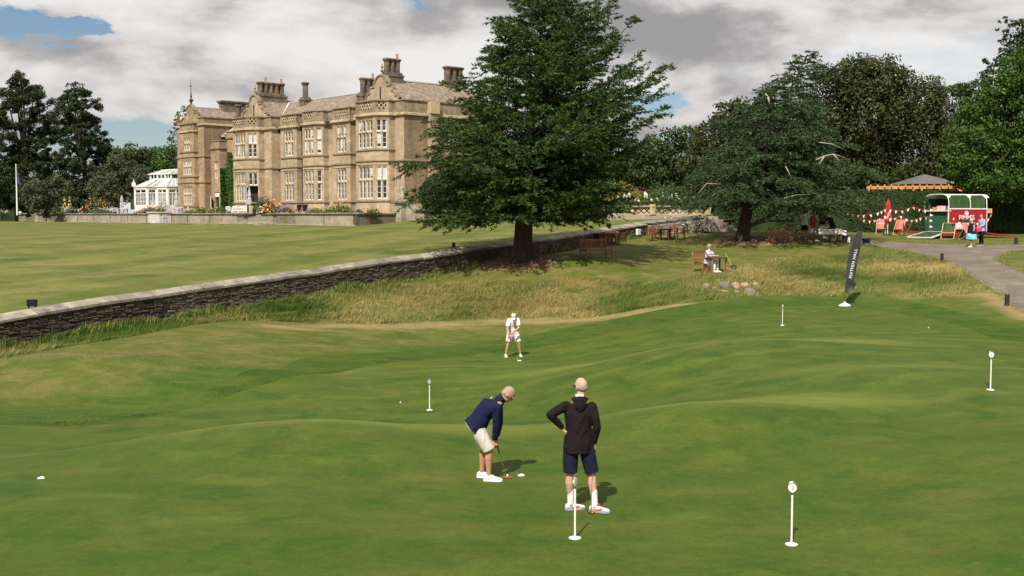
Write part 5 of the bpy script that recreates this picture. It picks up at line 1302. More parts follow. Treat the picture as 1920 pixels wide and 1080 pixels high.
def crown_from_blobs(blobs, size, dens, sub=(.9, 1.7), hang=0, spread=1.0, shell=.55, asp=.6):
    """blobs: (cx,cy,cz, rx,ry,rz). clumps on the blob surfaces, leaves on the clumps"""
    PP = []; NN = []
    for cx, cy, cz, rx, ry, rz in blobs:
        area = 4 * math.pi * ((rx * ry + rx * rz + ry * rz) / 3); ms = (sub[0] + sub[1]) / 2; k = max(5, int(area / (ms * ms) * .8 * dens))
        d = unit(rng.normal(size=(k, 3))); cen = np.array([cx, cy, cz]) + d * np.array([rx, ry, rz]) * rng.uniform(shell, 1.04, (k, 1)); sr = rng.uniform(sub[0], sub[1], k) * .55
        sr = np.minimum(sr, min(rx, ry, rz) * .6)
        per = np.maximum(12, (4 * math.pi * sr ** 2 / (size * size) * 1.3 * dens)).astype(int); rep = np.repeat(np.arange(k), per)
        dd = unit(rng.normal(size=(len(rep), 3)) + d[rep] * .5 + np.array([0, 0, .25])); rad = .35 + .95 * rng.random((len(rep), 1)) ** .75
        p = cen[rep] + dd * sr[rep][:, None] * rad * np.array([1.25 * spread, 1.25 * spread, .8])
        if hang: p[:, 2] -= rng.random(len(rep)) ** 2 * hang
        PP.append(p); NN.append(dd)
    PP = np.concatenate(PP); NN = np.concatenate(NN); return leaf_quads(PP, size, NN, asp)
def tree(name, label, blobs_px, D, mat, ybase=None, xbase=None, size=.35, dens=1.0, depth=1.0, group=None, sub=(.9, 1.7), tr=.4, hang=0, seed=1, asp=.6, shell=.55, cat='tree', zb=None, trunk=True):
    """blobs_px: (x, y, r, [ry]) surveyed in the photo at depth D"""
    global rng
    rng = np.random.default_rng(seed); ppm = F / D; rr = random.Random(seed)
    xs = [b[0] for b in blobs_px]; xb = xbase if xbase is not None else sum(xs) / len(xs)
    b0 = P(xb, ybase or 402, D); zb = b0.z if zb is None else zb; loc = Vector((b0.x, b0.y, zb)); T = thing(name, label, cat, loc, group=group)
    bl = []
    for b in blobs_px:
        p = P(b[0], b[1], D) - loc; r = b[2] / ppm; rz = (b[3] if len(b) > 3 else b[2]) / ppm
        bl.append((p.x, (b[4] if len(b) > 4 else rr.uniform(-.5, .5) * r * 1.2), p.z, r, r * depth, rz))
    v, f = crown_from_blobs(bl, size, dens, sub, hang, shell=shell, asp=asp)
    o = np_mesh('crown', v, f, mat, T, k=4); o['kind'] = 'stuff'
    if trunk:
        top = max(b[2] for b in bl); w = MB(); w.tube([(0, 0, -.5), (0, 0, .6), (.1, 0, top * .4), (0, .1, top * .8)], [tr * 1.4, tr, tr * .75, tr * .25], 8)
        for b in bl[:7]: w.tube([(0, 0, top * .3), (b[0] * .5, b[1] * .5, (top * .3 + b[2]) / 2), (b[0], b[1], b[2])], [tr * .45, tr * .3, tr * .1], 6)
        w.build('trunk', M['bark'], T)
    return T
def pr(cx, prof, step=14, jitter=6, seed=1):
    """clumps that fill a profile (y, left x, right x)"""
    r = random.Random(seed); out = []; y = prof[0][0]
    while y < prof[-1][0]:
        l = np.interp(y, [p[0] for p in prof], [p[1] for p in prof]); q = np.interp(y, [p[0] for p in prof], [p[2] for p in prof]); w = q - l; n = max(1, int(w / (step * .95)))
        for i in range(n):
            x = l + w * (i + .5) / n + r.uniform(-jitter, jitter); out.append((x, y + r.uniform(-jitter, jitter), step * r.uniform(.7, 1.15), step * r.uniform(.5, .8), r.uniform(-1, 1) * w * .04))
        y += step * .95
    return out
tree('conifer_tree', 'very tall dark conifer at the far left edge behind the terrace', pr(48, [(150, 28, 62), (170, 12, 84), (200, 2, 92), (240, -4, 104), (300, -10, 106), (360, -8, 98), (395, 0, 80)], 12, 6, 3), 178, M['seq'], xbase=50, size=.30, dens=1.5, shell=.1, sub=(.7, 1.4), tr=.5, seed=11)
tree('conifer_tree', 'tall narrow dark conifer, sky showing through, left of the conservatory', pr(158, [(166, 140, 168), (185, 124, 180), (220, 116, 186), (262, 110, 204), (300, 112, 208), (350, 118, 196), (392, 140, 178)], 11, 5, 4), 176, M['seq'], xbase=160, size=.30, dens=1.5, shell=.1, sub=(.7, 1.4), tr=.45, seed=12)
tree('dark_tree', 'dark broad tree filling the gap under the two tall conifers', [(20, 330, 36), (-30, 340, 44), (75, 345, 34), (120, 335, 36), (205, 335, 30), (175, 350, 26), (30, 372, 30), (100, 375, 28), (-30, 380, 30), (150, 380, 24), (240, 340, 22)], 200, M['seq'], size=.55, dens=1.0, seed=13, sub=(1.6, 2.8))
tree('grey_green_tree', 'small rounded grey green tree behind the flagpole', [(72, 362, 22), (98, 352, 22), (115, 372, 18), (60, 380, 16), (90, 380, 22)], 158, M['willow'], size=.34, seed=14, sub=(.9, 1.6))
tree('grey_green_tree', 'wide grey green tree just left of the conservatory', [(190, 350, 26), (218, 325, 26), (245, 320, 24), (262, 330, 20), (182, 375, 20), (215, 365, 26), (240, 350, 24), (175, 358, 14)], 172, M['willow'], size=.34, seed=15, sub=(.9, 1.6))
for i, (x0, y0) in enumerate(((222, 292), (262, 286), (300, 292), (338, 300), (378, 310))):
    tree('woodland_tree', ('leftmost round woodland tree behind the conservatory', 'second woodland tree from the left, above the conservatory roof', 'woodland tree above the conservatory lantern', 'woodland tree touching the left edge of the tower', 'woodland tree hidden behind the service tower')[i],
         [(x0, y0 + 8, 24), (x0 - 18, y0 + 24, 20), (x0 + 18, y0 + 22, 22), (x0, y0 + 42, 28), (x0 + 10, y0 + 64, 26), (x0 - 14, y0 + 60, 22)], 235, (M['oak'], M['oak'], M['maple'], M['oak'], M['oak'])[i], size=.55, group='woodland trees behind the conservatory', seed=20 + i, sub=(1.4, 2.6))
tree('thin_tree', 'thin open tree peeping past the left side of the tower', [(330, 250, 8), (334, 240, 6), (326, 266, 9), (332, 275, 8), (336, 228, 5), (345, 208, 7), (340, 216, 6)], 178, M['willow'], size=.35, dens=.6, seed=27, tr=.12)
# right side
tree('woodland_tree', 'woodland tree filling the gap between the two cedars', [(1180, 300, 34), (1215, 285, 30), (1250, 275, 26), (1290, 268, 30), (1235, 320, 36), (1285, 310, 34), (1190, 345, 26), (1150, 320, 24), (1265, 345, 28)], 135, M['oak'], size=.38, seed=30, sub=(1.0, 2.0))
tree('woodland_tree', 'brownish woodland tree rising behind the left side of the bluish cedar', [(1330, 255, 36), (1360, 222, 34), (1395, 212, 30), (1425, 208, 26), (1310, 290, 30), (1400, 260, 44), (1460, 240, 36), (1350, 310, 40), (1440, 300, 44)], 112, M['beech'], size=.32, seed=31, sub=(.8, 1.6), hang=.8)
tree('beech_tree', 'massive dark brownish beech behind the hedge and pergola', [(1560, 160, 34), (1600, 150, 38), (1640, 150, 40), (1680, 160, 34), (1720, 178, 34), (1550, 210, 46), (1620, 210, 56), (1690, 225, 56), (1745, 225, 40), (1765, 265, 38), (1560, 275, 48), (1640, 290, 58), (1710, 300, 50), (1760, 320, 36), (1600, 330, 44), (1700, 345, 36), (1520, 240, 30), (1590, 128, 16), (1655, 118, 12, 8), (1625, 125, 14), (1700, 128, 16, 8), (1755, 345, 30)], 98, M['beech'], xbase=1650, size=.26, dens=1.1, seed=32, sub=(.8, 1.6), hang=1.2, tr=.9)
tree('woodland_tree', 'woodland trees showing in the notch between beech and bright tree', [(1790, 190, 30), (1815, 175, 24), (1780, 230, 30), (1830, 215, 26), (1800, 270, 34), (1765, 180, 16)], 140, M['oak'], size=.4, seed=33, sub=(1, 2))
tree('broadleaf_tree', 'bright green broadleaf tree overhanging the red trailer', [(1905, 130, 34), (1870, 165, 34), (1930, 180, 50), (1840, 215, 34), (1885, 230, 46), (1820, 265, 34), (1860, 290, 44), (1925, 290, 56), (1800, 305, 30), (1835, 330, 30), (1800, 335, 22), (1880, 345, 34), (1960, 230, 60), (1990, 320, 60), (1780, 318, 14), (1925, 350, 34), (1955, 120, 40), (1850, 355, 20, 12)], 80, M['maple'], ybase=430, xbase=1950, size=.22, dens=1.15, seed=34, sub=(.6, 1.2), tr=.6)
tree('dark_pine', 'dark pine top leaning in at the upper right corner', [(1905, 55, 20, 12), (1930, 75, 26, 16), (1870, 60, 12, 5), (1880, 80, 16, 8), (1862, 130, 16, 10), (1885, 112, 18), (1850, 145, 14), (1920, 110, 26), (1960, 80, 40), (1845, 115, 8, 5), (1960, 140, 40), (1875, 42, 14, 5), (1895, 70, 18, 9), (1910, 90, 22, 12), (1890, 95, 16, 10), (1870, 100, 14, 8), (1935, 50, 22, 12), (1900, 130, 18)], 92, M['seq'], ybase=430, xbase=1975, size=.25, seed=35, sub=(.5, 1.0), tr=.4)
tree('dark_tree', 'dark low tree in deep shade behind the trailer at the right edge', [(1900, 390, 26), (1940, 385, 34), (1930, 420, 24), (1895, 415, 14), (1980, 400, 40), (1945, 350, 34), (1960, 440, 26)], 86, M['yew'], ybase=440, size=.22, seed=36, sub=(.5, 1))
tree('lime_shrub', 'bright lime green shrubs above the hedge, left of the pergola', [(1650, 334, 12), (1672, 332, 12), (1690, 336, 10), (1640, 340, 8), (1625, 345, 8)], 97, M['maple'], size=.2, seed=37, sub=(.4, .8), cat='shrub')
for i, (x0, y0, lab) in enumerate(((1140, 330, 'backdrop tree glimpsed between the big cedar and the balustrade'), (1225, 322, 'backdrop tree rising above the balustrade shrubs'), (1330, 318, 'backdrop tree filling the gaps of the bluish cedar, left part'), (1470, 320, 'backdrop tree filling the gaps of the bluish cedar, right part'), (1580, 300, 'backdrop tree seen under the brownish beech'), (1745, 320, 'backdrop tree seen behind the pavilion roof'), (1850, 250, 'backdrop tree closing the gap behind the bright broadleaf tree'))):
    tree('backdrop_tree', lab, [(x0, y0, 34), (x0 - 34, y0 + 22, 30), (x0 + 34, y0 + 18, 32), (x0 - 20, y0 + 52, 32), (x0 + 24, y0 + 52, 32), (x0, y0 + 80, 34)], 150, (M['oak'], M['yew'])[i % 2], size=.5, group='dark woodland closing the background', seed=60 + i, sub=(1.2, 2.2))
# clipped yews
def yew(label, x, y0, y1, wpx, D, seed):
    global rng
    rng = np.random.default_rng(seed); b = P(x, y1, D); ppm = F / D; T = thing('clipped_yew', label, 'yew', b); h = (y1 - y0) / ppm; r = wpx / 2 / ppm
    prof = [(r * .5, -.1), (r * .80, .15 * h), (r * .98, .38 * h), (r * .97, .58 * h), (r * .8, .8 * h), (r * .5, .94 * h), (.1, h)]
    m = MB(); m.lathe([(p[0] * .95, p[1]) for p in prof], n=28); m.build('foliage_core', M['yew'], T, smooth=True)
    n = 30000; z = rng.uniform(0, h, n); rr = np.interp(z, [p[1] for p in prof], [p[0] for p in prof]); a = rng.uniform(0, 2 * math.pi, n)
    p = np.column_stack([rr * np.cos(a), rr * np.sin(a), z]) + rng.normal(size=(n, 3)) * .05; nn = np.column_stack([np.cos(a), np.sin(a), (z / h - .4)])
    v, f = leaf_quads(p, .15, nn); o = np_mesh('foliage', v, f, M['yew'], T, k=4); o['kind'] = 'stuff'; w = MB(); w.tube([(0, 0, -.4), (0, 0, .8)], [.3, .25], 8); w.build('trunk', M['bark'], T)
yew('great clipped yew dome left of the big cedar trunk, beside the lion', 868, 318, 409, 166, 101, 1)
yew('great clipped yew dome right of the big cedar, before the balustrade', 1062, 296, 411, 172, 97, 2)
yew('third clipped yew dome glimpsed directly behind the big cedar', 965, 322, 408, 120, 104, 3)
def hedge(name, label, a, b, h, th, seed, mat=None, size=.13, dens=170):
    """clipped hedge from a to b"""
    global rng
    rng = np.random.default_rng(seed); T = thing(name, label, 'hedge'); a = Vector(a); b = Vector(b); d = b - a; d.z = 0; L = d.length; d.normalize(); n = Vector((d.y, -d.x, 0)); m = MB(); mat = mat or M['hedge']
    c = (a + b) / 2; z0 = min(a.z, b.z) - .3; m.box((c.x, c.y, z0 + (h + .3) / 2 - .03), (L, th - .1, h + .24), rz=math.atan2(d.y, d.x)); m.build('hedge_core', mat, T)
    k = int(L * h * dens); s = rng.uniform(0, L, k); z = rng.uniform(0, h, k); bul = .08 * np.sin(s * 1.3) + .06 * np.sin(z * 3 + s)
    p1 = np.array(a)[None] + np.outer(s, d) + np.outer(th / 2 + bul, n); p1[:, 2] = z0 + .3 + z
    k2 = int(L * th * dens); s2 = rng.uniform(0, L, k2); t2 = rng.uniform(-th / 2, th / 2, k2); p2 = np.array(a)[None] + np.outer(s2, d) + np.outer(t2, n); p2[:, 2] = z0 + .3 + h + .04 * np.sin(s2 * 2)
    pp = np.concatenate([p1, p2]) + rng.normal(size=(k + k2, 3)) * .045; nn = np.concatenate([np.tile(np.array(n), (k, 1)), np.tile([0, 0, 1.], (k2, 1))])
    v, f = leaf_quads(pp, size, nn); o = np_mesh('foliage', v, f, mat, T, k=4); o['kind'] = 'stuff'; return T
hedge('clipped_hedge', 'long tall clipped hedge behind the deckchairs and bunting', G(1344, 432), P(2080, 436, 84), 3.0, 1.4, 5)
hedge('low_hedge', 'low clipped hedge at the left end of the terrace wall', P(-120, 412, 172), P(31, 411, 170), 1.1, 1.2, 6, size=.2, dens=60)
# plants on the terrace and walls
def clump(name, label, c, r, h, mats, n=900, size=.12, group=None, cat='plant', seed=1, flower=None, fsize=.16, fn=60):
    global rng
    rng = np.random.default_rng(seed); T = thing(name, label, cat, c, group=group)
    d = unit(rng.normal(size=(n, 3))); d[:, 2] = abs(d[:, 2]); rad = rng.uniform(.4, 1.05, (n, 1)); p = d * rad * np.array([r, r * .7, h]); p += rng.normal(size=p.shape) * .05 * r
    v, f = leaf_quads(p, size, d, .5); o = np_mesh('foliage', v, f, mats, T, k=4); o['kind'] = 'stuff'
    if flower is not None:
        d = unit(rng.normal(size=(fn, 3))); d[:, 2] = abs(d[:, 2]) + .2; p = d * rng.uniform(.85, 1.15, (fn, 1)) * np.array([r, r * .7, h]); v, f = leaf_quads(p, fsize, d, 1.0)
        o = np_mesh('flowers', v, f, flower, T, k=4); o['kind'] = 'stuff'
    return T
def at(px, b, z=0): return hw(fa(px, b), b, z)
clump('shrub', 'dark round evergreen shrub right of the open garden door', at(497, 3.5), 1.5, 2.3, M['yew'], 3000, .16, seed=1)
for i, (px, b, r, h, mt, fl, fs, lab) in enumerate((
    (380, 13.2, 1.5, .75, 'shrub', 'flower_yellow', .14, 'yellow green flowering clump on the terrace below the ivy'), (412, 13.2, 1.4, .7, 'shrub', 'flower_yellow', .14, 'leafy yellow green clump left of the white terrace chairs'), (358, 13.2, .9, .45, 'willow', None, .1, 'low grey green clump at the left end of the terrace bed'),
    (514, 12.5, 1.1, 1.2, 'shrub', 'flower_orange', .26, 'peach orange rose bush right of the terrace steps'), (503, 12.8, .6, .8, 'shrub', 'flower_orange', .24, 'small orange rose beside the dark shrub'), (534, 12.6, .85, 1.0, 'willow', 'flower_purple', .2, 'purple flowering clump beside the orange roses'), (546, 12.8, .5, .5, 'shrub', 'flower_orange', .2, 'low orange flowers left of the blue deckchairs'), (478, 13.0, .25, 1.2, 'yew', None, .1, 'slender dark upright plant at the top of the steps'), (492, 13.0, .5, .7, 'willow', 'flower_white', .14, 'pale mixed plant beside the slender upright'),
    (590, 13.2, 1.0, .65, 'shrub', None, .1, 'fresh green clump right of the blue deckchairs'), (618, 13.2, .9, .5, 'willow', 'flower_yellow', .12, 'straw coloured wispy clump under the middle bay'), (640, 13.1, 1.4, .9, 'shrub', 'flower_yellow', .12, 'tall green and straw clump under the right bay windows'), (673, 13.6, .5, .5, 'willow', 'flower_white', .14, 'small white flowering plant on the terrace corner'), (700, 13.2, .9, .5, 'shrub', 'flower_orange', .12, 'green clump with orange pokers on the terrace corner'),
    (183, 12, 2.0, 1.8, 'beech', 'flower_orange', .17, 'orange brown bush left of the conservatory terrace'), (105, 12, 1.6, 1.0, 'shrub', 'flower_yellow', .2, 'pale yellow green bush behind the left terrace wall'), (135, 12.5, 1.3, .8, 'lime', None, .16, 'lime green bush under the sand coloured parasols'), (190, 12.6, 1.2, .6, 'shrub', None, .14, 'low green mound behind the left terrace wall'), (205, 12.8, .9, .5, 'maple', None, .14, 'low bright green mound right of the orange bush'), (285, 12.4, 1.6, .9, 'willow', 'flower_orange', .14, 'orange flecked planting before the conservatory'), (306, 12.2, 1.1, 1.4, 'beech', 'flower_yellow', .16, 'tall straw coloured grasses before the conservatory'), (262, 12.6, .8, .4, 'willow', 'flower_purple', .14, 'low purple lavender before the conservatory'))):
    clump('garden_plant', lab, at(px, b, .02), r, h, M[mt], int(900 * r), .13 if r < 1.2 else .17, 'plants along the terrace', seed=40 + i, flower=M[fl] if fl else None, fsize=fs, fn=int(60 * r))
# ivy
def ivy():
    global rng
    rng = np.random.default_rng(77); T = thing('ivy', 'fresh green ivy climbing the wall between tower and left bay', 'ivy', HO, HA)
    n = 9000; z = rng.uniform(.3, 8.6, n); c = np.interp(z, [0, 3, 6, 8.6], [42.2, 42.0, 42.6, 43.4]); w = np.interp(z, [0, 2, 5.5, 7, 8.6], [1.7, 1.9, 1.9, 1.0, .25]); x = c + rng.normal(size=n) * w * .5; x = np.clip(x, 38.3, 44.5)
    y = -2.05 + rng.uniform(0, .45, n); p = np.column_stack([x, y, z]); k = rng.random(n) < .3; p[k, 0] = 44.65 - rng.uniform(0, .3, k.sum()); p[k, 1] = rng.uniform(-2.1, -1.0, k.sum()); p[k, 2] = rng.uniform(.3, 6.5, k.sum())
    nn = np.tile([0., 1, .3], (n, 1)); v, f = leaf_quads(p, .24, nn, .8); o = np_mesh('foliage', v, f, M['ivy'], T, k=4); o['kind'] = 'stuff'
    m = MB(); m.tube([(42.5, -2.05, 0), (42.2, -2.04, 3), (42.8, -2.04, 7)], [.08, .05, .02], 5); m.build('stem', M['bark'], T)
ivy()
clump('golden_shrub', 'golden leaved shrub above the balustrade, right of the big cedar', P(1165, 378, 94), 1.5, 1.6, M['gold'], 2500, .18, seed=80, cat='shrub')
clump('golden_shrub', 'second golden shrub above the balustrade, nearer the red one', P(1192, 378, 95), .9, 1.0, M['gold'], 1200, .16, seed=81, cat='shrub')
clump('red_shrub', 'dark red leaved shrub above the balustrade', P(1204, 374, 96), 1.4, 1.0, M['redleaf'], 1800, .16, seed=82, cat='shrub')
clump('green_shrub', 'wide green shrub above the balustrade behind white flower spikes', P(1250, 382, 94), 2.2, 1.5, M['shrub'], 4000, .16, seed=83, cat='shrub')
fs = random.Random(5)
for i in range(16):
    x = 1158 + i * 8.6 + fs.uniform(-2, 2); T = thing('flower_spike', 'cream flower spike above the balustrade, ' + ('leftmost of the row' if i == 0 else 'rightmost of the row' if i == 15 else ('second', 'third', 'fourth', 'fifth', 'sixth', 'seventh', 'eighth', 'ninth', 'tenth', 'eleventh', 'twelfth', 'thirteenth', 'fourteenth', 'fifteenth')[i - 1] + ' from the left'), 'flower', P(x, 386, 91.2), group='cream flower spikes along the balustrade')
    m = MB(); h = fs.uniform(.4, 1.0); ln = fs.uniform(-.25, .1); m.tube([(0, 0, 0), (ln * .5, 0, h * .6), (ln, 0, h)], .02, 5); m.build('stem', M['shrub'], T); m = MB(); m.tube([(ln * .7, 0, h * .7), (ln, 0, h), (ln * 1.3, 0, h * 1.25)], [.05, .11, .02], 7); m.build('flower_head', M['flower_white'], T)
for i, (x, y, mt, c) in enumerate(((1250, 430, 'flower_pink', 'pink'), (1283, 432, 'flower_white', 'white'), (1300, 431, 'flower_white', 'creamy'), (1268, 428, 'flower_pink', 'deep pink'), (1180, 444, None, 'flowerless'), (1235, 436, None, 'dense green'), (1316, 430, None, 'low leafy'))):
    g = G(x, y + 4); clump('wall_plant', f'{c} plant growing at the foot of the rubble wall', g + Vector((0, .0, 0)), .5, (.9 if mt else .35), M['shrub'], 500, .1, 'plants at the foot of the rubble wall', seed=90 + i, flower=M[mt] if mt else None, fsize=.14, fn=26)
# ---------------------------------------------------------------- small builders
def part(name, mat, parent, fn, **k):
    m = MB(); fn(m); return m.build(name, mat, parent, **k)
def pbox(name, mat, parent, c, d, **k):
    r = {q: k.pop(q) for q in ('rz', 'rx', 'ry', 'taper') if q in k}
    return part(name, mat, parent, lambda m: m.box(c, d, **r), **k)
def text(name, s, size, mat, parent, loc, rot, extr=.004, sx=1.0, align='CENTER', space=1.0):
    cu = bpy.data.curves.new(name, 'FONT'); cu.body = s; cu.size = size; cu.extrude = extr; cu.align_x = align; cu.align_y = 'CENTER'; cu.space_character = space; cu.resolution_u = 3
    t = bpy.data.objects.new(name + '_src', cu); C.objects.link(t); me = bpy.data.meshes.new_from_object(t); bpy.data.objects.remove(t); bpy.data.curves.remove(cu)
    me.materials.clear(); me.materials.append(mat); o = bpy.data.objects.new(name, me); C.objects.link(o); o.parent = parent; o.location = loc; o.rotation_euler = rot; o.scale = (sx, 1, 1); return o
WHITE_INK = mk('white_ink', (.85, .84, .82), (.8, .79, .77), rough=.6)
# ---------------------------------------------------------------- practice pins
def pin(x, y, num, label, rz=0.0, oval=1.0):
    T = thing('putting_pin', label, 'golf pin', G(x, y), rz, 'numbered practice pins on the putting green')
    part('base_disc', M['white'], T, lambda m: m.lathe([(.075, -.01), (.078, .008), (.06, .014), (.02, .016)], n=24))
    part('rod', M['white'], T, lambda m: m.lathe([(.0125, .01), (.0125, .60), (.014, .60), (.014, .615), (.010, .62)], n=12))
    part('neck', M['iron'], T, lambda m: m.lathe([(.007, .615), (.007, .67)], n=8))
    o = part('number_disc', M['white'], T, lambda m: (m.tube([(0, -.008, .715), (0, .008, .715)], .052, 28), m.box((0, 0, .662), (.022, .014, .02))))
    for s in (-1, 1): text('number', num, .075, M['red_ink'], o, (0, .0095 * s, .713), (R(90), 0, 0 if s < 0 else R(180)), .0005)
    part('ring', M['steel'], T, lambda m: m.tube([(.05 * math.cos(a), .0, .745 + .045 * math.sin(a)) for a in [i * math.pi / 8 for i in range(9)]], .005, 6, cap=False))
    return T
pin(1078, 1009, '3', 'white practice pin standing in front of the man in the black top', R(65))
pin(1484, 1021, '2', 'white practice pin with red number 2 at the lower right of the green', R(-4))
pin(1857, 731, '1', 'white practice pin with red number 1 near the right edge', R(5))
pin(805.5, 769, '4', 'white practice pin alone on the left, beside a stray ball', R(55))
pin(1467, 610, '5', 'farthest white practice pin, on the crest near the banner', R(50))
def ball(x, y, mat, label, z=0):
    g = G(x, y); T = part('golf_ball', mat, None, lambda m: m.ball((0, 0, .021), .0214, 16, 10), smooth=True); T.location = g; return tag(T, label, 'golf ball')
ball(951, 894.5, M['ball'], 'white golf ball at the putter head of the man in navy')
ball(970, 674.5, M['lime_ball'], 'lime green golf ball in front of the golfer in white')
ball(751, 756, M['ball'], 'lone white golf ball left of the isolated pin'); ball(1741, 615.5, M['ball'], 'white golf ball far right near the edge of the green')
def marker(x, y, label, w=.10):
    T = part('hole_marker', M['white'], None, lambda m: (m.box((0, 0, .012), (w, .05, .024)), m.box((.01, .0, .03), (w * .5, .04, .014))), bevel=.006); T.location = G(x, y); T.rotation_euler = (0, 0, .2); tag(T, label, 'marker')
marker(977, 893, 'small white marker lying right of the ball of the man in navy'); marker(974, 677, 'small white marker beside the lime green ball', .13); marker(77, 898, 'small white marker lying at the far left of the green')
# ---------------------------------------------------------------- feather banner
def banner():
    g = G(1584, 574); T = thing('feather_banner', 'tall dark feather banner reading MATFEN HALL on a white domed base', 'banner', g)
    part('base', M['white_old'], T, lambda m: m.lathe([(.27, 0), (.26, .03), (.2, .08), (.12, .12), (.05, .14), (.04, .2)], n=28), smooth=True)
    pp = [(0, .0, .15), (.02, 0, .9), (.07, 0, 1.8), (.18, 0, 2.5), (.38, 0, 3.05), (.62, 0, 3.28)]
    pole = smooth_poly([(p[0], p[2]) for p in pp], 5); pole = [(p[0], 0, p[1]) for p in pole]
    part('pole', M['iron'], T, lambda m: m.tube(pole, .014, 8))
    k = 30; zs = np.linspace(.62, 3.27, k); L_ = np.interp(zs, [p[2] for p in pole], [p[0] for p in pole])
    Rr = np.interp(zs, [.62, .80, .98, 1.12, 1.4, 1.9, 2.5, 3.0, 3.22, 3.27], [.06, .38, .47, .36, .42, .53, .62, .68, .68, .63]); vs = []; fs = []
    for i, z in enumerate(zs):
        for j in range(7):
            f = j / 6; x = L_[i] + (Rr[i] - L_[i]) * f; y = .05 * math.sin(f * 3 + z * 2.4) * f + (.05 * math.sin(z * 9) * f if z < 1.3 else 0); vs.append((x, y, z - .03 * f))
    for i in range(k - 1):
        for j in range(6): a = i * 7 + j; fs.append((a, a + 1, a + 8, a + 7))
    o = part('flag', M['banner'], T, lambda m: m.add(vs, fs), smooth=True, solid=.006)
    text('lettering', 'MATFEN HALL', .185, WHITE_INK, T, (.315, -.06, 1.86), (R(90), R(-80), 0), .002, space=1.12)
    text('lettering', 'THE FINEST RETREAT' if False else '- - - - - - - - -', .06, WHITE_INK, T, (.47, -.06, 2.0), (R(90), R(-82), 0), .001)
banner()
# ---------------------------------------------------------------- garden furniture
def bench(label, loc, rz, w=1.55, mat='teak', lattice=False):
    T = thing('garden_bench', label, 'bench', loc, rz); m_ = M[mat]
    for s in (-1, 1):
        pbox('leg', m_, T, (s * (w / 2 - .03), -.25, .31), (.06, .06, .62)); pbox('leg', m_, T, (s * (w / 2 - .03), .25, .46), (.06, .06, .93), rx=R(-3))
        pbox('armrest', m_, T, (s * (w / 2 - .03), -.03, .64), (.075, .6, .035)); pbox('rail', m_, T, (s * (w / 2 - .03), 0, .16), (.04, .46, .04))
    pbox('seat_frame', m_, T, (0, -.25, .38), (w - .12, .035, .07)); pbox('seat_frame', m_, T, (0, .22, .38), (w - .12, .035, .07))
    for i in range(6): pbox('seat_slat', m_, T, (0, -.24 + i * .09, .425), (w - .12, .072, .022))
    pbox('back_rail', m_, T, (0, .262, .90), (w - .12, .035, .08)); pbox('back_rail', m_, T, (0, .24, .50), (w - .12, .035, .05))
    if not lattice:
        n = int((w - .2) / .1)
        for i in range(n): x = -(w - .24) / 2 + (w - .24) * i / (n - 1); pbox('back_slat', m_, T, (x, .251, .69), (.05, .016, .33))
    else:
        for k in range(4):
            x0 = -(w - .14) / 2 + (w - .14) * k / 4; x1 = x0 + (w - .14) / 4
            pbox('back_post', m_, T, (x1, .25, .69), (.035, .02, .34))
            for a, b in (((x0, .53), (x1, .86)), ((x1, .53), (x0, .86)), (((x0 + x1) / 2, .53), (x1, .69)), (((x0 + x1) / 2, .86), (x0, .69))):
                part('lattice_bar', m_, T, lambda m, a=a, b=b: m.bar((a[0], .25, a[1]), (b[0], .25, b[1]), .018, .03, up=(0, 1, 0)))
    return T
def Gz(x, y, dx=0, dy=0):
    g = G(x, y); return Vector((g.x + dx, g.y + dy, zl(g.x + dx, g.y + dy)))
bench('teak garden bench with slatted back beside the cedar mulch ring', Gz(1118, 483), R(33), 1.7)
bench('brown slatted bench in the sun on which the blonde woman sits', Gz(1312, 508, .25, .35), R(58), 1.5, 'teak_light')
bench('dark bench with criss-cross lattice back beside the bluish cedar', Gz(1470, 457), R(12), 1.75, lattice=True)
def armchair(label, loc, rz, group):
    T = thing('garden_armchair', label, 'chair', loc, rz, group); m_ = M['teak']
    for sx in (-1, 1):
        for sy in (-1, 1): pbox('leg', m_, T, (sx * .25, sy * .22, .31 if sy < 0 else .40), (.045, .045, .62 if sy < 0 else .8))
    pbox('seat', m_, T, (0, 0, .43), (.52, .48, .04))
    pts = [(.29 * math.cos(a), .02 + .26 * math.sin(a), .64 + .16 * max(0, math.sin(a)) ** 1.5) for a in [math.pi * (i / 12) * 1.3 - .47 for i in range(13)]]
    part('back_rail', m_, T, lambda m: [m.bar(pts[i], pts[i + 1], .06, .035) for i in range(12)])
    for i in range(9):
        a = math.pi * (.08 + .84 * i / 8); x, y = .28 * math.cos(a), .02 + .25 * math.sin(a)
        part('back_slat', m_, T, lambda m: m.bar((x, y, .45), (x, y, .64 + .16 * max(0, math.sin(a)) ** 1.5), .05, .014, up=(math.cos(a), math.sin(a), 0)))
    return T
def round_table(label, loc, r=.62, z=.74, mat='teak_top'):
    T = thing('round_table', label, 'table', loc); part('table_top', M[mat], T, lambda m: m.lathe([(r - .02, z - .035), (r, z - .025), (r, z), (r - .01, z + .005)], n=40))
    for k in range(4): a = k * math.pi / 2 + .5; pbox('leg', M['teak'], T, (.38 * r / .62 * math.cos(a), .38 * r / .62 * math.sin(a), z / 2 - .02), (.06, .06, z - .04), rz=a)
    part('apron', M['teak'], T, lambda m: m.lathe([(r * .72, z - .10), (r * .72, z - .04)], n=24)); return T
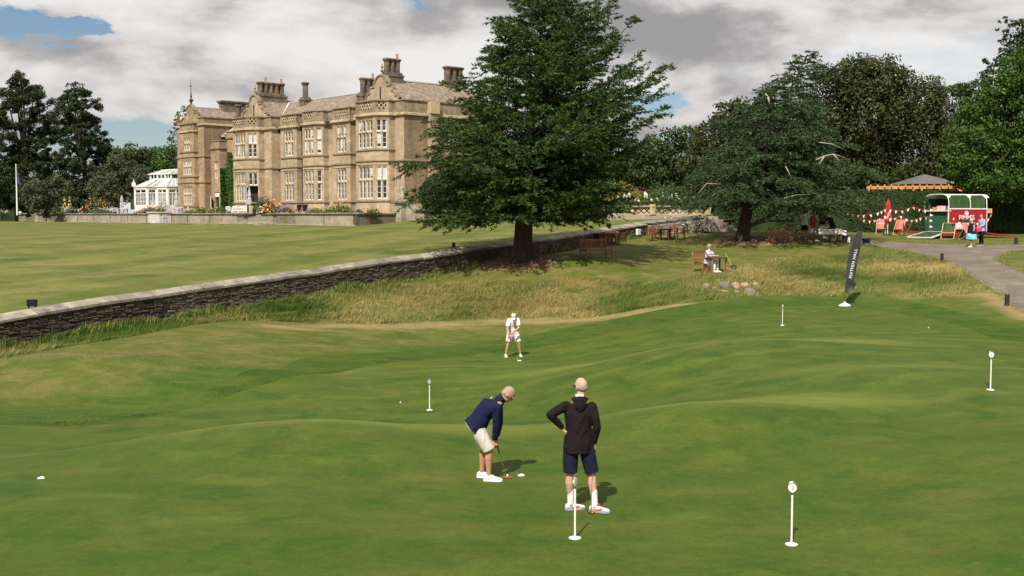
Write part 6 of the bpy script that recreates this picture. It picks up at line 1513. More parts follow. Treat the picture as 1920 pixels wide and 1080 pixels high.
for (x, y, lab, gl, ch) in ((1137, 459, 'round teak table with reddish top under the cedar, nearer the big bench', 'teak armchairs at the table under the cedar', ((-1.05, -.1), (-.35, .95), (.98, -.15), (.5, .95), (-.2, -1.0))),
                            (1247, 450, 'round teak table with reddish top in front of the pale rubble wall', 'teak armchairs at the table by the rubble wall', ((-.95, -.35), (-.55, .8), (.95, -.3), (.6, .85)))):
    c = G(x, y); round_table(lab, c, .8 if x < 1200 else .68)
    nm = ('at the left of', 'behind the left side of', 'at the right of', 'behind the right side of', 'in front of')
    for i, (dx, dy) in enumerate(ch):
        p = Vector((c.x + dx, c.y + dy, zl(c.x + dx, c.y + dy))); armchair(f'slatted teak armchair {nm[i]} the table ' + ('under the cedar' if x < 1200 else 'by the rubble wall'), p, math.atan2(dy, dx) - R(90), gl)
wt = Gz(1341, 511, .05, .1)
T = thing('round_table', 'small dark round table in front of the seated blonde woman', 'table', wt, R(20))
part('table_top', M['iron'], T, lambda m: m.lathe([(.54, .68), (.56, .69), (.56, .715), (.5, .72)], n=36)); [pbox('leg', M['teak_light'], T, (.38 * a, .3 * b, .34), (.07, .07, .68)) for a in (-1, 1) for b in (-1, 1)]
# ---------------------------------------------------------------- bollards, boxes, rocks
def bollard(label, x, y, h=.45, r=.085):
    T = thing('bollard', label, 'bollard', G(x, y), group='short black bollards along the drive')
    part('post', M['black'], T, lambda m: m.lathe([(r * 1.05, -.1), (r * 1.05, .04), (r, .05), (r, h * .72), (r * .9, h * .73), (r * .9, h * .80), (r, h * .81), (r, h * .94), (r * .85, h), (r * .3, h * 1.01)], n=20))
bollard('black bollard on the verge where the drive leaves the frame at right', 1888, 573, .48, .095); bollard('black bollard half hidden by long grass beside the drive', 1766, 491, .45); bollard('small black bollard at the grass island by the trailer ramp', 1905, 458, .42, .1); bollard('black bollard between the garden steps and the bluish cedar', 1365, 431, .42, .09)
def black_box(label, p, w, h, rz=0):
    T = thing('black_sign_box', label, 'sign', p, rz); pbox('panel', M['c_navydark'], T, (0, 0, h / 2 + .06), (w, .12, h), bevel=.01)
    for s in (-1, 1): pbox('leg', M['black'], T, (s * w * .35, 0, .03), (.04, .06, .12))
for (x, y, w, h, lab) in ((82, 573, .34, .24, 'small navy sign box on the lawn edge behind the long wall, far left'), (872, 459, .17, .23, 'tiny black box on the lawn just behind the wall, left of the big cedar')):
    t = (lambda k: (k * WA[1] - WA[0]) / (WU[0] - k * WU[1]))((x - 960) / F / cP); q = wall_pt(t, -.75); black_box(lab, Vector((q[0], q[1], max(zu(*q), wall_top(t) - .06))), w, h, R(5))
black_box('low dark box on the grass right of the golf bag', G(1624, 457.5), .42, .28)
gb = wall_pt(WL - 1.2, .32)
T = thing('wall_cabinet', 'small white cabinet fixed to the long wall near its far corner', 'cabinet', (gb[0], gb[1], wall_top(WL - 1.2) - .78), math.atan2(WU[1], WU[0])); pbox('box', M['white_old'], T, (0, 0, .2), (.42, .16, .4), bevel=.015); pbox('door', M['white'], T, (0, -.085, .2), (.36, .015, .34))
rr = random.Random(3)
def rock(name, label, x, y, w, h, mat, seed):
    r = random.Random(seed); g = G(x, y); bm = bmesh.new(); bmesh.ops.create_icosphere(bm, subdivisions=3, radius=.5)
    for v in bm.verts:
        n = mnoise.noise(v.co * 2.2 + Vector((seed * 3.1, 0, 0))); v.co *= 1 + .32 * n + .1 * mnoise.noise(v.co * 6 + Vector((seed, 2, 0)))
        if v.co.z > .3: v.co.z = .3 + (v.co.z - .3) * .5
    me = bpy.data.meshes.new(name); bm.to_mesh(me); bm.free(); me.materials.append(mat); o = bpy.data.objects.new(name, me); C.objects.link(o)
    o.scale = (w, w * r.uniform(.7, 1), h * 1.5); o.location = g + Vector((0, .1, h * .12)); o.rotation_euler = (r.uniform(-.2, .2), r.uniform(-.2, .2), r.uniform(0, 3)); tag(o, label, 'rock', 'boulders in the bank below the seated woman')
for i, (x, y, w, h, mt, lab) in enumerate(((1326, 539, .36, .26, 'rock_a', 'leftmost pale sandy boulder, partly in the grass'), (1359, 538, .52, .34, 'rock_b', 'grey rounded boulder right of the leftmost pale one'), (1379, 539, .48, .34, 'rock_a', 'ochre boulder between the grey one and the cream one'), (1397, 537, .44, .26, 'rock_a', 'cream flat topped boulder at the upper right of the group'), (1417, 537, .28, .26, 'rock_a', 'small ochre boulder at the far right of the group'), (1407, 550, .56, .30, 'rock_b', 'pinkish grey boulder at the lower right of the group'), (1354, 547, .5, .12, 'rock_a', 'thin flat stone lying below the grey boulder'), (1383, 549, .3, .16, 'rock_b', 'low stone half sunk below the ochre boulder'), (1340, 543, .25, .14, 'rock_b', 'little stone between the leftmost boulder and the flat stone'))):
    rock('boulder', lab, x, y, w, h, M[mt], i + 1)
# ---------------------------------------------------------------- golf trolley (lime shaft) by the seated woman
def trolley():
    g = Gz(1375, 506); T = thing('golf_trolley', 'small wheeled trolley with lime green handle right of the seated woman', 'trolley', g)
    part('handle', mk('lime_plastic', (.35, .75, .03), rough=.5), T, lambda m: m.tube([(-.42, 0, .78), (-.36, 0, .76), (-.05, 0, .15)], .014, 8))
    for s in (-1, 1): part('wheel', M['rubber'], T, lambda m: m.tube([(0, s * .16, .13), (0, s * .16 + .04, .13)], .13, 20)); part('hub', M['steel'], T, lambda m: m.tube([(0, s * .16 - .005, .13), (0, s * .16 + .046, .13)], .05, 12))
    part('axle', M['iron'], T, lambda m: m.tube([(0, -.18, .13), (0, .2, .13)], .015, 6))
trolley()
# ---------------------------------------------------------------- flagpole, parasols, terrace furniture
def flagpole():
    b = P(32.5, 402, 160); T = thing('flagpole', 'white flagpole with drooping navy flag at the far left', 'flagpole', (b.x, b.y, -.1)); part('pole', M['white'], T, lambda m: m.lathe([(.13, 0), (.11, 2), (.08, 5), (.05, 7.1), (.09, 7.15), (.07, 7.25)], n=12))
    m = MB(); vs = []; fs = []
    for i in range(8):
        for j in range(6): vs.append((.08 + .62 * j / 5 * (.35 + .65 * i / 7), .08 * math.sin(j * 2 + i), 6.5 - i * .27 - j * .10 * (1 + i * .05)))
    for i in range(7):
        for j in range(5): a = i * 6 + j; fs.append((a, a + 1, a + 7, a + 6))
    part('flag', M['flag'], T, lambda m: m.add(vs, fs), smooth=True, solid=.02)
    l = thing('globe_lamp', 'white globe lamp on the left terrace pier beside the flagpole', 'lamp', P(38, 399, 162)); part('globe', M['white'], l, lambda m: m.ball((0, 0, .0), .22)); pbox('base', M['coping'], l, (0, 0, -.2), (.3, .3, .1))
flagpole()
def closed_parasol(label, p, h, mat, rz=0, group=None, text_=None):
    T = thing('closed_parasol', label, 'parasol', p, rz, group)
    part('pole', M['white_old'], T, lambda m: m.tube([(0, 0, 0), (0, 0, h * .98)], .03, 8)); part('base', M['iron'], T, lambda m: m.lathe([(.3, 0), (.3, .06), (.06, .1)], n=16))
    vs = []; fs = []; n = 16; prof = [(.04, .36), (.20, .38), (.22, .5), (.17, .62), (.11, .66), (.18, .70), (.13, .85), (.07, .95), (.02, 1.0)]
    def f(m):
        for i, (r, z) in enumerate(prof):
            for k in range(n): a = 2 * math.pi * k / n; q = r * (1 + .22 * math.cos(k * math.pi)); vs.append((q * math.cos(a), q * math.sin(a), z * h + .03 * math.sin(k * 2.3)))
        for i in range(len(prof) - 1):
            for k in range(n): k2 = (k + 1) % n; fs.append((i * n + k, i * n + k2, (i + 1) * n + k2, (i + 1) * n + k))
        m.add(vs, fs)
    part('canopy', mat, T, f); return T
closed_parasol('sand coloured closed parasol, left one of the pair on the left terrace', at(123, 11), 2.75, M['sand_cloth']); closed_parasol('sand coloured closed parasol, right one of the pair on the left terrace', at(133, 11), 2.75, M['sand_cloth'])
closed_parasol('pale grey closed parasol at the left of the conservatory door', at(230.5, 9), 2.75, M['grey_cloth']); closed_parasol('pale grey closed parasol between conservatory and tower', at(332.5, 10), 2.9, M['grey_cloth']); closed_parasol('pale grey closed parasol before the open garden door', at(469, 9), 3.1, M['grey_cloth'])
def terrace_chair(label, p, rz, mat):
    T = thing('terrace_chair', label, 'chair', p, rz, 'chairs on the terrace')
    for sx in (-1, 1):
        for sy in (-1, 1): pbox('leg', mat, T, (sx * .26, sy * .24, .3 if sy < 0 else .45), (.05, .05, .6 if sy < 0 else .9))
        pbox('armrest', mat, T, (sx * .26, 0, .62), (.07, .52, .04))
    pbox('seat', mat, T, (0, 0, .42), (.52, .5, .05)); pbox('back_rail', mat, T, (0, .24, .88), (.5, .04, .08))
    for i in range(5): pbox('back_slat', mat, T, (-.18 + .09 * i, .24, .65), (.045, .025, .42))
ci = 0
for px, b, rz, where in ((430, 12.4, 30, 'white slatted armchair left of the door parasol'), (441, 12.6, 200, 'white slatted armchair facing the left white one'), (453, 12.2, 10, 'white slatted armchair beside the grey parasol'), (463, 12.8, 150, 'white slatted armchair nearest the terrace steps'),
                         (217, 12.2, 20, 'grey slatted chair, leftmost by the conservatory door'), (226, 12.2, 100, 'grey slatted chair beside the left grey parasol'), (237, 12.2, 190, 'grey slatted chair right of the left grey parasol'), (319, 12.3, 30, 'grey slatted chair left of the tower parasol'), (327, 12.4, 120, 'grey slatted chair under the tower parasol'), (341, 12.3, 200, 'grey slatted chair right of the tower parasol'), (350, 12.3, 300, 'grey slatted chair before the tower ground floor window')):
    terrace_chair(where, at(px, b), R(rz), M['white'] if px > 400 else M['grey_cloth'])
for px, b, lab in ((447, 12.2, 'white slatted table between the white armchairs'), (232, 12.6, 'grey slatted table by the left grey parasol'), (335, 12.7, 'grey slatted table by the tower parasol'), (145, 11.6, 'white square table right of the sand coloured parasols')):
    T = thing('terrace_table', lab, 'table', at(px, b)); mt = M['white'] if px in (447, 145) else M['grey_cloth']; pbox('table_top', mt, T, (0, 0, .74), (1.2, 1.0, .05)); [pbox('leg', mt, T, (.5 * a, .4 * c, .36), (.07, .07, .72)) for a in (-1, 1) for c in (-1, 1)]
# ---------------------------------------------------------------- deckchairs
def deckchair(label, p, rz, sling, frame='teak_light', txt=None, green_top=False, w=.58, group='deckchairs'):
    T = thing('deckchair', label, 'deckchair', p, rz, group); fm = M['deckwood']
    for s in (-1, 1):
        part('back_leg', fm, T, lambda m: m.bar((s * w / 2, -.42, .02), (s * w / 2, .36, 1.02), .03, .05, up=(1, 0, 0))); part('front_leg', fm, T, lambda m: m.bar((s * (w / 2 - .04), .48, .02), (s * (w / 2 - .04), -.40, .42), .03, .05, up=(1, 0, 0)))
        part('strut', fm, T, lambda m: m.bar((s * (w / 2 + .02), .12, .70), (s * (w / 2 + .02), .58, .06), .025, .04, up=(1, 0, 0)))
    for y, z in ((.36, 1.02), (-.40, .42), (-.42, .04), (.55, .08)): part('crossbar', fm, T, lambda m: m.bar((-w / 2, y, z), (w / 2, y, z), .035, .035))
    pts = smooth_poly([(.35, 1.02), (.22, .80), (.08, .52), (-.08, .34), (-.26, .33), (-.40, .42)], 4); vs = []; fs = []
    for y, z in pts:
        for x in (-w / 2 + .03, 0, w / 2 - .03): vs.append((x, y, z - (.015 if x == 0 else 0)))
    for i in range(len(pts) - 1):
        for j in range(2): a = i * 3 + j; fs.append((a, a + 1, a + 4, a + 3))
    h = 10
    if green_top:
        part('sling', M['fakegrass'], T, lambda m: m.add(vs[:h * 3], [f for f in fs if max(f) < h * 3]), smooth=True, solid=.008); part('seat_sling', sling, T, lambda m: m.add(vs[(h - 1) * 3:], [tuple(q - (h - 1) * 3 for q in f) for f in fs if min(f) >= (h - 1) * 3]), smooth=True, solid=.008)
    else: part('sling', sling, T, lambda m: m.add(vs, fs), smooth=True, solid=.008)
    if txt: text('lettering', txt, .14, WHITE_INK, T, (0, .165, .735), (R(62), 0, 0), .002)
    return T
M['deckwood'] = mk('varnished_beech_wood', (.50, .32, .17), (.40, .24, .12), scale=3, rough=.5)
deckchair('coral red deckchair left of the closed red parasol', Gz(1652, 440), R(-22), M['coral'], txt="PIMM'S"); deckchair('coral red deckchair right of the closed red parasol', Gz(1686, 441), R(-38), M['coral'])
deckchair('deckchair with green back and coral seat before the trailer wheel', Gz(1778, 449), R(-30), M['coral'], green_top=True, w=.75); deckchair('low coral deckchair half hidden behind the woman in the teal skirt', Gz(1815, 450), R(25), M['coral'], w=.5)
deckchair('navy blue deckchair, left one of the two under the middle windows', at(561, 13.1), R(215), M['navy_cloth'], w=.6); deckchair('navy blue deckchair, right one of the two under the middle windows', at(571, 13.1), R(215), M['navy_cloth'], w=.6)
pp = closed_parasol('closed red parasol between the two coral deckchairs', Gz(1664, 441), 2.35, M['red_cloth'], group=None)
text('lettering', "PIMM'S", .2, WHITE_INK, pp, (-.03, -.25, 1.35), (R(90), R(-68), 0), .002)
# ---------------------------------------------------------------- drinks trailer
def trailer():
    g = Gz(1779, 447); T = thing('drinks_trailer', "vintage red horsebox bar with white arched roof reading PIMM'S", 'trailer', g, R(24)); L, Wd = 3.15, 2.0; z0, z1, z2 = .42, 1.86, 2.78
    # side planks facing the camera
    n = 8
    for i in range(n): h = (z1 - z0) / n; pbox('plank', M['red'], T, (L / 2, -.012, z0 + h * (i + .5)), (L, .03, h - .012))
    pbox('side_wall', M['red'], T, (L / 2, .03, (z0 + z1) / 2), (L, .04, z1 - z0)); pbox('far_wall', M['fakehedge'], T, (L / 2, Wd, (z0 + z2) / 2), (L, .05, z2 - z0)); pbox('end_wall', M['red'], T, (L, Wd / 2, (z0 + z1) / 2), (.05, Wd, z1 - z0))
    pbox('floor', M['iron'], T, (L / 2, Wd / 2, z0 - .06), (L, Wd, .1)); pbox('hedge_panel', M['fakehedge'], T, (-.03, Wd / 2, (z0 + z1) / 2 - .12), (.06, Wd, z1 - z0 - .1)); pbox('counter', M['white'], T, (-.06, Wd / 2, z1 - .12), (.34, Wd + .1, .05))
    # arched roof
    arc = [(Wd / 2 - (Wd / 2 + .03) * math.copysign(abs(math.cos(a)) ** .45, math.cos(a)), z1 + .05 + (z2 - z1) * math.sin(a) ** .5) for a in [math.pi * i / 24 for i in range(25)]]; full = arc; arc = arc[5:-5]
    def roof(m):
        vs = []; fs = []
        for x in (-.12, L + .28):
            vs += [(x, y, z) for y, z in arc] + [(x, y, z - .05) for y, z in arc]
        k = len(arc)
        for i in range(k - 1): fs += [(i, i + 1, 2 * k + i + 1, 2 * k + i), (k + i + 1, k + i, 3 * k + i, 3 * k + i + 1), (i + 1, i, k + i, k + i + 1), (2 * k + i, 2 * k + i + 1, 3 * k + i + 1, 3 * k + i)]
        fs += [(0, 2 * k, 3 * k, k), (k - 1, 2 * k - 1, 4 * k - 1, 3 * k - 1)]
        m.add(vs, fs)
    part('roof', M['white_old'], T, roof, smooth=False)
    for x in (-.10, L / 2 + .15, L + .0):
        part('arch_frame', M['white'], T, lambda m: m.tube([(x, .0, z1 - .05)] + [(x, y, z - .02) for y, z in full] + [(x, Wd, z1 - .05)], .028, 6))
    pbox('rail', M['white'], T, (L / 2, -.02, z1 + .02), (L + .1, .09, .07))
    for x in (-.1, L + 0.02): pbox('corner_post', M['white'], T, (x, -.02, (z0 + z1) / 2), (.045, .06, z1 - z0))
    # shutters of artificial grass inside the two side openings
    for a, b in ((.05, L / 2 + .08), (L / 2 + .22, L - .08)):
        def f(m, a=a, b=b):
            p = [(a, z1 + .06), (b, z1 + .06)]; top = z2 - .02; r = .38
            p += [(b - r + r * math.cos(t), top - r + r * math.sin(t)) for t in [math.pi / 2 * i / 5 for i in range(6)]] + [(a + .12 * (1 - math.sin(t)), top - .02) for t in (1.2, .3)]
            vs = [(x, .03, z) for x, z in p] + [(x, .07, z) for x, z in p]; k = len(p); m.add(vs, [tuple(range(k)), tuple(reversed(range(k, 2 * k)))] + [(i, k + i, k + (i + 1) % k, (i + 1) % k) for i in range(k)])
        part('shutter', M['fakegrass'], T, f)
    pbox('menu_board', M['redleaf'], T, (L * .4, Wd - .08, 2.2), (.7, .03, .55)); pbox('box_of_glasses', mk('pale_pink_card', (.75, .5, .5)), T, (.05, .75, z1 + .06), (.25, .5, .3)); pbox('wooden_box', M['deckwood'], T, (.05, 1.3, z1 + .02), (.22, .22, .22)); pbox('till', M['grey_cloth'], T, (.4, .3, z1 + .05), (.3, .4, .3))
    text('lettering', "PIMM'S", .46, WHITE_INK, T, (1.44, -.035, 1.30), (R(90), 0, 0), .004, 1.0)
    part('crown_emblem', WHITE_INK, T, lambda m: (m.box((1.42, -.035, 1.52), (.26, .01, .05)), m.box((1.42, -.035, 1.60), (.34, .01, .1), taper=.7), [m.ball((1.42 + dx, -.036, 1.67 + dz), .028, 8, 6, sc=(1, .3, 1)) for dx, dz in ((-.14, -.01), (-.07, .03), (0, .05), (.07, .03), (.14, -.01))]))
    for x in (.55, 1.30):
        w = part('wheel', M['rubber'], T, lambda m: m.tube([(x, -.22, .28), (x, -.02, .28)], .29, 28)); part('hub', M['red'], w, lambda m: m.tube([(x, -.235, .28), (x, -.0, .28)], .17, 20))
    pbox('mudguard', M['white'], T, (1.0, -.16, .62), (1.75, .36, .07)); tr = pbox('planter', M['white'], T, (1.15, -.24, .83), (1.35, .22, .30))
    for i in range(9): pbox('picket', M['white_old'], tr, (.52 + .155 * i, -.365, .83), (.08, .02, .32))
    global rng
    rng = np.random.default_rng(9); p = np.column_stack([rng.uniform(.5, 1.8, 700), rng.uniform(-.36, -.12, 700), rng.uniform(.95, 1.2, 700)]); v, f = leaf_quads(p, .07); o = np_mesh('planter_leaves', v, f, M['willow'], tr, k=4); o['kind'] = 'stuff'
    p = np.column_stack([rng.uniform(2.35, 2.95, 900), rng.uniform(-.1, -.03, 900), rng.uniform(.35, .95, 900)]); v, f = leaf_quads(p, .07); o = np_mesh('hanging_greenery', v, f, M['fakehedge'], T, k=4); o['kind'] = 'stuff'
    d = unit(rng.normal(size=(700, 3))) * .27; d += np.array([-.25, 1.95, z1 + .55]); v, f = leaf_quads(d, .09); o = np_mesh('hanging_plant_ball', v, f, M['maple'], T, k=4); o['kind'] = 'stuff'
    # ramps
    def ramp_(name, a, b, c, d, edge, wide):
        r = part(name, M['fakegrass'], T, lambda m: m.add([a, b, c, d], [(0, 1, 2, 3)]), solid=.04)
        for p, q in ((a, b), (b, c), (c, d), (d, a)): part('ramp_edge', edge, r, lambda m: m.bar(p, q, wide, .07))
        for k in (.25, .5, .75): p = Vector(a).lerp(Vector(b), k); q = Vector(d).lerp(Vector(c), k); part('ramp_batten', M['iron'], r, lambda m: m.bar(p + Vector((0, 0, .03)), q + Vector((0, 0, .03)), .03, .03))
    ramp_('ramp', (-.05, .12, z0 - .02), (-2.0, -.55, .07), (-2.0, 1.5, .07), (-.05, Wd - .1, z0 - .02), M['white'], .09)
    ramp_('ramp', (L + .05, .1, z0 - .1), (L + 1.75, -.8, .1), (L + 2.3, 1.3, .15), (L + .05, Wd - .1, z0 - .1), M['red'], .07)
    pbox('notice', M['sand_cloth'], T, (L + .3, .0, 1.75), (.36, .04, .3)); pbox('tow_frame', M['red'], T, (-1.1, 2.3, .4), (1.6, .08, .08)); part('tow_bar', M['red'], T, lambda m: (m.bar((-.1, 1.9, .4), (-1.9, 2.35, .38), .07, .07), m.bar((-1.6, 2.3, .4), (-1.6, 2.3, .95), .06, .06), m.bar((-1.3, 2.25, .42), (-1.0, 2.2, 1.0), .04, .04)))
    return T
trailer()
def bunting(label, pts, D, step=.36, parent_off=0, vert=False):
    w = [P(x, y, d) for (x, y), d in zip(pts, D)]; T = thing('bunting', label, 'bunting'); sp = [w[0]]
    P2 = []
    for i in range(len(w) - 1):
        a, b = w[i], w[i + 1]; k = 6
        for j in range(k): t = j / k; q = a.lerp(b, t); q.z -= (0 if vert else .10 * (b - a).length * 4 * t * (1 - t) * .5); P2.append(q)
    P2.append(w[-1]); part('cord', M['red_cloth'], T, lambda m: m.tube(P2, .012, 5))
    acc = 0; r = random.Random(len(pts) + int(pts[0][0])); i = 0
    for i in range(len(P2) - 1):
        seg = (P2[i + 1] - P2[i]).length; acc += seg
        if acc >= step:
            acc = 0; c = (P2[i] + P2[i + 1]) / 2; s = .10; an = r.uniform(-.6, .6); u = Vector((math.cos(an), math.sin(an), 0)); tw = r.uniform(-.08, .08); fwd = Vector((tw, -r.uniform(0, .09), -.235))
            if vert: u = Vector((0, math.sin(an) * .3, 1)).normalized(); fwd = Vector((.22, -.05, r.uniform(-.05, .03)))
            for nm, k, mt, o in (('pennant', 1.0, M['red_cloth'], 0), ('pennant_face', .78, M['white_cloth'], -.006)):
                cc = c + Vector((0, o, 0)) + fwd * (.04 if k < 1 else 0); a_, b_, t_ = cc - u * s * k, cc + u * s * k, cc + fwd * k
                if nm == 'pennant': pr_ = part(nm, mt, T, lambda m: m.add([a_, b_, t_, a_ + Vector((0, .004, 0)), b_ + Vector((0, .004, 0)), t_ + Vector((0, .004, 0))], [(0, 2, 1), (3, 4, 5), (0, 1, 4, 3), (1, 2, 5, 4), (2, 0, 3, 5)]))
                else: part(nm, mt, pr_, lambda m: m.add([a_, b_, t_], [(0, 2, 1)]), solid=.003)
bunting('upper string of red edged white bunting from the cedar to the trailer', [(1568, 388), (1590, 398), (1622, 403), (1662, 391), (1694, 395), (1710, 387), (1744, 395)], [70, 71, 72, 73, 72, 72, 71.5], .34)
bunting('lower string of red edged white bunting behind the red deckchairs', [(1612, 409), (1632, 414), (1662, 404), (1672, 411), (1687, 404), (1708, 413), (1732, 405), (1744, 408)], [73, 73, 73, 73, 73, 73, 72, 72], .34)
bunting('short vertical string of bunting down the left corner of the trailer', [(1744, 384), (1744, 397), (1743, 412), (1743, 434)], [70.7] * 4, .30, vert=True)
bunting('swag of bunting across the red side of the trailer', [(1782, 398), (1793, 414), (1812, 420), (1834, 417), (1850, 413), (1861, 398)], [69.6, 69.9, 70.2, 70.6, 71.0, 71.4], .42)
# ---------------------------------------------------------------- pergola and roof beyond the hedge
def pergola():
    a = P(1626, 352, 91); b = P(1798, 352, 89); T = thing('timber_pergola', 'orange timber pergola beams rising above the clipped hedge', 'pergola'); d = (b - a); d.z = 0; L = d.length; d.normalize(); an = math.atan2(d.y, d.x)
    def bx(name, s, z, w, h, dep, off=0): q = a + d * s; q2 = Vector((-d.y, d.x, 0)) * off; return pbox(name, M['pine'], T, (q.x + q2.x, q.y + q2.y, z), (w, dep, h), rz=an)
    z = a.z; bx('beam', L / 2, z, L, .26, .12); bx('beam', L / 2, z + .06, L, .2, .1, 2.6); 
    n = 13
    for i in range(n): s = L * (i + .5) / n; bx('rafter', s, z + .14, .09, .2, 3.4, 1.2)
    for s in (L * .38, L * .6, L * .8, L * .02): bx('post', s, z - 1.4, .15, 2.6, .15, .0)
    bx('beam', L * .9, z - .32, 2.0, .16, .1, .2)
    T2 = thing('hipped_roof', 'grey brown hipped roof of a garden pavilion behind the pergola', 'roof', P(1733, 346, 94), R(8)); part('roof', M['shingle'], T2, lambda m: m.add([(-2.2, -2.2, 0), (2.2, -2.2, 0), (2.2, 2.2, 0), (-2.2, 2.2, 0), (.05, 0, .86), (-.05, 0, .86)], [(0, 1, 4, 5), (1, 2, 4), (2, 3, 5, 4), (3, 0, 5), (3, 2, 1, 0)]))
    [pbox('post', M['pine'], T2, (x * 2.0, y * 2.0, -1.4), (.15, .15, 2.7)) for x in (-1, 1) for y in (-1, 1)]
pergola()
# ---------------------------------------------------------------- golf cart behind the cedar
def cart():
    p = P(1032, 419, 92); T = thing('golf_cart', 'dark golf cart parked on the lawn behind the big cedar', 'golf cart', (p.x, p.y, zu(p.x, p.y)), R(4))
    part('body', M['black'], T, lambda m: m.prism([(-1.15, .28), (1.1, .28), (1.2, .5), (1.05, .72), (.5, .62), (.35, .45), (-.25, .45), (-.3, .75), (-1.1, .78), (-1.2, .5)], -.55, .55, Matrix(((1, 0, 0, 0), (0, 0, 1, 0), (0, 1, 0, 0), (0, 0, 0, 1)))))
    for x in (-.78, .78):
        for y in (-.56, .56): w = part('wheel', M['rubber'], T, lambda m: m.tube([(x, y - .09, .24), (x, y + .09, .24)], .24, 20)); part('hub', M['steel'], w, lambda m: m.tube([(x, y - .1, .24), (x, y + .1, .24)], .12, 14))
    pbox('seat', M['navy_cloth'], T, (-.45, 0, .86), (.5, 1.0, .14)); pbox('backrest', M['navy_cloth'], T, (-.72, 0, 1.12), (.12, 1.0, .4)); part('steering_column', M['iron'], T, lambda m: m.tube([(.55, .25, .6), (.25, .25, 1.0)], .025, 6)); part('steering_wheel', M['iron'], T, lambda m: m.tube([(.25 + .05 * math.cos(a), .25 + .16 * math.sin(a), 1.0 + .12 * math.cos(a)) for a in [i * math.pi / 6 for i in range(13)]], .014, 5, cap=False))
    for x in (-1.0, .75):
        for y in (-.5, .5): part('roof_post', M['iron'], T, lambda m: m.bar((x, y, .7), (x * .9, y, 1.75), .04, .04))
    pbox('roof', M['black'], T, (-.1, 0, 1.8), (1.9, 1.15, .07), bevel=.03)
cart()
# ---------------------------------------------------------------- score table and golf bag under the right cedar
def score_table():
    g = Gz(1556, 454); T = thing('cloth_covered_table', 'trestle table draped with a pale wind blown cloth beside the group', 'table', g, R(-6)); pbox('table_top', M['white_old'], T, (0, 0, .74), (1.35, .7, .04))
    for x in (-.55, 0, .5):
        for y in (-.28, .28): pbox('leg', M['black'], T, (x, y, .36), (.06, .06, .72))
    c = thing('tablecloth', 'pale patterned cloth blowing over the trestle table', 'tablecloth', g, R(-6)); vs = []; fs = []; n = 22; k = 10
    for i in range(n):
        for j in range(k):
            x = -.72 + 1.5 * i / (n - 1) ; y = -.42 + .8 * j / (k - 1); z = .775 - max(0, (-.30 - y)) * 2.6; xx = x
            if x > .3: z += .10 * math.sin((x - .3) * 2.5) - max(0, x - .45) * .9 * .6; xx = x + .25 * (x - .3)
            y2 = y + .03 * math.sin(x * 14 + y * 3) * (1 if y < -.3 else .2); vs.append((xx, y2, z + .012 * math.sin(x * 17)))
    for i in range(n - 1):
        for j in range(k - 1): a = i * k + j; fs.append((a, a + k, a + k + 1, a + 1))
    part('cloth', M['white_cloth'], c, lambda m: m.add(vs, fs), smooth=True, solid=.008)
    for i in range(5): part('stripe', M['iron'], c, lambda m: m.box((.04 + .045 * i, -.455, .66), (.02, .012, .22), rz=0, rx=.1))
    for i, (x, y, w, h, mt, lab) in enumerate(((-.25, .1, .22, .14, 'c_blue', 'pale blue box standing on the trestle table'), (-.55, -.05, .12, .1, 'c_white', 'small white paper cup on the trestle table'), (.05, .15, .14, .08, 'redleaf', 'small dark red box on the trestle table'))):
        o = pbox('table_item', M[mt], None, (0, 0, h / 2), (w, w * .7, h), bevel=.01); o.location = g + rotz(R(-6)) @ Vector((x, y, .79)); tag(o, lab, 'box')
    q = Gz(1584, 455); B = thing('golf_bag', 'black golf bag with reddish top standing on the grass', 'golf bag', q); part('bag', M['black'], B, lambda m: m.tube([(-.02, 0, 0), (.0, 0, .3), (-.06, 0, .62), (-.1, 0, .84)], [.15, .16, .15, .14], 14)); part('collar', M['redleaf'], B, lambda m: m.tube([(-.095, 0, .80), (-.12, 0, .92)], [.15, .13], 14))
    for i in range(6): part('golf_club', M['iron'], B, lambda m: (m.tube([(-.1, 0, .8), (-.13 - .02 * i + .05, .03 * (i - 3), 1.0 + .02 * i)], .01, 5), m.ball((-.13 - .02 * i + .05, .03 * (i - 3), 1.02 + .02 * i), .035, 8, 6)))
    part('pocket', M['black'], B, lambda m: m.tube([(.14, -.05, .12), (.14, -.05, .42)], [.08, .09], 10)); part('towel', M['white_cloth'], B, lambda m: m.box((.2, -.16, .22), (.14, .03, .36), ry=.15))
score_table()
# ---------------------------------------------------------------- people
def ring_loft(m, rings, n=18, cap=True):
    """rings: (centre, axis a, axis b, ra, rb)"""
    vs = []; fs = []; d = Vector(rings[-1][0]) - Vector(rings[0][0])
    if Vector(rings[0][1]).cross(Vector(rings[0][2])).dot(d) < 0: rings = [(c, a, -Vector(b), ra, rb) for c, a, b, ra, rb in rings]
    for c, a, b, ra, rb in rings:
        for k in range(n): t = 2 * math.pi * k / n; vs.append(Vector(c) + Vector(a) * (ra * math.cos(t)) + Vector(b) * (rb * math.sin(t)))
    for i in range(len(rings) - 1):
        for k in range(n): k2 = (k + 1) % n; fs.append((i * n + k, i * n + k2, (i + 1) * n + k2, (i + 1) * n + k))
    if cap: fs += [tuple(reversed(range(n))), tuple(range((len(rings) - 1) * n, len(rings) * n))]
    m.add(vs, fs)
def limb(m, pts, rs, n=14):
    pts = [Vector(p) for p in pts]; m.tube(pts, rs, n)
    for p, r in ((pts[0], rs[0]), (pts[-1], rs[-1])): m.ball(p, r * .98, n, 8)
def bez(a, b, t): return Vector(a).lerp(Vector(b), t)
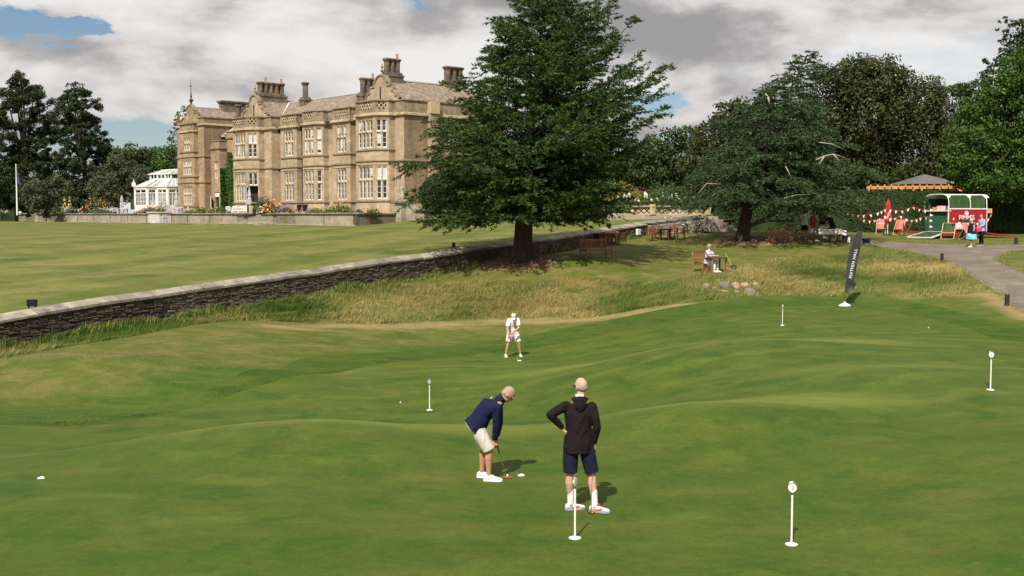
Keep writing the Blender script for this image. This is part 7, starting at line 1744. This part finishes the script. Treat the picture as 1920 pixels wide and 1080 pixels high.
def finish(m, name, mat, parent, vox, it=2, fac=.5):
    o = m.build(name, mat, parent, smooth=True)
    md = o.modifiers.new('r', 'REMESH'); md.mode = 'VOXEL'; md.voxel_size = vox; md.use_smooth_shade = True
    if it: sm = o.modifiers.new('s', 'SMOOTH'); sm.factor = fac; sm.iterations = it
    return o
def hand(m, w, d, palm_n, curl=.6, s=1.0, side=1, fist=False):
    """w wrist, d direction of the hand, palm_n palm normal"""
    w = Vector(w); d = Vector(d).normalized(); pn = Vector(palm_n); pn = (pn - d * pn.dot(d)).normalized(); lat = d.cross(pn) * side
    c = w + d * .045 * s; M_ = Matrix((lat, pn, d)).transposed()
    m.ball(c, .044 * s, 12, 8, sc=(.95, .42, 1.1), rot=M_)
    for i, (o, L) in enumerate(((-.030, .068), (-.010, .078), (.011, .072), (.030, .056))):
        p = c + lat * o * s + d * .035 * s; a = p + (d * math.cos(curl * .5) + pn * math.sin(curl * .5)) * L * .45 * s; b = a + (d * math.cos(curl * 1.5) + pn * math.sin(curl * 1.5)) * L * .33 * s; e = b + (d * math.cos(curl * 2.4) + pn * math.sin(curl * 2.4)) * L * .25 * s
        limb(m, [p, a, b, e], [.0100 * s, .0092 * s, .0085 * s, .0075 * s], 8)
    p = w - lat * .026 * s + d * .02 * s; a = p + (d * .6 - lat * .5 + pn * .5).normalized() * .036 * s; b = a + (d * .8 + pn * .5 + lat * .1).normalized() * .03 * s
    limb(m, [p, a, b], [.0125 * s, .011 * s, .009 * s], 8)
def person(label, loc, J, skin, top, bottom, shoe, hair=None, rz=0, vox=.010, group=None, extra=None, fat=1.0, sleeve='long', legs='shorts', cap=None, hairstyle='short', socks=None, glasses=False, hem=None, skirt=False, shoe_mat2=None, flare=.04):
    """J: joints in a local frame, z up. face: direction the face looks; fwd: chest direction"""
    T = thing('person', label, 'person', loc, rz, group); V_ = {k: Vector(v) for k, v in J.items()}
    fwd = V_['fwd'].normalized(); lr = (V_['hipR'] - V_['hipL']).normalized(); sr = (V_['shR'] - V_['shL']).normalized()
    pel = (V_['hipR'] + V_['hipL']) / 2; sh = (V_['shR'] + V_['shL']) / 2; nk = V_['neck']; up = (sh - pel).normalized(); f1 = sr.cross(up); f1 = f1 if f1.dot(fwd) > 0 else -f1
    hipf = lr.cross(up); hipf = hipf if hipf.dot(fwd) > 0 else -hipf
    mid = pel.lerp(sh, .45) - f1 * V_.get('hunch', Vector((0, 0, 0))).x; hi = pel.lerp(sh, .80) - f1 * V_.get('hunch', Vector((0, 0, 0))).x * 1.3
    def torso(m, g=0.0, low=0.06, top_r=1.0, neck=True):
        e = flare if g else 0; R_ = [(pel - up * low, lr, hipf, .160 * fat + g + e, .118 * fat + g + e * .8), (pel + up * .06, lr, hipf, .162 * fat + g + e * .6, .122 * fat + g + e * .4), (mid, (lr + sr).normalized(), f1, .150 * fat + g, .115 * fat + g * 1.1), (hi, sr, f1, .178 * (fat + 1) / 2 + g, .118 * fat + g), (sh - up * .02, sr, f1, .165 + g, .085 + g), (sh + up * .035, sr, f1, .10 + g * .6, .065 + g * .6)]
        if neck: R_.append((nk, sr, f1, .062 + g * .4, .060 + g * .4))
        ring_loft(m, R_)
        m.ball(V_['shL'] - up * .005, .062 + g * .6, 12, 8); m.ball(V_['shR'] - up * .005, .062 + g * .6, 12, 8)
    b = MB(); torso(b)
    head = V_['head']; face = V_['face'].normalized(); hu = V_['hup'].normalized() if 'hup' in V_ else (Vector((0, 0, 1)) - face * face.z).normalized(); hs = face.cross(hu); HM = Matrix((hs, face, hu)).transposed()
    def hp(x, y, z): return head + hs * x + face * y + hu * z
    limb(b, [nk - (nk - sh).normalized() * .03, hp(0, -.018, -.07)], [.060, .056])
    b.ball(hp(0, -.012, .02), .1, 20, 14, sc=(.775, .97, 1.0), rot=HM); b.ball(hp(0, .022, -.045), .07, 16, 10, sc=(.82, .88, .98), rot=HM); b.ball(hp(0, .05, -.088), .032, 10, 8, sc=(1.1, .9, .8), rot=HM)
    b.tube([hp(0, .082, .018), hp(0, .106, -.018), hp(0, .088, -.028)], [.008, .016, .012], 8); b.ball(hp(0, .082, -.052), .018, 10, 6, sc=(1.5, .6, .55), rot=HM); b.ball(hp(0, .078, .03), .03, 10, 6, sc=(1.9, .5, .5), rot=HM)
    for s in (-1, 1): b.ball(hp(s * .078, -.008, -.008), .03, 10, 8, sc=(.32, .62, 1.05), rot=HM)
    for s, k in ((-1, 'L'), (1, 'R')):
        S_, E_, W_ = V_['sh' + k], V_['el' + k], V_['wr' + k]
        limb(b, [S_, bez(S_, E_, .4), E_], [.052, .050, .038]); limb(b, [E_, bez(E_, W_, .3), W_], [.038, .041, .026])
        hd = V_.get('hd' + k, W_ - E_); pn = V_.get('pn' + k, -f1 * .3 - sr * s); hand(b, W_ + hd.normalized() * .012, hd, pn, curl=J.get('curl' + k, (.55, 0, 0))[0], side=s)
        H_, K_, A_ = V_['hip' + k], V_['knee' + k], V_['ank' + k]; tdir = (V_['toe' + k] - A_); tdir.z = 0; tdir.normalize(); bk = -tdir
        limb(b, [H_, bez(H_, K_, .45), K_], [.088 * fat, .078 * fat, .056]); limb(b, [K_, bez(K_, A_, .3) + bk * .012, bez(K_, A_, .7) + bk * .004, A_], [.053, .060, .041, .034])
        limb(b, [A_ - Vector((0, 0, .03)), A_ + tdir * .10 - Vector((0, 0, .045))], [.036, .03])
    finish(b, 'body', skin, T, vox)
    # eyes
    for s in (-1, 1):
        part('eye', M['eye'], T, lambda m: m.ball(hp(s * .031, .079, .012), .0095, 8, 6, sc=(1.2, .6, .8), rot=HM)); part('eyebrow', hair or M['hair_brown'], T, lambda m: m.ball(hp(s * .031, .087, .034), .014, 8, 6, sc=(1.3, .3, .3), rot=HM))
    # shirt
    t = MB(); torso(t, .016, low=(hem or .10), neck=False)
    ring_loft(t, [(sh + up * .0, sr, f1, .12, .085), (sh + up * .045, sr, f1, .088, .075), (nk + (sh - nk) * .15, sr, f1, .070, .068)])
    for k in ('L', 'R'):
        S_, E_, W_ = V_['sh' + k], V_['el' + k], V_['wr' + k]
        if sleeve == 'long': t.tube([S_, bez(S_, E_, .5), bez(S_, E_, .96), E_, bez(E_, W_, .1), bez(E_, W_, .5), bez(E_, W_, .95)], [.070, .066, .054, .053, .056, .049, .040], 14); t.ball(E_, .052, 12, 8)
        elif sleeve == 'short': t.tube([S_, bez(S_, E_, .4), bez(S_, E_, .78)], [.072, .074, .076], 14)
    tt = finish(t, 'shirt', top, T, vox * 1.1, 2)
    # lower garment
    q = MB(); lowm = pel - up * .05
    if skirt:
        ring_loft(q, [(pel + up * .05, lr, hipf, .165 * fat, .13 * fat), (lowm - Vector((0, 0, .10)), lr, hipf, .20 * fat, .17 * fat), (lowm - Vector((0, 0, .34)), lr, hipf, .23 * fat, .20 * fat)])
    else:
        ring_loft(q, [(pel + up * .06, lr, hipf, .145 * fat, .112 * fat), (pel - up * .01, lr, hipf, .178 * fat, .135 * fat), (pel - up * .09, lr, hipf, .165 * fat, .13 * fat)])
        for k in ('L', 'R'):
            H_, K_, A_ = V_['hip' + k], V_['knee' + k], V_['ank' + k]
            if legs == 'shorts': q.tube([H_ + up * .02, bez(H_, K_, .4), bez(H_, K_, .95)], [.100 * fat, .100 * fat, .097], 16); q.ball(H_, .098 * fat, 14, 8)
            else: q.tube([H_ + up * .02, bez(H_, K_, .5), K_, bez(K_, A_, .5), bez(K_, A_, .95)], [.100 * fat, .090 * fat, .070, .066, .060], 14); q.ball(H_, .1 * fat, 14, 8); q.ball(K_, .07, 12, 8)
    finish(q, 'skirt' if skirt else ('shorts' if legs == 'shorts' else 'trousers'), bottom, T, vox * 1.1, 2)
    for k in ('L', 'R'):
        K_, A_ = V_['knee' + k], V_['ank' + k]; td = V_['toe' + k] - A_; td.z = 0; td.normalize(); lat = Vector((-td.y, td.x, 0)); g0 = Vector((A_.x, A_.y, A_.z - .085))
        if socks: part('sock', socks, T, lambda m: m.tube([bez(K_, A_, .52), bez(K_, A_, .62), bez(K_, A_, .98), A_ - Vector((0, 0, .03))], [.044, .046, .042, .044], 14), smooth=True)
        z = Vector((0, 0, 1)); u = MB(); sr_ = []
        for d_, w_, h_ in ((-.075, .022, .045), (-.068, .034, .066), (-.03, .038, .090), (.02, .039, .088), (.07, .043, .066), (.12, .047, .050), (.165, .044, .040), (.195, .030, .028), (.205, .012, .016)): sr_.append((g0 + td * d_ + z * (h_ * .5 + .012), lat, z, w_, h_ * .5))
        ring_loft(u, sr_, 16); s_ = finish(u, 'shoe', shoe, T, max(.006, vox * .7), 2)
        so = MB(); P_ = [(-.078, .026), (-.04, .040), (.03, .040), (.09, .047), (.15, .047), (.195, .034), (.212, .010)]; out = [(d_, w_) for d_, w_ in P_] + [(d_, -w_) for d_, w_ in reversed(P_)]
        Mx = Matrix((td, lat, z)).transposed().to_4x4(); Mx.translation = g0; so.prism([(a, c) for a, c in reversed(out)], -.004, .024, Mx); so.build('sole', shoe_mat2 or M['white'], s_)
    # hair / cap
    if hairstyle == 'short' and hair:
        h = MB(); h.ball(hp(0, -.022, .034), .103, 18, 12, sc=(.775, .90, .89), rot=HM); h.ball(hp(0, -.048, -.002), .083, 16, 10, sc=(.90, .70, .92), rot=HM); finish(h, 'hair', hair, T, .009 if vox < .02 else .015, 2)
    elif hairstyle == 'balding' and hair:
        h = MB(); h.ball(hp(0, -.040, -.012), .088, 18, 12, sc=(.895, .80, .72), rot=HM); finish(h, 'hair', hair, T, .008, 2)
    elif hairstyle == 'bob' and hair:
        h = MB(); h.ball(hp(0, -.025, .025), .112, 16, 10, sc=(.9, .95, .95), rot=HM); h.ball(hp(0, -.045, -.04), .10, 16, 10, sc=(.95, .75, 1.0), rot=HM); [h.ball(hp(s * .07, -.005, -.03), .045, 10, 8, sc=(.6, .9, 1.4), rot=HM) for s in (-1, 1)]; finish(h, 'hair', hair, T, .012, 2)
    if cap is not None:
        h = MB(); h.ball(hp(0, -.012, .045), .102, 18, 12, sc=(.84, .98, .80), rot=HM); h.lathe([(.005, 0)], n=3) if False else None
        finish(h, 'cap', cap, T, .010, 2); part('cap_peak', M['c_black'] if J.get('darkpeak') else cap, T, lambda m: m.ball(hp(0, .105, .045), .075, 14, 8, sc=(.95, .9, .12), rot=HM), smooth=True)
    if glasses:
        part('glasses', M['black'], T, lambda m: ([m.tube([hp(s * .033, .092, .012), hp(s * .033, .096, .012)], .023, 12) for s in (-1, 1)], m.bar(hp(-.07, .088, .016), hp(.07, .088, .016), .006, .006), [m.bar(hp(s * .074, .088, .016), hp(s * .084, -.01, .014), .006, .006) for s in (-1, 1)]))
    if extra: extra(T, V_, hp)
    return T
def putter(parent_label, grip, head, g, headmat, toe, hl=.10, top=0.22):
    """golf club as a thing of its own: from grip end to head"""
    T = thing('putter', parent_label, 'golf club', g); grip, head = Vector(grip), Vector(head); d = (head - grip).normalized()
    part('grip', M['black'], T, lambda m: m.tube([grip, grip + d * .27], [.014, .010], 10)); part('shaft', M['steel'], T, lambda m: m.tube([grip + d * .265, head], [.0065, .005], 8))
    toe = Vector(toe).normalized(); part('head', headmat, T, lambda m: m.bar(head - toe * hl * .35 + Vector((0, 0, -.004)), head + toe * hl * .65 + Vector((0, 0, -.004)), .045, .028), bevel=.006); return T
BLK = G(1100, 957)
def man_black():
    J = dict(hipL=(-.215, 0, .90), hipR=(-.02, 0, .90), kneeL=(-.225, .01, .50), kneeR=(.075, .02, .50), ankL=(-.215, .03, .09), ankR=(.105, -.08, .09), toeL=(0, .09, 0), toeR=(.3, -.14, 0),
             shL=(-.285, .02, 1.425), shR=(.065, .02, 1.415), neck=(-.10, 0, 1.555), head=(-.085, .035, 1.685), face=(-.55, .83, -.10), fwd=(.1, 1, 0),
             elL=(-.505, -.12, 1.33), wrL=(-.325, -.02, 1.13), elR=(.135, -.03, 1.15), wrR=(.095, .03, .905), hdL=(.12, .02, -.3), pnL=(.9, .2, 0), curlL=(.3, 0, 0), hdR=(.0, .03, -1), pnR=(-.5, .7, 0), curlR=(.95, 0, 0))
    def ex(T, V_, hp):
        def f(m):
            for c, r, s_ in (((-.10, -.075, 1.505), .085, (1.1, .45, .8)), ((-.10, -.095, 1.45), .08, (.95, .42, .9)), ((-.165, -.05, 1.53), .05, (1, .8, .6)), ((-.035, -.05, 1.53), .05, (1, .8, .6)), ((-.10, -.105, 1.40), .05, (.7, .5, .9))): m.ball(c, r, 14, 10, sc=s_)
        h = MB(); f(h); finish(h, 'hood', M['c_black'], T, .009, 3)
        part('collar', M['c_pinkwhite'], T, lambda m: m.lathe([(.062, 1.555), (.064, 1.59), (.058, 1.592)], (-.098, .005, 0), 18, cap=False), smooth=True)
        for k, s in (('L', 1), ('R', 1)):
            A_ = V_['ank' + k]; td = (V_['toe' + k] - A_); td.z = 0; td.normalize(); c = A_ + td * .045 + Vector((0, 0, .01))
            part('shoe_laces', M['red_cloth'] if k == 'R' else M['c_grey'], T, lambda m: m.ball(c, .03, 10, 8, sc=(1.2, .9, .6)))
            part('shoe_stripe', M['orange'], T, lambda m: m.bar(A_ + td * .0 + Vector((td.y * .042, -td.x * .042, -.055)), A_ + td * .11 + Vector((td.y * .047, -td.x * .047, -.03)), .006, .022))
    person('tall balding man in black hooded top, seen from behind with one hand on his hip', BLK, J, M['skin_pale'], M['c_black'], M['c_navydark'], M['shoe'], M['hair_grey'], vox=.0085, hairstyle='balding', socks=M['c_white'], glasses=True, shoe_mat2=M['c_grey'], hem=.11, flare=.015, fat=1.06)
    T = [o for o in S.objects if o.name.startswith('person')][-1]
    ex(T, {k: Vector(v) for k, v in J.items()}, None)
    putter('putter with copper head hanging from the right hand of the man in black', (.095, .05, .98), (.045, -.14, .02), BLK, M['copper'], (.6, -.7, 0), .09)
    w = G(1105, 905); t = thing('bag_tag', 'small orange bottle charm hanging in front of the man in black', 'charm', BLK + Vector((.02, .12, .45))); part('bottle', M['orange'], t, lambda m: m.lathe([(.022, 0), (.026, .02), (.026, .07), (.012, .09), (.01, .11)], n=12)); part('chain', M['steel'], t, lambda m: m.tube([(0, 0, .11), (.0, .0, .2)], .004, 5))
man_black()
BLU = G(912, 901)
def man_blue():
    J = dict(hipL=(-.155, .10, .85), hipR=(-.155, -.08, .85), kneeL=(-.035, .14, .46), kneeR=(.05, -.05, .46), ankL=(-.075, .17, .09), ankR=(.035, -.03, .09), toeL=(.2, .14, 0), toeR=(.35, -.08, 0),
             shL=(.17, .17, 1.17), shR=(.16, -.17, 1.14), neck=(.235, .0, 1.235), head=(.325, .0, 1.30), face=(.62, .02, -.78), hup=(.78, 0, .62), fwd=(1, 0, -.3), hunch=(.045, 0, 0),
             elL=(.20, .11, .87), wrL=(.155, .0, .66), elR=(.15, -.13, .85), wrR=(.125, -.045, .62), hdL=(-.1, -.02, -1), pnL=(-.2, -1, 0), hdR=(-.1, .05, -1), pnR=(-.3, 1, 0), curlL=(1.0, 0, 0), curlR=(1.0, 0, 0))
    T = person('man in navy pullover and cream shorts bent over his putt', BLU, J, M['skin_tan'], M['c_navy'], M['c_cream'], M['shoe'], M['hair_blond'], vox=.0085, fat=1.12, hem=.075, flare=.022)
    part('collar', M['c_navydark'], T, lambda m: m.tube([(.185, 0, 1.205), (.235, 0, 1.245), (.262, 0, 1.262)], [.082, .074, .070], 18, cap=False), smooth=True)
    part('logo', WHITE_INK, T, lambda m: m.box((.075, -.02, 1.262), (.04, .02, .006), ry=-.6))
    b = G(950, 897); putter('putter with copper head resting by the ball of the man in navy', (.125, -.02, .66), tuple(b - BLU + Vector((0, 0, .02))), BLU, M['copper'], (1, -.15, 0), .12)
man_blue()
WHT = G(962, 669)
def man_white():
    J = dict(hipL=(.10, .12, .88), hipR=(-.10, .12, .88), kneeL=(.20, -.03, .50), kneeR=(-.17, -.03, .50), ankL=(.26, .05, .09), ankR=(-.26, -.03, .09), toeL=(.32, -.25, 0), toeR=(-.22, -.3, 0),
             shL=(.165, -.10, 1.33), shR=(-.145, -.10, 1.31), neck=(.0, -.17, 1.415), head=(.02, -.27, 1.46), face=(-.05, -.55, -.83), hup=(.0, -.83, .55), fwd=(0, -1, -.5), hunch=(.03, 0, 0),
             elL=(.20, -.27, 1.06), wrL=(-.06, -.40, .86), elR=(-.205, -.25, 1.03), wrR=(-.14, -.40, .80), hdL=(-.5, -.05, -.8), pnL=(-.5, 0, .3), hdR=(.1, 0, -1), pnR=(1, 0, 0), curlL=(1.0, 0, 0), curlR=(1.0, 0, 0))
    T = person('golfer in white cap, polo and shorts leaning over a putt at the far side', WHT, J, M['skin_tan'], M['c_white'], M['c_pinkwhite'], M['shoe'], M['hair_brown'], vox=.012, fat=1.12, sleeve='short', cap=mk('cream_cap', (.72, .62, .50), rough=.8))
    putter('putter held low by the golfer in white', (-.12, -.42, .86), (-.36, -.25, .02), WHT, M['steel'], (-1, -.2, 0))
man_white()
def stand(label, loc, rz, skin, top, bottom, shoe, hair, h=1.0, vox=.02, arms=('down', 'down'), lean=0, stride=0, headdown=0, **k):
    """standing figure facing local -y"""
    s = stride
    J = dict(hipL=(.09, 0, .92), hipR=(-.09, 0, .92), kneeL=(.11, -.04 - s * .5, .50), kneeR=(-.11, -.02 + s * .3, .50), ankL=(.12, .0 - s, .09), ankR=(-.12, .02 + s, .09), toeL=(.16, -.3 - s, 0), toeR=(-.16, -.3 + s, 0),
             shL=(.20, -lean, 1.46 - lean * .3), shR=(-.20, -lean, 1.46 - lean * .3), neck=(0, -.01 - lean * 1.1, 1.56 - lean * .35), head=(0, -.04 - lean * 1.3 - headdown * .06, 1.70 - lean * .45 - headdown * .04), face=(0, -1, -.1 - headdown), fwd=(0, -1, 0))
    for sd, a in zip(('L', 'R'), arms):
        x = 1 if sd == 'L' else -1; ly = -lean
        el, wr = {'down': ((x * .27, ly + .02, 1.16), (x * .27, ly - .06, .90)), 'fwd': ((x * .25, ly - .06, 1.18), (x * .16, ly - .30, 1.08)), 'hip': ((x * .40, ly + .08, 1.20), (x * .22, ly - .02, 1.02)), 'reach': ((x * .25, ly - .14, 1.20), (x * .2, ly - .38, 1.02)), 'behind': ((x * .27, ly + .12, 1.18), (x * .08, ly + .14, 1.0))}[a]
        J['el' + sd] = el; J['wr' + sd] = wr
    if h != 1.0: J = {q: (tuple(c * h for c in v) if q not in ('face', 'fwd') else v) for q, v in J.items()}
    return person(label, loc, J, skin, top, bottom, shoe, hair, rz=rz, vox=vox, **k)
grp = 'golfers gathered under the bluish cedar'
stand('man in white polo and black shorts standing back to the camera under the cedar', Gz(1508, 447), R(170), M['skin_tan'], M['c_white'], M['c_black'], M['c_black'], M['hair_brown'], sleeve='short', group=grp)
stand('man in crimson polo and lilac grey shorts stepping past the trestle table', Gz(1524, 452.5), R(38), M['skin_dark'], M['c_red'], M['c_grey'], M['shoe'], M['hair_brown'], sleeve='short', stride=.17, headdown=.5, arms=('fwd', 'fwd'), group=grp, fat=1.05)
stand('man in navy polo and pale green shorts behind the trestle table', Gz(1541, 446.5), R(25), M['skin_tan'], M['c_navydark'], M['c_sage'], M['shoe'], M['hair_brown'], sleeve='short', group=grp, headdown=.4, arms=('down', 'fwd'))
stand('person in dark vest with grey sleeves leaning over the trestle table', Gz(1561, 452), R(-70), M['skin_tan'], M['c_black'], M['c_black'], M['shoe'], M['hair_brown'], lean=.22, headdown=.6, arms=('reach', 'reach'), group=grp)
wo = Gz(1821, 463)
w = stand('woman with grey hair in navy vest and teal skirt walking past the trailer', wo, R(-80), M['skin'], M['c_navydark'], M['c_teal'], M['shoe'], M['hair_white'], h=.90, fat=1.5, sleeve='none', skirt=True, stride=.09, arms=('down', 'down'), hairstyle='short')
mb_ = Gz(1840, 460)
stand('man in pale blue shirt and black trousers standing beside the red trailer', mb_, R(-75), M['skin_pale'], M['c_blue'], M['c_black'], M['c_black'], M['hair_brown'], h=1.0, arms=('fwd', 'down'), legs='long')
T = thing('handbag', 'bright pink handbag carried between the couple at the trailer', 'handbag', Gz(1835, 461) + Vector((-.05, -.12, .82))); pbox('bag', M['c_pink'], T, (0, 0, .12), (.32, .14, .24), bevel=.03); part('strap', M['c_pink'], T, lambda m: m.tube([(-.1, 0, .24), (-.06, 0, .40), (.06, 0, .40), (.1, 0, .24)], .01, 6, cap=False))
def woman_seated():
    g = Gz(1331, 511, -.02, .22); a = R(52)
    J = dict(hipL=(.09, .06, .50), hipR=(-.09, .06, .50), kneeL=(.10, -.40, .50), kneeR=(-.10, -.38, .48), ankL=(.10, -.42, .09), ankR=(-.13, -.36, .09), toeL=(.1, -.7, 0), toeR=(-.13, -.66, 0),
             shL=(.19, .0, 1.0), shR=(-.19, .0, 1.0), neck=(0, -.02, 1.10), head=(0, -.03, 1.235), face=(-.25, -.95, -.05), fwd=(0, -1, 0), elL=(.24, -.14, .78), wrL=(.14, -.38, .79), elR=(-.24, -.14, .78), wrR=(-.10, -.38, .79))
    person('blonde woman in sunglasses and lilac top sitting on the sunny bench', g, J, M['skin'], M['c_lilac'], M['c_white'], M['shoe'], M['hair_blond'], rz=a, vox=.015, fat=1.18, sleeve='short', legs='long', hairstyle='bob', glasses=True)
woman_seated()
# ---------------------------------------------------------------- grass blades
def inside_pts(poly, n, seed):
    r = np.random.default_rng(seed); p = np.asarray([tuple(q)[:2] for q in poly]); lo, hi = p.min(0), p.max(0); out = []
    tot = 0
    while tot < n:
        q = r.uniform(lo, hi, (n, 2)); q = q[inside(poly, q)]; out.append(q); tot += len(q)
    return np.concatenate(out)[:n]
def nfield(q, s, seed):
    """cheap smooth random field from summed sines"""
    r = np.random.default_rng(seed); v = np.zeros(len(q))
    for i in range(7): a = r.uniform(0, 6.28); f = s * r.uniform(.6, 2.2); v += np.sin(q[:, 0] * f * math.cos(a) + q[:, 1] * f * math.sin(a) + r.uniform(0, 6.28))
    return v / 4
def grass(name, label, Q, lmin, lmax, w, mats, wind, midx, seed, fn=zlow, clump_s=2.2, lean=.55):
    r = np.random.default_rng(seed); n = len(Q); z = fn(Q); base = np.column_stack([Q, z - .02])
    c = nfield(Q, clump_s, seed + 1); L = (lmin + (lmax - lmin) * np.clip(.5 + .5 * c, 0, 1)) * r.uniform(.6, 1.25, n)
    ang = wind + .9 * nfield(Q, .7, seed + 2) + r.normal(size=n) * .5; le = lean * np.clip(.75 + .6 * nfield(Q, 1.1, seed + 3), .1, 1.6) * r.uniform(.5, 1.3, n)
    d = np.column_stack([np.cos(ang) * np.sin(le), np.sin(ang) * np.sin(le), np.cos(le)]); s = np.column_stack([-np.sin(ang + r.normal(size=n)), np.cos(ang + r.normal(size=n)), np.zeros(n)]) * (w * r.uniform(.6, 1.3, n))[:, None] / 2
    mid = base + d * (L * .55)[:, None]; tip = mid + (d + np.column_stack([np.cos(ang), np.sin(ang), -.5 * np.ones(n)]) * (.5 * le)[:, None]) * (L * .45)[:, None]
    v = np.stack([base - s, base + s, mid + s * .7, tip, mid - s * .7], 1).reshape(-1, 3); i = np.arange(n)[:, None] * 5
    f = np.concatenate([i + [0, 1, 2], i + [0, 2, 4], i + [4, 2, 3]], 1).reshape(-1, 3); mi = np.repeat(midx(Q, r), 3)
    o = np_mesh(name, v, f, mats, None, 3, mi); tag(o, label, kind='stuff'); return o
GM = [M['strawgrass'], M['greengrass'], M['lushgrass']]
def mi_bank(Q, r):
    # lush near the wall on the left, orange straw in the middle, mixed yellow green right
    n = len(Q); x = Q[:, 0]; wn = (Q - WA) @ WN; sw = (Q - WA) @ WU
    straw = np.interp(x, [-16, -10, -6, 0, 4, 12, 24], [.05, .10, .46, .48, .26, .22, .24]) + .5 * nfield(Q, .75, 3)
    lush = np.interp(x, [-16, -9, -4, 0, 5, 12, 24], [.85, .75, .18, .08, .15, .2, .15]) + .35 * nfield(Q, .9, 4)
    u = r.random(n); return np.where(u < straw, 0, np.where(u < straw + (1 - straw) * lush, 2, 1))
Q = inside_pts(BANK, 290000, 1)
keep = ~(inside(MULCH1, Q)); Q = Q[keep]
thin = np.clip(.60 + .6 * nfield(Q, .8, 8), .10, 1) * np.where((Q[:, 1] > 54) & (Q[:, 0] < 8), .55, 1)
Q = Q[np.random.default_rng(2).random(len(Q)) < thin]
grass('long_grass', 'long wind combed straw and green grass on the bank', Q, .05, .32, .015, GM, R(20), mi_bank, 21, clump_s=3.0, lean=.75)
# tufts along the foot of the long wall
t = np.random.default_rng(6).uniform(-3, 44, 16000); o_ = .22 + np.abs(np.random.default_rng(7).normal(size=16000)) * .28; k = np.random.default_rng(8).random(16000) < np.interp(t, [0, 8, 16, 24, 44], [1, 1, .8, .25, .18]); t, o_ = t[k], o_[k]
Qw = np.column_stack([WA[0] + WU[0] * t + WN[0] * o_, WA[1] + WU[1] * t + WN[1] * o_])
grass('wall_foot_grass', 'taller lush grass and seed heads along the foot of the long wall', Qw, .15, .5, .022, GM, R(40), lambda Q, r: np.where(r.random(len(Q)) < .2, 0, 2), 31)
# short collar grass round the green
def along(line, n, w0, w1, seed):
    r = np.random.default_rng(seed); L = np.asarray([tuple(p)[:2] for p in line]); seg = np.linalg.norm(np.diff(L, axis=0), axis=1); cum = np.concatenate([[0], np.cumsum(seg)]); s = r.uniform(0, cum[-1], n); i = np.clip(np.searchsorted(cum, s) - 1, 0, len(seg) - 1); f = (s - cum[i]) / seg[i]
    p = L[i] * (1 - f[:, None]) + L[i + 1] * f[:, None]; d = (L[i + 1] - L[i]) / seg[i][:, None]; nn = np.column_stack([-d[:, 1], d[:, 0]]); return p + nn * r.uniform(w0, w1, n)[:, None]
Qc = along(ge, 52000, .0, .55, 3); Qc = Qc[(Qc[:, 1] > 22) & (Qc[:, 0] < 22)]
grass('collar_grass', 'short dark collar grass round the edge of the green', Qc, .025, .052, .012, GM, R(10), lambda Q, r: np.where(r.random(len(Q)) < .05, 1, 2), 41)
Qf = inside_pts(fe + list(reversed(ge)), 60000, 5); Qf = Qf[(Qf[:, 1] > 22)]
grass('fringe_grass', 'short mown grass of the fringe between green and rough', Qf, .02, .045, .014, GM, R(15), lambda Q, r: np.where(r.random(len(Q)) < .45, 1, 2), 43)
# path edges and tree rings
Qe = np.concatenate([along(list(PATHP) + [PATHP[0]], 16000, -.22, .22, 9), along(list(MULCH1) + [MULCH1[0]], 1500, -.12, .12, 10), along(list(MULCH2) + [MULCH2[0]], 1500, -.12, .12, 11)]); Qe = Qe[Qe[:, 1] > 30]
grass('verge_grass', 'ragged grass creeping over the edges of the drive and tree rings', Qe, .04, .13, .02, GM, R(25), lambda Q, r: r.integers(0, 3, len(Q)), 51)
# lawn and rough: sparse short blades that break up the mown surface
rs = np.random.default_rng(70); A = rs.uniform(-30, 30, 90000); Rr = np.sqrt(rs.uniform(23 ** 2, 47 ** 2, 90000)); Qr = np.column_stack([Rr * np.sin(np.radians(A)), Rr * np.cos(np.radians(A))])
wn = (Qr - WA) @ WN; Qr = Qr[(~inside(FRINGE, Qr)) & (~inside(BANK, Qr)) & (wn > .3) & (~inside(PATHP, Qr))]
grass('mown_rough_grass', 'short uneven mown rough between green and bank', Qr, .015, .05, .016, GM, R(15), lambda Q, r: np.where(r.random(len(Q)) < .34 + .3 * nfield(Q, .5, 5), 0, 1), 61)
# bark chips in the tree rings
for nm, poly, mt, n, lab in (('bark_chips', MULCH1, M['mulch'], 3800, 'brown bark mulch round the foot of the big cedar'), ('bark_chips', MULCH2, M['bark_fresh'], 4200, 'fresh pale bark chips round the foot of the bluish cedar')):
    q = inside_pts(poly, n, 12); r = np.random.default_rng(13); p = np.column_stack([q, zlow(q) + r.uniform(.01, .06, n)]); v, f = leaf_quads(p, .12, np.tile([0, 0, 1.], (n, 1)), .45); o = np_mesh(nm, v, f, mt, None, 4); tag(o, lab, kind='stuff')
